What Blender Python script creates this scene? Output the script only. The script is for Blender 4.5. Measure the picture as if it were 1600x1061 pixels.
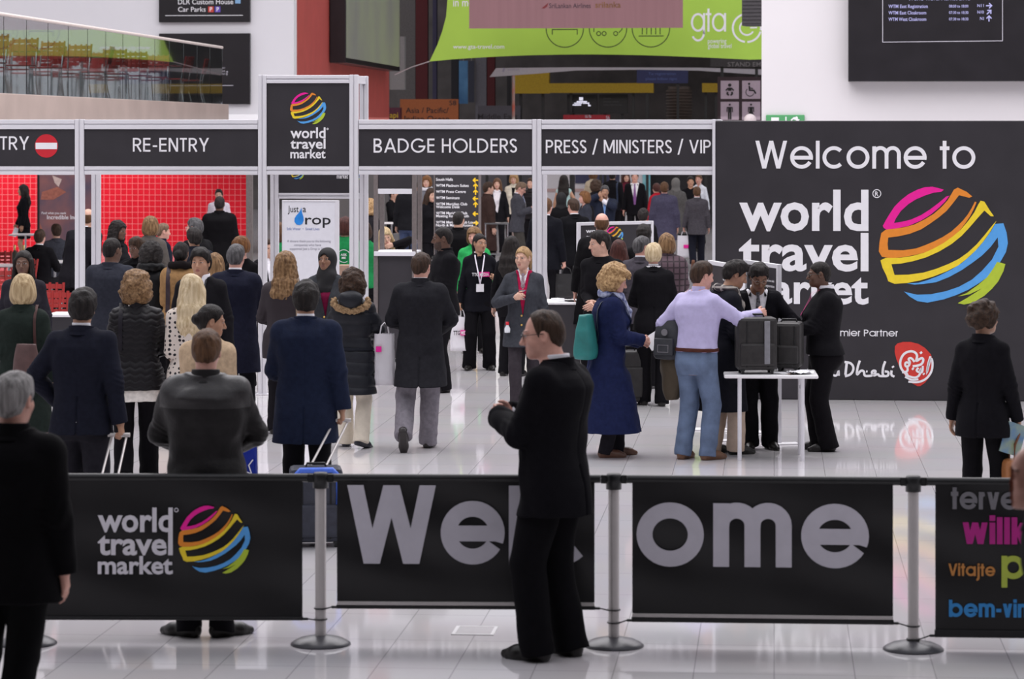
import bpy, bmesh, math, random
import numpy as np
from mathutils import Vector, Matrix
from mathutils.geometry import tessellate_polygon

for o in list(bpy.data.objects):
    bpy.data.objects.remove(o)
SC = bpy.context.scene
COL = SC.collection
PI = math.pi

# ------------------------------------------------------------------ camera, world, lights, exposure
FPX, EYE, HOR = 4500.0, 2.84, 205.0          # focal length in pixels, eye height (m), horizon row
cam_d = bpy.data.cameras.new('camera')
cam_d.sensor_fit = 'HORIZONTAL'; cam_d.sensor_width = 36.0
cam_d.lens = FPX / 1600 * 36.0
cam_d.shift_y = -(530.5 - HOR) / 1600.0
cam_d.clip_start = 0.5; cam_d.clip_end = 400
cam_d.dof.use_dof = True; cam_d.dof.focus_distance = 28.0; cam_d.dof.aperture_fstop = 5.0
cam = bpy.data.objects.new('camera', cam_d); COL.objects.link(cam)
cam.location = (0, 0, EYE); cam.rotation_euler = (PI / 2, 0, 0)
SC.camera = cam

world = bpy.data.worlds.new('daylight'); SC.world = world
world.use_nodes = True
wn = world.node_tree.nodes; wl = world.node_tree.links
bg = wn['Background']
tc = wn.new('ShaderNodeTexCoord'); sx = wn.new('ShaderNodeSeparateXYZ'); cr = wn.new('ShaderNodeValToRGB')
wl.new(tc.outputs['Generated'], sx.inputs[0]); wl.new(sx.outputs['Z'], cr.inputs[0]); wl.new(cr.outputs[0], bg.inputs['Color'])
cr.color_ramp.elements[0].position = 0.0; cr.color_ramp.elements[0].color = (.33, .315, .335, 1)
cr.color_ramp.elements[1].position = 0.75; cr.color_ramp.elements[1].color = (.93, .925, 1.0, 1)
bg.inputs['Strength'].default_value = 0.80

def area(name, loc, sx_, sy_, power, color=(1, 1, 1), rot=(0, 0, 0), spread=180):
    d = bpy.data.lights.new(name, 'AREA'); d.shape = 'RECTANGLE'; d.size = sx_; d.size_y = sy_
    d.energy = power; d.color = color; d.spread = math.radians(spread)
    o = bpy.data.objects.new(name, d); COL.objects.link(o); o.location = loc; o.rotation_euler = rot
    return o
area('skylight', (0, 36, 15), 26, 30, 5000, (1, .965, .985))
area('hall_fill', (3, 72, 3.22), 26, 22, 800, (1, .97, .95))  # added low lamp, unseen behind the gate headers, brightens only the lower hall
area('hall_fill', (-12, 67.0, 2.92), 9, 3.5, 270, (1, .97, .95))  # second fill lamp, under the cafe ceiling and out of view
SC.view_settings.view_transform = 'Standard'
SC.view_settings.look = 'None'
SC.view_settings.exposure = 0.36
SC.view_settings.gamma = 1.0
SC.view_settings.use_curve_mapping = False
try:
    SC.cycles.use_denoising = True
    SC.cycles.max_bounces = 7; SC.cycles.diffuse_bounces = 3; SC.cycles.glossy_bounces = 3
    SC.cycles.transmission_bounces = 6; SC.cycles.transparent_max_bounces = 8
    SC.cycles.caustics_reflective = False; SC.cycles.caustics_refractive = False
except Exception:
    pass

# ------------------------------------------------------------------ helpers
BA = math.radians(5.2)                       # the building is turned this far from the view axis
def gx(px, Y): return (px - 800) * Y / FPX
def gz(py, Y): return EYE + (HOR - py) * Y / FPX
def ground(px, py):
    Y = EYE * FPX / (py - HOR)
    return gx(px, Y), Y
class Plane:
    """A vertical plane through (0, Y0) turned by ang; its own axes are t (right), v (away), z (up)."""
    def __init__(s, Y0, ang=BA): s.Y0, s.a = Y0, ang
    def t(s, px):
        q = (px - 800) / FPX
        return q * s.Y0 / (math.cos(s.a) + q * math.sin(s.a))
    def Y(s, px): return s.Y0 - s.t(px) * math.sin(s.a)
    def z(s, px, py): return EYE + (HOR - py) * s.Y(px) / FPX
    def p(s, px, py): return s.t(px), s.z(px, py)
    def loc(s, t=0, v=0, z=0):
        return (t * math.cos(s.a) + v * math.sin(s.a), s.Y0 - t * math.sin(s.a) + v * math.cos(s.a), z)

def lin(c):
    if isinstance(c, str):
        c = [int(c[i:i + 2], 16) / 255 for i in (0, 2, 4)]
        return tuple(x / 12.92 if x <= .04045 else ((x + .055) / 1.055) ** 2.4 for x in c)
    return tuple(c)

MATS = {}
def mat(name, color, rough=.6, metal=0, noise=0, nscale=20, bump=0, bscale=120, spec=.5, stretch=(1, 1, 1),
        color2=None, emit=None, estr=1, trans=0, coat=0, sheen=0, alpha=1, ior=1.45):
    key = (name, str(color), rough, bump, noise, str(color2))
    if key in MATS: return MATS[key]
    m = bpy.data.materials.new(name); m.use_nodes = True
    nt = m.node_tree; b = nt.nodes['Principled BSDF']
    c = lin(color)
    b.inputs['Base Color'].default_value = (*c, 1)
    b.inputs['Roughness'].default_value = rough; b.inputs['Metallic'].default_value = metal
    b.inputs['Specular IOR Level'].default_value = spec
    b.inputs['IOR'].default_value = ior
    if coat: b.inputs['Coat Weight'].default_value = coat
    if sheen: b.inputs['Sheen Weight'].default_value = sheen; b.inputs['Sheen Roughness'].default_value = .5
    if trans: b.inputs['Transmission Weight'].default_value = trans
    if emit:
        b.inputs['Emission Color'].default_value = (*lin(emit), 1); b.inputs['Emission Strength'].default_value = estr
    if noise or bump or color2:
        t = nt.nodes.new('ShaderNodeTexCoord'); mp = nt.nodes.new('ShaderNodeMapping')
        mp.inputs['Scale'].default_value = stretch
        nt.links.new(t.outputs['Object'], mp.inputs['Vector'])
    if noise or color2:
        n = nt.nodes.new('ShaderNodeTexNoise'); n.inputs['Scale'].default_value = nscale; n.inputs['Detail'].default_value = 5
        nt.links.new(mp.outputs[0], n.inputs['Vector'])
        r = nt.nodes.new('ShaderNodeValToRGB')
        c2 = lin(color2) if color2 else tuple(min(1, x * (1 + noise)) for x in c)
        c1 = c if color2 else tuple(x * (1 - noise) for x in c)
        r.color_ramp.elements[0].position = .32; r.color_ramp.elements[0].color = (*c1, 1)
        r.color_ramp.elements[1].position = .68; r.color_ramp.elements[1].color = (*c2, 1)
        nt.links.new(n.outputs['Fac'], r.inputs[0]); nt.links.new(r.outputs[0], b.inputs['Base Color'])
    if bump:
        n2 = nt.nodes.new('ShaderNodeTexNoise'); n2.inputs['Scale'].default_value = bscale; n2.inputs['Detail'].default_value = 3
        nt.links.new(mp.outputs[0], n2.inputs['Vector'])
        bu = nt.nodes.new('ShaderNodeBump'); bu.inputs['Strength'].default_value = bump; bu.inputs['Distance'].default_value = .01
        nt.links.new(n2.outputs['Fac'], bu.inputs['Height']); nt.links.new(bu.outputs[0], b.inputs['Normal'])
    MATS[key] = m
    return m

def tag(o, label=None, cat=None, group=None, kind=None):
    if label: o['label'] = label
    if cat: o['category'] = cat
    if group: o['group'] = group
    if kind: o['kind'] = kind
    return o
def empty(name, loc=(0, 0, 0), rz=0, label=None, cat=None, group=None):
    o = bpy.data.objects.new(name, None); COL.objects.link(o)
    o.empty_display_size = .1; o.location = loc; o.rotation_euler = (0, 0, rz)
    return tag(o, label, cat, group)
def link_mesh(name, me, parent=None, label=None):
    o = bpy.data.objects.new(name, me); COL.objects.link(o)
    if parent: o.parent = parent
    if label: o['label'] = label
    return o
def copy_tree(o, parent=None):
    c = o.copy(); COL.objects.link(c)
    if parent: c.parent = parent
    for ch in list(o.children): copy_tree(ch, c)
    return c

class MB:
    """collects shapes into one mesh object"""
    def __init__(s): s.v, s.f, s.m, s.smooth = [], [], [], []
    def add(s, vs, fs, m=0, sm=False):
        b = len(s.v); s.v += [tuple(v) for v in vs]
        for f in fs: s.f.append([b + i for i in f]); s.m.append(m); s.smooth.append(sm)
        return s
    def box(s, x0, x1, y0, y1, z0, z1, m=0, bev=0):
        if bev:
            bm = bmesh.new()
            bmesh.ops.create_cube(bm, size=1)
            for v in bm.verts:
                v.co = ((x0 + x1) / 2 + v.co.x * (x1 - x0), (y0 + y1) / 2 + v.co.y * (y1 - y0), (z0 + z1) / 2 + v.co.z * (z1 - z0))
            bmesh.ops.bevel(bm, geom=bm.edges[:], offset=bev, segments=2, affect='EDGES', profile=.5)
            bm.verts.index_update()
            s.add([v.co[:] for v in bm.verts], [[v.index for v in f.verts] for f in bm.faces], m)
            bm.free(); return s
        v = [(x, y, z) for z in (z0, z1) for y in (y0, y1) for x in (x0, x1)]
        return s.add(v, [(0, 2, 3, 1), (4, 5, 7, 6), (0, 1, 5, 4), (2, 6, 7, 3), (0, 4, 6, 2), (1, 3, 7, 5)], m)
    def tube(s, pts, r, n=8, m=0, cap=True, r1=None):
        P = [Vector(p) for p in pts]; k = len(P); rings = []
        up = Vector((0, 0, 1))
        for i, p in enumerate(P):
            d = (P[min(i + 1, k - 1)] - P[max(i - 1, 0)]).normalized()
            a = d.cross(up)
            if a.length < .05: a = d.cross(Vector((0, 1, 0)))
            a.normalize(); b = a.cross(d).normalized()
            rr = r if r1 is None else r + (r1 - r) * i / (k - 1)
            rings.append([p + (a * math.cos(2 * PI * j / n) + b * math.sin(2 * PI * j / n)) * rr for j in range(n)])
        vs = [v for ring in rings for v in ring]
        fs = [(i * n + j, i * n + (j + 1) % n, (i + 1) * n + (j + 1) % n, (i + 1) * n + j) for i in range(k - 1) for j in range(n)]
        s.add(vs, fs, m, True)
        if cap: s.add(rings[0], [list(range(n))], m); s.add(rings[-1], [list(range(n))[::-1]], m)
        return s
    def lathe(s, prof, c=(0, 0, 0), n=28, m=0):
        vs = [(c[0] + r * math.cos(2 * PI * j / n), c[1] + r * math.sin(2 * PI * j / n), c[2] + z) for r, z in prof for j in range(n)]
        fs = [(i * n + j, i * n + (j + 1) % n, (i + 1) * n + (j + 1) % n, (i + 1) * n + j) for i in range(len(prof) - 1) for j in range(n)]
        return s.add(vs, fs, m, True)
    def poly(s, pts, y, depth=.003, m=0):
        """polygon in the x-z plane, standing at y, with thickness depth towards -y"""
        P = [Vector((x, 0, z)) for x, z in pts]
        if sum(P[i].x * P[(i + 1) % len(P)].z - P[(i + 1) % len(P)].x * P[i].z for i in range(len(P))) < 0: P = P[::-1]; pts = pts[::-1]
        n = len(P)
        tri = tessellate_polygon([[Vector((p.x, p.z, 0)) for p in P]])
        vs = [(x, y - depth, z) for x, z in pts] + [(x, y, z) for x, z in pts]
        fs = []
        for a, b, c in tri:
            A, B, C = P[a], P[b], P[c]
            if (B.x - A.x) * (C.z - A.z) - (C.x - A.x) * (B.z - A.z) < 0: b, c = c, b
            fs.append((a, b, c))
        fs += [(i, n + i, n + (i + 1) % n, (i + 1) % n) for i in range(n)]
        return s.add(vs, fs, m)
    def strip(s, pts, w, y, depth=.003, m=0, closed=False, w1=None):
        """polyline of width w in the x-z plane with mitred joins"""
        P = [Vector((x, z)) for x, z in pts]; n = len(P); L, R = [], []
        for i in range(n):
            a = P[i - 1] if (i > 0 or closed) else None
            b = P[(i + 1) % n] if (i < n - 1 or closed) else None
            d1 = (P[i] - a).normalized() if a is not None and (P[i] - a).length > 1e-9 else None
            d2 = (b - P[i]).normalized() if b is not None and (b - P[i]).length > 1e-9 else None
            if d1 is None: d1 = d2
            if d2 is None: d2 = d1
            t = (d1 + d2)
            t = t.normalized() if t.length > 1e-6 else d1
            nn = Vector((-t.y, t.x)); cs = max(.35, nn.dot(Vector((-d1.y, d1.x))))
            ww = (w if w1 is None else w + (w1 - w) * i / (n - 1)) / 2 / cs
            L.append(P[i] + nn * ww); R.append(P[i] - nn * ww)
        vs = [(p.x, y - depth, p.y) for p in L] + [(p.x, y - depth, p.y) for p in R]
        k = n if closed else n - 1
        fs = [(i, n + i, n + (i + 1) % n, (i + 1) % n) for i in range(k)]
        vs += [(p.x, y, p.y) for p in L] + [(p.x, y, p.y) for p in R]
        fs += [(i, (i + 1) % n, 2 * n + (i + 1) % n, 2 * n + i) for i in range(k)]
        fs += [(n + (i + 1) % n, n + i, 3 * n + i, 3 * n + (i + 1) % n) for i in range(k)]
        if not closed: fs += [(n, 0, 2 * n, 3 * n), (n - 1, 2 * n - 1, 4 * n - 1, 3 * n - 1)]
        return s.add(vs, fs, m)
    def build(s, name, mats, parent=None, label=None):
        me = bpy.data.meshes.new(name)
        me.from_pydata(s.v, [], s.f); me.update()
        for mm in (mats if isinstance(mats, (list, tuple)) else [mats]): me.materials.append(mm)
        me.polygons.foreach_set('material_index', s.m); me.polygons.foreach_set('use_smooth', s.smooth)
        return link_mesh(name, me, parent, label)

def arc(cx, cz, r, a0, a1, n=14, rz=None):
    rz = r if rz is None else rz
    return [(cx + r * math.cos(math.radians(a0 + (a1 - a0) * i / n)), cz + rz * math.sin(math.radians(a0 + (a1 - a0) * i / n))) for i in range(n + 1)]

# geometric sans letters drawn as strokes: cap height 1, x height .74, stroke w; returns (strokes, advance)
def glyph(c, w):
    h = w / 2; X = .80; R = X / 2 + .005
    def bowl(cx): return ('c', arc(cx, X / 2, R - h, 0, 360, 36)[:-1])
    S = []
    D = lambda x0, z0, x1, z1: ('d', [(x0, z0), (x1, z1)])
    g = h * 1.12                                 # half the level-cut width of a slanting stroke
    if c == 'A': return [D(g, 0, .42, 1), D(.84 - g, 0, .42, 1), [(.2, .30), (.64, .30)]], .84
    if c == 'B': return [[(h, 0), (h, 1)], [(h, 1 - h), (.30, 1 - h)] + arc(.30, .745, .255 - h, 90, -90, 10) + [(h, .49)], [(h, .49), (.34, .49)] + arc(.34, .2525, .2525 - h + .0, 90, -90, 10) + [(h, h)]], .62
    if c == 'D': return [[(h, 0), (h, 1)], [(h, 1 - h), (.26, 1 - h)] + arc(.26, .5, .5 - h, 90, -90, 18) + [(h, h)]], .80
    if c == 'E': return [[(h, 0), (h, 1)], [(h, 1 - h), (.5, 1 - h)], [(h, .52), (.48, .52)], [(h, h), (.5, h)]], .52
    if c == 'G': return [arc(.5, .5, .5 - h + .01, 42, 345, 26) + [(1.0 - h, .44), (.52, .44)]], 1.02
    if c == 'H': return [[(h, 0), (h, 1)], [(.62 - h, 0), (.62 - h, 1)], [(h, .52), (.62 - h, .52)]], .64
    if c in 'Il': return [[(h, 0), (h, 1)]], w
    if c == 'L': return [[(h, 1), (h, h), (.42, h)]], .43
    if c == 'M': return [[(h, 0), (h, 1)], D(h * 1.3, 1, .42, .12), D(.84 - h * 1.3, 1, .42, .12), [(.84 - h, 0), (.84 - h, 1)]], .84
    if c == 'N': return [[(h, 0), (h, 1)], D(h * 1.2, 1, .64 - h * 1.2, 0), [(.64 - h, 0), (.64 - h, 1)]], .64
    if c == 'O': return [('c', arc(.52, .5, .52 - h, 0, 360, 36, .51 - h)[:-1])], 1.04
    if c == 'P': return [[(h, 0), (h, 1)], [(h, 1 - h), (.28, 1 - h)] + arc(.28, .71, .29 - h, 90, -90, 10) + [(h, .42 + h)]], .58
    if c == 'R': return [[(h, 0), (h, 1)], [(h, 1 - h), (.28, 1 - h)] + arc(.28, .71, .29 - h, 90, -90, 10) + [(h, .42 + h)], [(.27, .42 + h), (.54, 0)]], .58
    if c == 'S': return [arc(.25, .745, .255 - h, 20, 250, 12) + arc(.25, .255, .255 - h, 90, -160, 14)], .50
    if c == 'T': return [[(.24, 0), (.24, 1)], [(0, 1 - h), (.48, 1 - h)]], .48
    if c == 'V': return [D(g, 1, .37, 0), D(.74 - g, 1, .37, 0)], .74
    if c == 'W': return [D(g, 1, .32, 0), D(.57, 1, .32, 0), D(.57, 1, .82, 0), D(1.14 - g, 1, .82, 0)], 1.14
    if c == 'Y': return [D(g, 1, .34, .40), D(.68 - g, 1, .34, .40), [(.34, .48), (.34, 0)]], .68
    if c == '/': return [D(.02, -.1, .34, 1.08)], .36
    if c == '-': return [[(.02, .40), (.32, .40)]], .34
    if c == '.': return [[(h, 0), (h, w)]], w
    if c == ' ': return [], .26
    if c == 'o': return [bowl(R)], 2 * R
    if c == 'e':
        q = math.degrees(math.asin(min(.8, (h + .01) / (R - h))))
        return [[(w * .7, X / 2 - .01), (2 * R - h * 1.2, X / 2 - .01)], arc(R, X / 2, R - h, -q, 360 - q - (9 if w > .16 else 16), 34)], 2 * R
    if c == 'c': return [arc(R, X / 2, R - h, 45, 315, 26)], 2 * R - .06
    if c == 'a': return [bowl(R), [(2 * R - h, 0), (2 * R - h, X)]], 2 * R
    if c == 'b': return [bowl(R), [(h, 0), (h, 1)]], 2 * R
    if c == 'd': return [bowl(R), [(2 * R - h, 0), (2 * R - h, 1)]], 2 * R
    if c == 'p': return [bowl(R), [(h, -.30), (h, X)]], 2 * R
    if c == 'g': return [bowl(R), [(2 * R - h, X), (2 * R - h, -.05)] + arc(R, -.02, R - h, 0, -150, 14)], 2 * R
    if c == 'm': return [[(h, 0), (h, X)], [(h, X * .62)] + arc(.285, X - .285 + .01, .285 - h, 165, 0, 12) + [(.57 - h, 0)], [(.57 - h, X * .6)] + arc(.57 - w + .285, X - .285 + .01, .285 - h, 165, 0, 12) + [(1.14 - w - h, 0)]], 1.14 - w
    if c == 'n': return [[(h, 0), (h, X)], [(h, X * .62)] + arc(.285, X - .285 + .01, .285 - h, 165, 0, 12) + [(.57 - h, 0)]], .57
    if c == 'u': return [[(h, X), (h, .285)] + arc(.285, .285 - .005, .285 - h, 180, 360, 12)[1:], [(.57 - h, X), (.57 - h, 0)]], .57
    if c == 'r': return [[(h, 0), (h, X)], [(h, X * .55)] + arc(.285, X - .285, .285 - h, 170, 95, 8)], .32
    if c == 't': return [[(.17, 0), (.17, 1)], [(0, X - h), (.34, X - h)]], .34
    if c == 'i': return [[(h, 0), (h, X)], [(h, .86), (h, .86 + w)]], w
    if c == 'j': return [[(.08 + h, X), (.08 + h, -.12)] + arc(-.04, -.12, .12 + h, 0, -80, 6), [(.08 + h, .86), (.08 + h, .86 + w)]], .08 + w
    if c == 'k': return [[(h, 0), (h, 1)], D(.44, X, h * 1.4, .26), D(w + .05, .48, .5 - h * .6, 0)], .5
    if c == 'v': return [D(g, X, .28, 0), D(.56 - g, X, .28, 0)], .56
    if c == 'w': return [D(g, X, .27, 0), D(.47, X, .27, 0), D(.47, X, .67, 0), D(.94 - g, X, .67, 0)], .94
    return [], .3
def strokes(mb, text, x, z, size, w, y, m=0, gap=.10, width=None, depth=.003):
    """letters starting at x on baseline z; width, if given, fits the whole word to it"""
    adv, xs = 0, []
    for c in text:
        xs.append(adv); adv += glyph(c, w)[1] + gap
    adv -= gap
    kx = size if width is None else width / adv
    k = 0
    for c, x0 in zip(text, xs):
        for st in glyph(c, w)[0]:
            cl = isinstance(st, tuple)
            k += 1
            if cl and st[0] == 'd':
                (a0, b0), (a1, b1) = st[1]
                hw = w / 2 * math.hypot(a1 - a0, b1 - b0) / abs(b1 - b0)
                mb.poly([(x + (x0 + a) * kx, z + b * size) for a, b in ((a0 - hw, b0), (a0 + hw, b0), (a1 + hw, b1), (a1 - hw, b1))], y - .0002 * (k % 3), depth, m)
                continue
            mb.strip([(x + (x0 + a) * kx, z + b * size) for a, b in (st[1] if cl else st)], w * size, y - .0002 * (k % 3), depth, m, cl)
    return mb

def font_mesh(text, size, bold=0, squeeze=1, align='LEFT', shear=0, spacing=1):
    """text in Blender's own font as flat vertices (x, z) and faces"""
    c = bpy.data.curves.new('t', 'FONT'); c.body = text; c.size = size; c.offset = bold * size; c.align_x = align
    c.shear = shear; c.space_character = spacing; c.resolution_u = 3; c.fill_mode = 'FRONT'
    o = bpy.data.objects.new('t', c); COL.objects.link(o)
    bpy.context.view_layer.update()
    me = bpy.data.meshes.new_from_object(o.evaluated_get(bpy.context.evaluated_depsgraph_get()))
    v = [(p.co.x * squeeze, p.co.y) for p in me.vertices]; f = [tuple(p.vertices) for p in me.polygons]
    bpy.data.objects.remove(o); bpy.data.curves.remove(c); bpy.data.meshes.remove(me)
    return v, f
def letters(mb, text, x, z, size, y, m=0, bold=0, width=None, align='LEFT', shear=0, spacing=1, h=None):
    """flat lettering at y, baseline z; width fits its length, h its cap height"""
    v, f = font_mesh(text, size, bold, 1, 'LEFT', shear, spacing)
    if not v: return mb
    x0, x1 = min(a for a, b in v), max(a for a, b in v)
    kx = 1 if width is None else width / (x1 - x0)
    kz = 1 if h is None else h / max(b for a, b in v)
    W = (x1 - x0) * kx
    off = x - (W / 2 if align == 'CENTER' else W if align == 'RIGHT' else 0)
    return mb.add([(off + (a - x0) * kx, y, z + b * kz) for a, b in v], f, m)
# ------------------------------------------------------------------ materials of the place
def floor_material():
    m = bpy.data.materials.new('polished_tile'); m.use_nodes = True; nt = m.node_tree; L = nt.links
    b = nt.nodes['Principled BSDF']
    t = nt.nodes.new('ShaderNodeTexCoord'); mp = nt.nodes.new('ShaderNodeMapping'); mp.inputs['Rotation'].default_value = (0, 0, BA)
    L.new(t.outputs['Object'], mp.inputs['Vector'])
    br = nt.nodes.new('ShaderNodeTexBrick'); br.offset = 0; br.squash = 1
    for k, v in (('Color1', (.64, .615, .63, 1)), ('Color2', (.61, .585, .60, 1)), ('Mortar', (.36, .345, .355, 1))): br.inputs[k].default_value = v
    br.inputs['Scale'].default_value = 1; br.inputs['Mortar Size'].default_value = .003
    br.inputs['Brick Width'].default_value = .42; br.inputs['Row Height'].default_value = .84
    L.new(mp.outputs[0], br.inputs['Vector'])
    n = nt.nodes.new('ShaderNodeTexNoise'); n.inputs['Scale'].default_value = 1.2; n.inputs['Detail'].default_value = 4
    L.new(mp.outputs[0], n.inputs['Vector'])
    mx = nt.nodes.new('ShaderNodeMix'); mx.data_type = 'RGBA'; mx.blend_type = 'MULTIPLY'; mx.inputs[0].default_value = .10
    L.new(br.outputs['Color'], mx.inputs[6]); L.new(n.outputs['Color'], mx.inputs[7]); L.new(mx.outputs[2], b.inputs['Base Color'])
    rr = nt.nodes.new('ShaderNodeMapRange'); rr.inputs['To Min'].default_value = .035; rr.inputs['To Max'].default_value = .085
    L.new(n.outputs['Fac'], rr.inputs['Value']); L.new(rr.outputs[0], b.inputs['Roughness'])
    bu = nt.nodes.new('ShaderNodeBump'); bu.inputs['Strength'].default_value = .12; bu.inputs['Distance'].default_value = .004
    L.new(br.outputs['Fac'], bu.inputs['Height']); bu.invert = True
    L.new(bu.outputs[0], b.inputs['Normal'])
    return m
def grid_material():
    m = bpy.data.materials.new('red_tile_grid'); m.use_nodes = True; nt = m.node_tree; L = nt.links
    b = nt.nodes['Principled BSDF']; b.inputs['Roughness'].default_value = .55; b.inputs['Specular IOR Level'].default_value = .25
    t = nt.nodes.new('ShaderNodeTexCoord'); mp = nt.nodes.new('ShaderNodeMapping'); mp.inputs['Rotation'].default_value = (PI / 2, 0, 0)
    L.new(t.outputs['Object'], mp.inputs['Vector'])
    br = nt.nodes.new('ShaderNodeTexBrick'); br.offset = 0
    for k, v in (('Color1', (.70, .006, .024, 1)), ('Color2', (.64, .005, .020, 1)), ('Mortar', (.80, .22, .23, 1))): br.inputs[k].default_value = v
    br.inputs['Scale'].default_value = 1; br.inputs['Mortar Size'].default_value = .0055
    br.inputs['Brick Width'].default_value = .135; br.inputs['Row Height'].default_value = .135
    L.new(mp.outputs[0], br.inputs['Vector']); L.new(br.outputs['Color'], b.inputs['Base Color'])
    return m
M_FLOOR = floor_material()
M_WHITE = mat('white_plaster', (.80, .79, .82), .8, noise=.02, nscale=.6, bump=.02)
M_RED = mat('red_plaster', (.54, .100, .085), .45, noise=.06, nscale=2)
M_DARK = mat('hall_soffit', (.045, .042, .042), .85, noise=.2, nscale=2)
M_VINYL = mat('charcoal_vinyl', (.030, .027, .032), .42, noise=.10, nscale=3, bump=.03, bscale=6)
M_BANNER = mat('black_banner_vinyl', (.0090, .0085, .0095), .34, noise=.15, nscale=4, bump=.10, bscale=5)
M_ALU = mat('satin_aluminium', (.74, .73, .77), .42, metal=.15, noise=.015, nscale=6)
M_STEEL = mat('satin_steel', (.54, .51, .50), .34, metal=.45, noise=.03, nscale=20)
M_CHROME = mat('polished_steel', (.62, .62, .64), .16, metal=1, noise=.04, nscale=30)
M_BLACKP = mat('black_plastic', (.012, .012, .013), .38, noise=.2, nscale=30)
M_BASE = mat('dark_grey_cast_base', (.050, .050, .058), .36, noise=.15, nscale=20)
M_LETTER = mat('white_letter', (.84, .83, .86), .5, noise=.02, nscale=10)
M_GREYLET = mat('pale_grey_letter', (.52, .50, .56), .5, noise=.04, nscale=10)
M_GLOBE = [mat('magenta_print', 'ec1398', .5, noise=.04), mat('orange_print', 'e68a2b', .5, noise=.04),
           mat('yellow_print', 'efd32c', .5, noise=.04), mat('blue_print', '55a3e6', .5, noise=.04), mat('green_print', 'b4c936', .5, noise=.04)]
M_SCREEN = mat('dark_screen', (.014, .012, .015), .30, noise=.15, nscale=3)
M_TAN = mat('beige_cladding', (.50, .40, .36), .30, noise=.10, nscale=1.3)

def struct(name, mb, m, loc=(0, 0, 0), rz=0, label=None):
    o = mb.build(name, m); o.location = loc; o.rotation_euler = (0, 0, rz); o['kind'] = 'structure'
    if label: o['label'] = label; o['category'] = 'structure'
    return o

# ------------------------------------------------------------------ the shell
struct('floor', MB().box(-45, 45, -8, 118, -.2, 0), M_FLOOR)
PW = Plane(63.0)                              # white wall with the signs, above the opening to the cafe
PR = Plane(45.0)                              # right-hand white wall
PC = Plane(66.5)                              # red grid wall of the cafe
xa = PW.t(459)
struct('wall_left', MB().box(-24, xa, 0, .4, 2.86, 16), M_WHITE, PW.loc(), -BA)
sa = PW.loc(xa); d = (math.sin(BA), math.cos(BA))
def along(px):                                # distance v along the red side wall at a pixel column
    q = (px - 800) / FPX
    return (q * sa[1] - sa[0]) / (d[0] - q * d[1])
VE = along(608)
struct('wall_side', MB().box(xa - .35, xa, .4, VE, 2.75, 16), M_RED, PW.loc(), -BA)
struct('wall_right', MB().box(PR.t(1190), 24, 0, .5, 0, 16), mat('warm_white_plaster', (.69, .665, .68), .8, noise=.02, nscale=.6, bump=.02), PR.loc(), -BA)
struct('wall_back', MB().box(-30, 30, 0, .3, 0, 14), mat('hall_back_wall', (.10, .09, .085), .8, noise=.3, nscale=1), Plane(104).loc(), -BA)
struct('wall_cafe', MB().box(-24, PC.t(389), 0, .3, 0, 2.85), grid_material(), PC.loc(), -BA)
struct('ceiling', MB().box(-24, xa - .36, .41, 6.9, 2.95, 3.1), M_DARK, PW.loc(), -BA)
struct('ceiling_hall', MB().box(xa + .02, 26, VE + 1, 42, 9.0, 9.3), M_DARK, PW.loc(), -BA)
# unseen slab and dark rear wall, added to keep daylight off the foreground
struct('ceiling_shade_slab', MB().box(-30, 30, -8, 10.8, 4.6, 5.0), mat('shade_slab_soffit', (.30, .29, .29), .8, noise=.1))
struct('wall_rear', MB().box(-30, 30, -8.2, -8, 0, 5), mat('rear_wall', (.16, .155, .16), .8, noise=.1))
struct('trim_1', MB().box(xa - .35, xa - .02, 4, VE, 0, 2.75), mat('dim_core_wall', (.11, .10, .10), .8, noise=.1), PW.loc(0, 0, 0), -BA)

# ------------------------------------------------------------------ logo shapes
GLOBE = [
 (0, "580 82 540 70 490 58 430 62 370 82 300 118 240 165 190 215 150 275 120 325 97 368 105 385 125 397 200 388 300 368 400 325 480 275 540 225 590 175 625 128 600 135 540 185 470 238 400 282 320 318 250 335 185 345 200 310 240 250 300 195 360 158 430 128 500 105 560 98"),
 (1, "805 135 760 98 690 65 660 80 640 115 610 165 560 220 500 272 430 315 350 355 270 378 190 390 120 398 85 425 70 500 65 570 90 612 150 622 230 618 310 605 400 585 480 560 560 520 640 470 700 410 750 345 790 285 820 225 838 180 825 175 800 225 770 275 730 325 690 365 640 410 570 455 500 490 430 520 360 545 260 560 140 558 135 510 140 460 220 450 310 430 400 395 470 350 540 300 600 250 650 190 700 125 780 145"),
 (2, "975 290 940 240 900 175 870 168 850 200 820 260 770 330 710 400 650 450 580 500 500 545 420 580 330 605 230 620 120 620 78 640 95 700 125 760 140 805 190 825 290 818 400 795 500 765 600 725 690 680 760 625 830 560 890 490 940 420 985 345 995 325 960 365 900 440 840 510 770 575 700 625 620 665 520 705 420 735 300 752 190 755 165 670 240 665 340 645 440 615 540 570 640 510 720 445 790 370 850 300 900 245 950 290"),
 (3, "285 822 380 815 450 795 540 760 640 710 720 660 790 600 850 540 900 480 950 410 985 350 1050 345 1075 420 1085 500 1070 570 1030 640 990 700 940 755 860 815 770 870 680 910 580 945 450 972 370 960 310 925 265 885 300 895 370 910 480 905 600 880 700 845 800 790 880 720 960 630 1010 530 1005 455 950 530 880 600 800 660 720 715 620 770 520 810 420 825 350 830"),
 (4, "1000 648 1065 665 1050 720 1010 800 960 860 900 915 810 970 740 985 690 975 760 935 880 858 780 905 690 922 760 895 850 830 920 770 970 700")]
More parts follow.
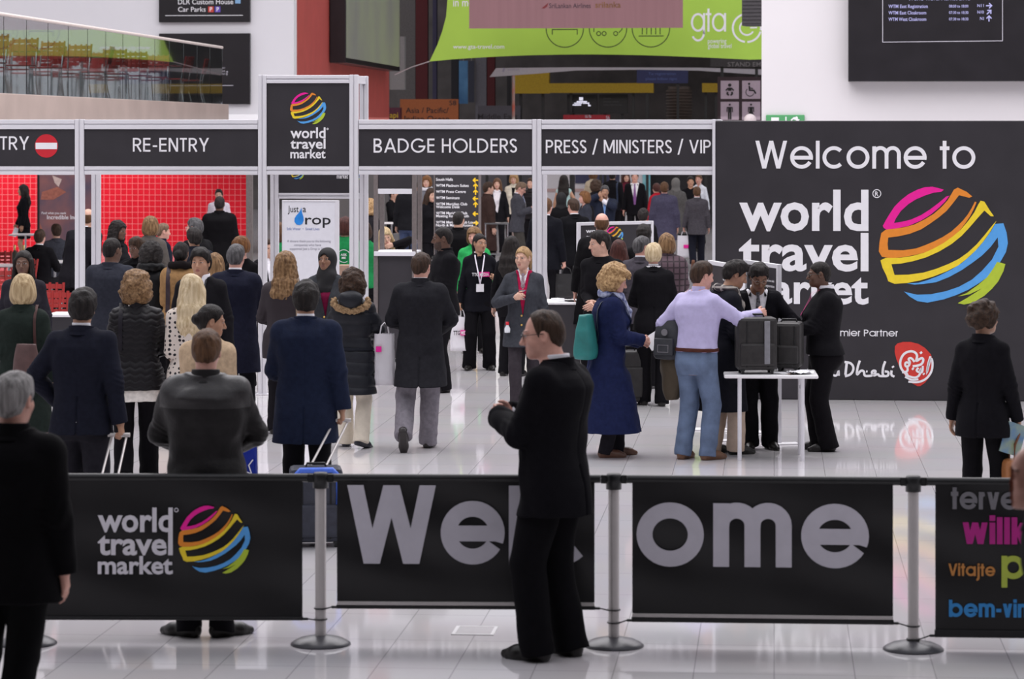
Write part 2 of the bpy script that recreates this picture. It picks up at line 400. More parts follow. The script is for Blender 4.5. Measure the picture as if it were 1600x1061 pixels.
def globe(mb, x0, x1, z0, z1, y, m0=0, depth=.003):
    for k, st in GLOBE:
        a = [float(q) for q in st.split()]
        pts = [(x0 + (a[i] - 62) / 1024 * (x1 - x0), z1 - (a[i + 1] - 58) / 927 * (z1 - z0)) for i in range(0, len(a), 2)]
        mb.poly(pts, y - .0004 * k, depth, m0 + k)
    return mb
def stacked_words(mb, P, xl, xr, rows, y, m=0, bold=.020):
    for word, top, base in rows:
        letters(mb, word, P.t(xl), P.z(xl, base), 1, y, m, bold, P.t(xr) - P.t(xl), h=P.z(xl, top) - P.z(xl, base))
    return mb

# ------------------------------------------------------------------ entrance gate
PG = Plane(30.8)
def rail(mb, x0, x1, z0, z1, y0, y1):
    """extruded profile with a groove along it"""
    zm = (z0 + z1) / 2
    mb.box(x0, x1, y0, y1, z0, zm - .008, bev=.004); mb.box(x0, x1, y0, y1, zm + .008, z1, bev=.004)
    mb.box(x0, x1, y0 + .012, y1 - .012, zm - .008, zm + .008)
def post(mb, x0, x1, y0, y1, z0, z1):
    xm = (x0 + x1) / 2
    mb.box(x0, xm - .006, y0, y1, z0, z1, bev=.004); mb.box(xm + .006, x1, y0, y1, z0, z1, bev=.004)
    mb.box(xm - .006, xm + .006, y0 + .012, y1 - .012, z0, z1)
DB = .72                                        # depth of the gate frame
def gate_section(xl, xr, words, label, left_post=True, right_post=None, disc=False):
    ref = (xl + xr) / 2
    g = empty('entrance_gate_section', PG.loc(PG.t(ref)), -BA, label, 'entrance gate', 'sections of the entrance gate')
    t0 = PG.t(ref); T = lambda px: PG.t(px) - t0
    zt = lambda py: PG.z(ref, py)
    mb = MB(); rail(mb, T(xl), T(xr), zt(202), zt(187), -.03, .03); mb.build('top_rail', M_ALU, g)
    mb = MB(); rail(mb, T(xl), T(xr), zt(273), zt(260), -.03, .03); mb.build('lower_rail', M_ALU, g)
    mb = MB().box(T(xl), T(xr), -.012, .012, zt(260), zt(202)); pn = mb.build('sign_panel', M_VINYL, g)
    mb = MB()
    for text, a, b, top, base in words:
        strokes(mb, text, T(a), zt(base), zt(top) - zt(base), .125, -.0125, gap=.115, width=T(b) - T(a))
    mb.build('lettering', M_LETTER, pn)
    if disc:
        mb = MB(); c = (T(73), zt(228)); r = T(91) - T(73)
        mb.poly(arc(*c, r, 0, 360, 40)[:-1], -.0125, .003, 0)
        mb.poly([(c[0] - r * .93, c[1] - r * .27), (c[0] + r * .93, c[1] - r * .27), (c[0] + r * .93, c[1] + r * .27), (c[0] - r * .93, c[1] + r * .27)], -.016, .002, 1)
        mb.build('no_entry_disc', [mat('signal_red', 'c8202f', .5, noise=.03), M_LETTER], pn, 'red no entry disc with white bar')
    for x0, x1, front in ([left_post] if left_post is not True else []) + ([right_post] if right_post else []):
        mb = MB(); post(mb, T(x0), T(x1), -.034, .034, 0, zt(187) + .004); mb.build('post', M_ALU, g)
        mb = MB(); post(mb, T(x0), T(x1), DB, DB + .06, 0, zt(187)); mb.build('post', M_ALU, g)
        mb = MB(); rail(mb, (T(x0) + T(x1)) / 2 - .025, (T(x0) + T(x1)) / 2 + .025, zt(200), zt(188), .036, DB - .002); mb.build('side_rail', M_ALU, g)
        mb = MB().box(T(x0) - .03, T(x1) + .03, -.07, .07, 0, .012, bev=.003); mb.build('foot_plate', M_ALU, g)
    return g
gate_section(-150, 117.6, [('NO ENTRY', -84, 46, 213, 234)], 'gate section with a red no entry disc, leftmost in the row', right_post=(118, 132, 1), disc=True)
gate_section(132.4, 403.5, [('RE-ENTRY', 208, 327, 215.5, 237)], 'gate section whose black header reads RE-ENTRY')
gate_section(561, 831.6, [('BADGE HOLDERS', 584, 808, 216.5, 238.5)], 'gate section whose black header reads BADGE HOLDERS', right_post=(832, 846, 1))
gate_section(846.4, 1113, [('PRESS / MINISTERS / VIP', 853, 1111, 218.5, 239.5)], 'gate section whose header names press, ministers and VIP', right_post=(1113, 1127, 1))

# the taller tower with the globe
ref = 482; t0 = PG.t(ref)
g = empty('gate_tower', PG.loc(t0), -BA, 'tall aluminium gate tower with a coloured globe on its black panel', 'entrance gate', 'sections of the entrance gate')
T = lambda px: PG.t(px) - t0
Zt = lambda py: PG.z(ref, py)
for a, b in ((404, 417), (546.5, 560)):
    mb = MB(); post(mb, T(a), T(b), -.034, .034, 0, Zt(117)); mb.build('post', M_ALU, g)
    mb = MB(); post(mb, T(a), T(b), DB, DB + .06, 0, Zt(117)); mb.build('post', M_ALU, g)
    c = (T(a) + T(b)) / 2
    for z1, z0 in ((118, 130), (261, 273)):
        mb = MB(); rail(mb, c - .025, c + .025, Zt(z0), Zt(z1), .036, DB - .002); mb.build('side_rail', M_ALU, g)
    mb = MB().box(T(a) - .03, T(b) + .03, -.07, .07, 0, .012, bev=.003); mb.build('foot_plate', M_ALU, g)
for z1, z0 in ((117.5, 130), (260, 273)):
    mb = MB(); rail(mb, T(417), T(546.5), Zt(z0), Zt(z1), -.03, .03); mb.build('front_rail', M_ALU, g)
pn = MB().box(T(417.2), T(546.3), -.012, .012, Zt(260), Zt(130)).build('sign_panel', M_VINYL, g)
mb = globe(MB(), T(453.5), T(510), Zt(194), Zt(144.5), -.0125); mb.build('globe_print', M_GLOBE, pn)
mb = MB()
for w, top, base in (('world', 199, 215.5), ('travel', 216.5, 232), ('market', 233, 247)):
    letters(mb, w, T(454), Zt(base), 1, -.0135, 0, .020, T(509) - T(454), h=Zt(top) - Zt(base))
letters(mb, 'o', T(510.5), Zt(203), 1, -.0135, 0, .02, .022, h=.022)
mb.build('lettering', M_LETTER, pn)
mb = MB(); rail(mb, T(417), T(560), Zt(313), Zt(304), DB + .005, DB + .055); mb.build('back_rail', M_ALU, g)
pn = MB().box(T(417), T(560), DB + .02, DB + .04, Zt(304), Zt(262)).build('back_panel', M_VINYL, g)
mb = globe(MB(), T(437), T(458), Zt(282), Zt(262), DB + .018); mb.build('globe_print', M_GLOBE, pn)
mb = globe(MB(), T(530), T(553), Zt(282), Zt(262), DB + .018); mb.build('globe_print', M_GLOBE, pn)
mb = letters(MB(), 'market', T(510), Zt(280.5), 1, DB + .018, 0, .02, T(528) - T(510), h=.05); mb.build('lettering', M_LETTER, pn)

# ------------------------------------------------------------------ welcome wall
PL = Plane(30.74)
ref = 1360; t0 = PL.t(ref)
g = empty('welcome_wall_sign', PL.loc(t0), -BA, 'large charcoal sign wall reading Welcome to above a brushstroke globe', 'sign wall')
T = lambda px: PL.t(px) - t0
Zt = lambda py: PL.z(ref, py)
pn = MB().box(T(1118), T(1790), 0, .30, .004, PL.z(ref, 188.5), bev=.01).build('board', M_VINYL, g)
MB().box(T(1113.5), T(1117.6), -.01, .30, .004, PL.z(ref, 190)).build('edge_trim', M_ALU, g)
mb = strokes(MB(), 'Welcome to', T(1180), Zt(263.5), Zt(220) - Zt(263.5), .135, -.0005, gap=.10, width=T(1524) - T(1180)); mb.build('greeting_lettering', M_LETTER, pn)
mb = globe(MB(), T(1372.5), T(1575), Zt(475), Zt(291.5), -.0005); mb.build('globe_print', M_GLOBE, pn)
mb = MB()
for w, top, base, a in (('world', 296.5, 359, 1155), ('travel', 364, 422, 1154.5), ('market', 426, 474, 1156)):
    letters(mb, w, T(a), Zt(base), 1, -.003, 0, .024, T(1357) - T(a), h=Zt(top) - Zt(base))
mb.strip(arc(T(1370), Zt(302.5), .042, 0, 360, 20)[:-1], .008, -.0005, .002, 0, True)
letters(mb, 'R', T(1367.2), Zt(306.3), 1, -.003, 0, .01, .036, h=.048)
mb.build('name_lettering', M_LETTER, pn)
mb = strokes(MB(), 'Premier Partner', T(1288), Zt(525.5), Zt(515) - Zt(525.5), .14, -.0005, gap=.06, width=T(1403.5) - T(1288)); mb.build('partner_lettering', M_LETTER, pn)
def path(st, ox=1240, oy=490, k=.15):
    a = [float(q) for q in st.split()]
    return [(T(ox + a[i] * k), Zt(oy + a[i + 1] * k)) for i in range(0, len(a), 2)]
def curve(st, it=2, **kw):
    P = path(st, **kw)
    for _ in range(it):
        Q = [P[0]]
        for a, b in zip(P, P[1:]): Q += [(.75 * a[0] + .25 * b[0], .75 * a[1] + .25 * b[1]), (.25 * a[0] + .75 * b[0], .25 * a[1] + .75 * b[1])]
        P = Q + [P[-1]]
    return P
mb = MB()
mb.poly(path('1055 340 1080 310 1140 293 1220 293 1300 312 1370 355 1430 420 1455 500 1450 570 1420 650 1370 715 1320 750 1290 752 1230 720 1170 660 1110 570 1070 470 1053 400'), -.0005, .003, 0)
px = .15 * 30.5 / FPX
for i, (st, w) in enumerate((('1205 520 1180 500 1160 515 1165 550 1200 545 1215 500 1190 470 1225 455 1260 500', 22), ('1190 640 1140 600 1110 550 1110 480 1150 410 1220 385 1270 400 1290 440 1270 500 1330 455 1355 470 1340 520 1290 540 1240 545', 24),
     ('1320 395 1335 412', 26), ('1185 555 1190 600 1130 610', 22), ('1235 565 1250 578', 26), ('1300 560 1275 590 1310 610 1325 570 1315 640 1260 670 1160 635 1190 620', 22), ('1345 540 1345 600 1320 615', 20), ('1350 618 1362 630', 24),
     ('1425 440 1400 520 1385 620 1400 560 1430 450 1450 500 1440 600 1380 680 1290 715 1195 705', 22), ('1160 655 1230 690 1300 680', 20))):
    mb.strip(curve(st), w * px, -.004 - .0003 * i, .002, 1)
mb.build('petal_emblem', [mat('emblem_red', 'd2382f', .5, noise=.04), M_LETTER], pn, 'red petal emblem with white script')
mb = MB()
for i, (st, w) in enumerate((('120 655 170 560 210 490 235 600 245 655', 24), ('165 610 240 605', 18), ('300 480 300 655 360 650 370 600 300 600', 24), ('400 590 400 640 450 655 470 590 470 650', 22),
     ('540 640 548 560 555 505', 26), ('530 505 600 515 630 570 600 635 535 655', 24), ('690 490 665 560 655 650 700 590 735 600 735 650 790 650 830 640 860 600 835 590 810 610 830 650 880 625 890 650 940 650', 24),
     ('955 495 930 560 925 650 985 650 990 605 950 600', 24), ('1020 590 1015 640 1050 655', 24), ('1030 545 1040 560', 26), ('755 600 770 605', 22))):
    mb.strip(curve(st), w * px, -.0035 - .0003 * i, .003, 0)
mb.build('sponsor_lettering', M_LETTER, pn)

# ------------------------------------------------------------------ wall signs, screen, balcony
def wall_sign(P, x0, x1, y0, y1, label, name='hanging_sign', thick=.12, cat='sign', off=0):
    r = (x0 + x1) / 2; t0 = P.t(r)
    o = empty(name, P.loc(t0, -off), -BA, label, cat)
    T = lambda px: P.t(px) - t0
    Z = lambda py: P.z(r, py)
    b = MB().box(T(x0), T(x1), -thick, -.002, Z(y1), Z(y0), bev=.008).build('panel', M_SCREEN, o)
    return o, b, T, Z, -thick - .003
def arrow(mb, cx, cz, s, ang, y, m=0, w=.2):
    a = math.radians(ang); R = lambda x, z: (cx + (x * math.cos(a) - z * math.sin(a)) * s, cz + (x * math.sin(a) + z * math.cos(a)) * s)
    mb.strip([R(-.5, 0), R(.42, 0)], w * s, y, .002, m); mb.strip([R(.02, .42), R(.45, 0), R(.02, -.42)], w * s, y - .001, .002, m)
o, b, T, Z, y = wall_sign(PW, 250, 392, -90, 35, 'black wayfinding sign with car park symbols, high on the white wall')
mb = letters(MB(), 'DLR Custom House', T(280), Z(7), 1, y, 0, .006, T(366) - T(280), h=Z(-1) - Z(7)); letters(mb, 'Car Parks', T(280), Z(18.5), 1, y, 0, .006, T(323) - T(280), h=Z(11) - Z(18.5))
mb.box(T(260), T(381), y, y + .004, Z(25), Z(24)); mb.build('lettering', M_LETTER, b)
mb = MB(); mb.box(T(327), T(335.5), y, y + .006, Z(19.5), Z(10.5), 0); mb.box(T(337.5), T(346), y, y + .006, Z(19.5), Z(10.5), 1); mb.box(T(369), T(377.5), y, y + .006, Z(6), Z(-3), 2)
letters(mb, 'P', T(329.5), Z(18), 1, y - .003, 3, .02, .055, h=.09); letters(mb, 'P', T(340), Z(18), 1, y - .003, 3, .02, .055, h=.09)
mb.build('parking_symbols', [mat('sign_red', 'd0463c', .5, noise=.02), mat('sign_violet', '6a50b8', .5, noise=.02), mat('sign_blue', '86b0d8', .5, noise=.02), M_LETTER], b)
o, b, T, Z, y = wall_sign(PW, 250, 392, 52.5, 163, 'black wayfinding sign partly behind the glass balcony end')
mb = MB()
for py, a in ((112.5, 0), (116.5, 90)): arrow(mb, T(356), Z(py), .05, a, y)
for py, st in ((107.5, 'N11'), (112.5, 'N10'), (117, 'N1')): letters(mb, st, T(353), Z(py), 1, y, 0, .01, h=.035, align='RIGHT', width=.07)
mb.box(T(262), T(366), y, y + .004, Z(134.3), Z(133.3)); mb.build('lettering', M_GREYLET, b)

PT = Plane(60.0)
# screen hung on the red side wall (its face runs with the wall)
v0, v1 = along(514), along(602)
o = empty('wall_screen', (sa[0] + d[0] * v0, sa[1] + d[1] * v0, 0), -BA, 'large black framed screen mounted on the red side wall', 'screen')
ztop, zbot = 6.6, gz(98, sa[1] + d[1] * v0)
w = v1 - v0
MB().box(0.02, .40, 0, w, zbot, ztop, bev=.01).build('casing', M_SCREEN, o)
MB().box(.40, .406, .10, w - .10, zbot + .12, ztop - .12).build('display', mat('pale_screen', (.40, .41, .36), .22, color2=(.52, .58, .36), nscale=.35), o)

o, b, T, Z, y = wall_sign(PR, 1325, 1640, -110, 127.5, 'big black information display with a timetable on the right wall', 'information_display', .30, 'display')
VIO = mat('pale_violet_letter', (.42, .42, .72), .5, noise=.03)
letters(MB(), 'World Travel Market 2012', T(1417), Z(1.5), 1, y, 0, .012, T(1514) - T(1417), h=.07).build('timetable_lettering', VIO, b)
for py, a, bb, c, ang in ((13.5, 'WTM East Registration', '08:00 to 18:00', 'N11', 0), (23.5, 'WTM East Cloakroom', '07:30 to 18:30', 'N10', 45), (33.5, 'WTM West Cloakroom', '07:30 to 18:30', 'N1', 90)):
    mb = MB(); letters(mb, a, T(1387), Z(py), 1, y, 0, .012, (T(1448) - T(1387)) * (1 if 'Reg' in a else .96), h=.052)
    letters(mb, bb, T(1481), Z(py - .5), 1, y, 0, .012, T(1511) - T(1481), h=.042)
    letters(mb, c, T(1535), Z(py - 1), 1, y, 0, .012, T(1535) - T(1525 if len(c) > 2 else 1529), align='RIGHT', h=.045)
    arrow(mb, T(1543), Z(py - 3), .09, ang, y); mb.build('timetable_lettering', VIO, b)
mb = MB(); mb.strip([(T(1378), Z(-60)), (T(1378), Z(66.5)), (T(1564), Z(65)), (T(1564), Z(-60))], .010, y, .004); mb.build('inner_frame', M_GREYLET, b)
o, b, T, Z, y = wall_sign(PR, 1197, 1257, 179.5, 210, 'green emergency exit sign above the sign wall', 'exit_sign', .05)
b.data.materials[0] = mat('exit_green', '4f9b63', .5, noise=.03)
mb = MB(); mb.box(T(1205), T(1217), y - .001, y + .004, Z(200), Z(183.5)); mb.box(T(1227), T(1229), y - .001, y + .004, Z(200), Z(182.5))
mb.strip([(T(1239), Z(184.5)), (T(1247), Z(187.5)), (T(1241), Z(193)), (T(1248), Z(199))], .03, y, .003); mb.strip([(T(1236), Z(188)), (T(1241), Z(184)), (T(1247), Z(187))], .022, y - .001, .003)
mb.poly(arc(T(1244.5), Z(184.3), .022, 0, 360, 12)[:-1], y - .002, .003); mb.build('running_figure', M_LETTER, b)
# ------------------------------------------------------------------ people: smooth distance fields turned into continuous surfaces
def smin(a, b, k):
    if k <= 0: return np.minimum(a, b)
    h = np.maximum(k - np.abs(a - b), 0) / k
    return np.minimum(a, b) - h * h * (k / 4)
V3 = lambda *a: np.array(a, dtype=float)
def unit(v): return v / (np.linalg.norm(v) + 1e-12)
class Field:
    def __init__(s, lo, hi, h, fine=(), coarse=1.0):
        """grid of spacing h; along z only the ranges in fine keep h, the rest takes h*coarse"""
        s.h = h
        ax = [np.arange(lo[i], hi[i] + h, h) for i in range(2)]
        z, zs = lo[2], []
        while z < hi[2] + h:
            zs.append(z)
            z += h if coarse == 1 or any(a <= z <= b for a, b in fine) else h * coarse
        s.ax = ax + [np.array(zs)]
        s.v = np.full([len(a) for a in s.ax], 5., np.float32)
    def block(s, lo, hi):
        sl = tuple(slice(max(0, np.searchsorted(a, l) - 1), np.searchsorted(a, u) + 1) for a, l, u in zip(s.ax, lo, hi))
        g = [a[q].astype(np.float32) for a, q in zip(s.ax, sl)]
        return sl, g[0][:, None, None], g[1][None, :, None], g[2][None, None, :]
    def put(s, fn, lo, hi, k=0, op='add'):
        pad = k + 3.5 * s.h * 2.2
        sl, X, Y, Z = s.block(np.array(lo) - pad, np.array(hi) + pad)
        a = s.v[sl]
        if a.size == 0: return
        d = fn(X, Y, Z)
        s.v[sl] = smin(a, d, k) if op == 'add' else -smin(-a, d, k)
    def cone(s, p0, p1, r0, r1, k=0, flat=0, op='add'):
        p0, p1 = np.array(p0, float), np.array(p1, float); d = p1 - p0; L2 = max(1e-9, d @ d); L = math.sqrt(L2); u = d / L
        R = max(r0, r1)
        def fn(X, Y, Z):
            x, y, z = X - p0[0], Y - p0[1], Z - p0[2]
            q = (x * d[0] + y * d[1] + z * d[2]) / L2
            t = np.clip(q, 0, 1)
            e = np.sqrt((x - t * d[0]) ** 2 + (y - t * d[1]) ** 2 + (z - t * d[2]) ** 2) - (r0 + t * (r1 - r0))
            if flat & 1: e = np.maximum(e, (q - 1) * L)
            if flat & 2: e = np.maximum(e, -q * L)
            return e
        s.put(fn, np.minimum(p0, p1) - R, np.maximum(p0, p1) + R, k, op)
    def chain(s, pts, rs, k=.02, k0=0, flat=0):
        for i in range(len(pts) - 1):
            s.cone(pts[i], pts[i + 1], rs[i], rs[i + 1], k if i else k0, flat if i == len(pts) - 2 else 0)
    def ell(s, c, r, R=None, k=0, op='add'):
        c, r = np.array(c, float), np.array(r, float); m = r.max()
        def fn(X, Y, Z):
            x, y, z = X - c[0], Y - c[1], Z - c[2]
            if R is not None:
                x, y, z = (x * R[0, i] + y * R[1, i] + z * R[2, i] for i in range(3))
            a = np.sqrt((x / r[0]) ** 2 + (y / r[1]) ** 2 + (z / r[2]) ** 2)
            b = np.sqrt((x / r[0] ** 2) ** 2 + (y / r[1] ** 2) ** 2 + (z / r[2] ** 2) ** 2) + 1e-6
            return a * (a - 1) / b
        s.put(fn, c - m, c + m, k, op)
    def loft(s, secs, k=0, e=2.3):
        """secs: rows z, x-centre, y-centre, half width, front depth, back depth"""
        S = np.array(sorted(secs)); zz = np.linspace(S[0, 0], S[-1, 0], 60)
        C = []
        for j in range(1, 6):                    # monotone cubic through the rows
            x, y = S[:, 0], S[:, j]; dx = np.diff(x); m = np.diff(y) / dx
            t = np.zeros(len(x)); t[1:-1] = np.where(m[:-1] * m[1:] > 0, 2 * m[:-1] * m[1:] / (m[:-1] + m[1:] + 1e-12), 0); t[0], t[-1] = m[0], m[-1]
            i = np.clip(np.searchsorted(x, zz) - 1, 0, len(x) - 2); u = (zz - x[i]) / dx[i]
            C.append((1 + 2 * u) * (1 - u) ** 2 * y[i] + u * (1 - u) ** 2 * dx[i] * t[i] + u * u * (3 - 2 * u) * y[i + 1] + u * u * (u - 1) * dx[i] * t[i + 1])
        def fn(X, Y, Z):
            q = [np.interp(Z, zz, c).astype(np.float32) for c in C]
            y = Y - q[1]; b = np.where(y > 0, q[3], q[4]); a = q[2]
            w = ((np.abs(X - q[0]) / a) ** e + (np.abs(y) / b) ** e) ** (1 / e)
            d = (w - 1) * np.minimum(a, b)
            return np.maximum(d, np.maximum(Z - zz[-1], zz[0] - Z))
        A = max(S[:, 3]); B = max(S[:, 4].max(), S[:, 5].max())
        s.put(fn, (S[:, 1].min() - A, S[:, 2].min() - B, zz[0]), (S[:, 1].max() + A, S[:, 2].max() + B, zz[-1]), k)
    def all(s):
        return s.ax[0].astype(np.float32)[:, None, None], s.ax[1].astype(np.float32)[None, :, None], s.ax[2].astype(np.float32)[None, None, :]
    def cut(s, fn): s.v = np.maximum(s.v, fn(*s.all()).astype(np.float32))
    def disp(s, fn): s.v = s.v + fn(*s.all()).astype(np.float32)
    def mesh(s):
        v = s.v; ins = v < 0
        n = v.shape
        c = ins[:-1, :-1, :-1]; cnt = np.zeros([a - 1 for a in n], np.int8)
        for i in (0, 1):
            for j in (0, 1):
                for k in (0, 1): cnt += ins[i:n[0] - 1 + i, j:n[1] - 1 + j, k:n[2] - 1 + k]
        act = (cnt > 0) & (cnt < 8)
        I, J, K = np.nonzero(act)
        if len(I) == 0: return None
        idx = np.full(act.shape, -1, np.int64); idx[I, J, K] = np.arange(len(I))
        P = np.zeros((len(I), 3)); W = np.zeros(len(I))
        ofs = [(i, j, k) for i in (0, 1) for j in (0, 1) for k in (0, 1)]
        val = {o: v[I + o[0], J + o[1], K + o[2]] for o in ofs}
        for a in ofs:
            for ax_ in range(3):
                if a[ax_] == 0:
                    b = list(a); b[ax_] = 1; b = tuple(b)
                    va, vb = val[a], val[b]; x = (va < 0) != (vb < 0)
                    t = np.where(x, va / np.where(x, va - vb, 1), 0)
                    for q in range(3): P[:, q] += np.where(x, a[q] + (t if q == ax_ else 0), 0)
                    W += x
        P /= W[:, None]
        out = np.stack([s.ax[q][base] + P[:, q] * (s.ax[q][np.minimum(base + 1, n[q] - 1)] - s.ax[q][base]) for q, base in enumerate((I, J, K))], 1)
        F = []
        for ax_ in range(3):
            o1, o2 = [q for q in range(3) if q != ax_]
            sa = [slice(1, -1)] * 3; sa[ax_] = slice(0, -1); sb = [slice(1, -1)] * 3; sb[ax_] = slice(1, None)
            A, B = ins[tuple(sa)], ins[tuple(sb)]
            g = np.nonzero(A != B)
            g = [g[q] + (1 if q != ax_ else 0) for q in range(3)]
            flip = ins[tuple(g)]
            def at(d1, d2):
                q = [x.copy() for x in g]; q[o1] -= d1; q[o2] -= d2
                return idx[tuple(q)]
            Q = np.stack([at(0, 0), at(1, 0), at(1, 1), at(0, 1)], 1)
            if ax_ == 1: flip = ~flip
            Q[~flip] = Q[~flip][:, ::-1]
            F.append(Q)
        F = np.concatenate(F)
        F = F[(F >= 0).all(1)][:, ::-1]
        return out, F
def np_mesh(name, vf, mats, parent, scale=1, midx=None, label=None):
    V, F = vf
    me = bpy.data.meshes.new(name)
    me.vertices.add(len(V)); me.vertices.foreach_set('co', (V * scale).astype(np.float32).ravel())
    me.loops.add(len(F) * 4); me.loops.foreach_set('vertex_index', F.astype(np.int32).ravel())
    me.polygons.add(len(F)); me.polygons.foreach_set('loop_start', np.arange(0, len(F) * 4, 4, dtype=np.int32))
    me.polygons.foreach_set('loop_total', np.full(len(F), 4, np.int32))
    me.update(calc_edges=True)
    for m in (mats if isinstance(mats, list) else [mats]): me.materials.append(m)
    me.polygons.foreach_set('use_smooth', np.ones(len(F), bool))
    if midx is not None: me.polygons.foreach_set('material_index', midx.astype(np.int32))
    me.validate()
    return link_mesh(name, me, parent, label)

SKIN = {'light': ((.56, .33, .245), (.44, .16, .14)), 'pink': ((.60, .32, .25), (.46, .15, .14)), 'tan': ((.40, .215, .135), (.30, .11, .095)),
        'brown': ((.235, .118, .072), (.18, .07, .055)), 'dark': ((.125, .062, .040), (.11, .045, .04))}
HAIRC = {'black': ((.010, .008, .008), (.030, .024, .022)), 'darkbrown': ((.028, .016, .011), (.075, .042, .026)), 'brown': ((.075, .036, .018), (.17, .085, .042)),
         'auburn': ((.13, .052, .018), (.30, .14, .055)), 'redbrown': ((.045, .014, .012), (.10, .035, .028)), 'blonde': ((.38, .25, .12), (.74, .57, .34)), 'paleblonde': ((.58, .43, .24), (.85, .70, .47)),
         'honey': ((.115, .058, .026), (.36, .215, .105)), 'gold': ((.27, .145, .060), (.62, .41, .205)), 'grey': ((.20, .19, .185), (.45, .43, .42)), 'darkgrey': ((.055, .052, .055), (.15, .145, .15)), 'sandy': ((.16, .10, .065), (.27, .18, .12))}
def skin_mats(kind, brow='darkbrown'):
    s, l = SKIN[kind]
    return [mat('skin_' + kind, s, .48, noise=.08, nscale=30), mat('lips_' + kind, l, .42, noise=.05, nscale=40),
            mat('eye_white', (.40, .37, .36), .3, noise=.02, nscale=30), mat('iris', (.025, .014, .010), .2, noise=.05, nscale=30),
            mat('brow', tuple(.55 * a + .30 * b for a, b in zip(HAIRC[brow][0], s)), .8, noise=.2, nscale=60)]
def hair_mat(c, curl=False):
    a, b = HAIRC[c]
    return mat('hair_' + c + ('_curly' if curl else ''), tuple(x * .75 for x in a), .5, color2=tuple(x * .85 for x in b), nscale=30 if curl else 38, bump=.8, bscale=70 if curl else 120, stretch=(1.6, 1.6, 1.6) if curl else (1.5, 1.5, .12), spec=.22)
def cloth(color, kind='wool', color2=None):
    c = lin(color)
    if max(c) < .035: c = tuple(x * .72 for x in c)
    if kind == 'leather': return mat('leather', c, .50, noise=.25, nscale=14, bump=.25, bscale=45, spec=.22)
    if kind == 'knit': return mat('knit', c, .88, noise=.12, nscale=40, bump=.25, bscale=160, spec=.15)
    if kind == 'cotton': return mat('cotton', c, .80, noise=.05, nscale=25, bump=.12, bscale=60)
    if kind == 'denim': return mat('denim', c, .85, noise=.22, nscale=9, bump=.3, bscale=160)
    if kind == 'nylon': return mat('padded_nylon', c, .50, noise=.15, nscale=12, bump=.3, bscale=28, spec=.25)
    if kind == 'dots': return dots_mat(c, lin(color2))
    if kind == 'check': return check_mat(c, lin(color2))
    return mat('wool', c, .86, noise=.14, nscale=30, bump=.18, bscale=110, spec=.12)
def dots_mat(a, b):
    m = mat('dotted_cloth', a, .8, noise=.03, nscale=20); nt = m.node_tree; L = nt.links; B = nt.nodes['Principled BSDF']
    t = nt.nodes.new('ShaderNodeTexCoord'); v = nt.nodes.new('ShaderNodeTexVoronoi'); v.inputs['Scale'].default_value = 27; v.inputs['Randomness'].default_value = .25
    r = nt.nodes.new('ShaderNodeValToRGB'); r.color_ramp.interpolation = 'CONSTANT'; r.color_ramp.elements[0].color = (*b, 1); r.color_ramp.elements[1].position = .34; r.color_ramp.elements[1].color = (*a, 1)
    L.new(t.outputs['Object'], v.inputs['Vector']); L.new(v.outputs['Distance'], r.inputs[0]); L.new(r.outputs[0], B.inputs['Base Color'])
    return m
def check_mat(a, b):
    m = mat('checked_cloth', a, .85, noise=.03, nscale=20); nt = m.node_tree; L = nt.links; B = nt.nodes['Principled BSDF']
    t = nt.nodes.new('ShaderNodeTexCoord'); mp = nt.nodes.new('ShaderNodeMapping'); mp.inputs['Rotation'].default_value = (PI / 2, 0, 0)
    br = nt.nodes.new('ShaderNodeTexBrick'); br.offset = 0; br.inputs['Color1'].default_value = (*a, 1); br.inputs['Color2'].default_value = (*a, 1); br.inputs['Mortar'].default_value = (*b, 1)
    br.inputs['Scale'].default_value = 1; br.inputs['Brick Width'].default_value = .07; br.inputs['Row Height'].default_value = .07; br.inputs['Mortar Size'].default_value = .009
    L.new(t.outputs['Object'], mp.inputs['Vector']); L.new(mp.outputs[0], br.inputs['Vector']); L.new(br.outputs['Color'], B.inputs['Base Color'])
    return m

BODY_M = [(.76, .148, .080, .085), (.86, .170, .098, .122), (.96, .163, .108, .105), (1.06, .152, .108, .088), (1.18, .160, .110, .095),
          (1.30, .174, .116, .112), (1.375, .170, .100, .112), (1.425, .148, .078, .096), (1.470, .098, .062, .078), (1.515, .058, .056, .060)]
BODY_F = [(.76, .150, .080, .085), (.86, .176, .098, .128), (.96, .164, .100, .108), (1.07, .130, .096, .080), (1.18, .140, .112, .086),
          (1.27, .154, .138, .096), (1.35, .148, .104, .098), (1.415, .128, .072, .088), (1.465, .084, .056, .070), (1.51, .050, .050, .053)]
HANDS = {'down': (.27, .03, .80), 'forward': (.24, .16, .86), 'back': (.26, -.14, .85), 'front': (.10, .30, 1.10), 'pocket': (.235, .06, .90), 'chest': (.06, .24, 1.24),
         'bag': (.30, .02, .80), 'phone': (.07, .27, 1.22), 'trolley': (.30, -.22, .82), 'hip': (.24, -.02, 1.0), 'belly': (.04, .20, 1.05), 'clasp': (.03, .20, .92)}
def basis(yaw, pitch, roll=0):
    """head frame: columns right, forward, up; yaw turns clockwise seen from above, pitch > 0 looks down"""
    y, p, r = (math.radians(q) for q in (yaw, pitch, roll))
    Rz = np.array([[math.cos(-y), -math.sin(-y), 0], [math.sin(-y), math.cos(-y), 0], [0, 0, 1]])
    Rx = np.array([[1, 0, 0], [0, math.cos(-p), -math.sin(-p)], [0, math.sin(-p), math.cos(-p)]])
    Ry = np.array([[math.cos(r), 0, math.sin(r)], [0, 1, 0], [-math.sin(r), 0, math.cos(r)]])
    return Rz @ Rx @ Ry
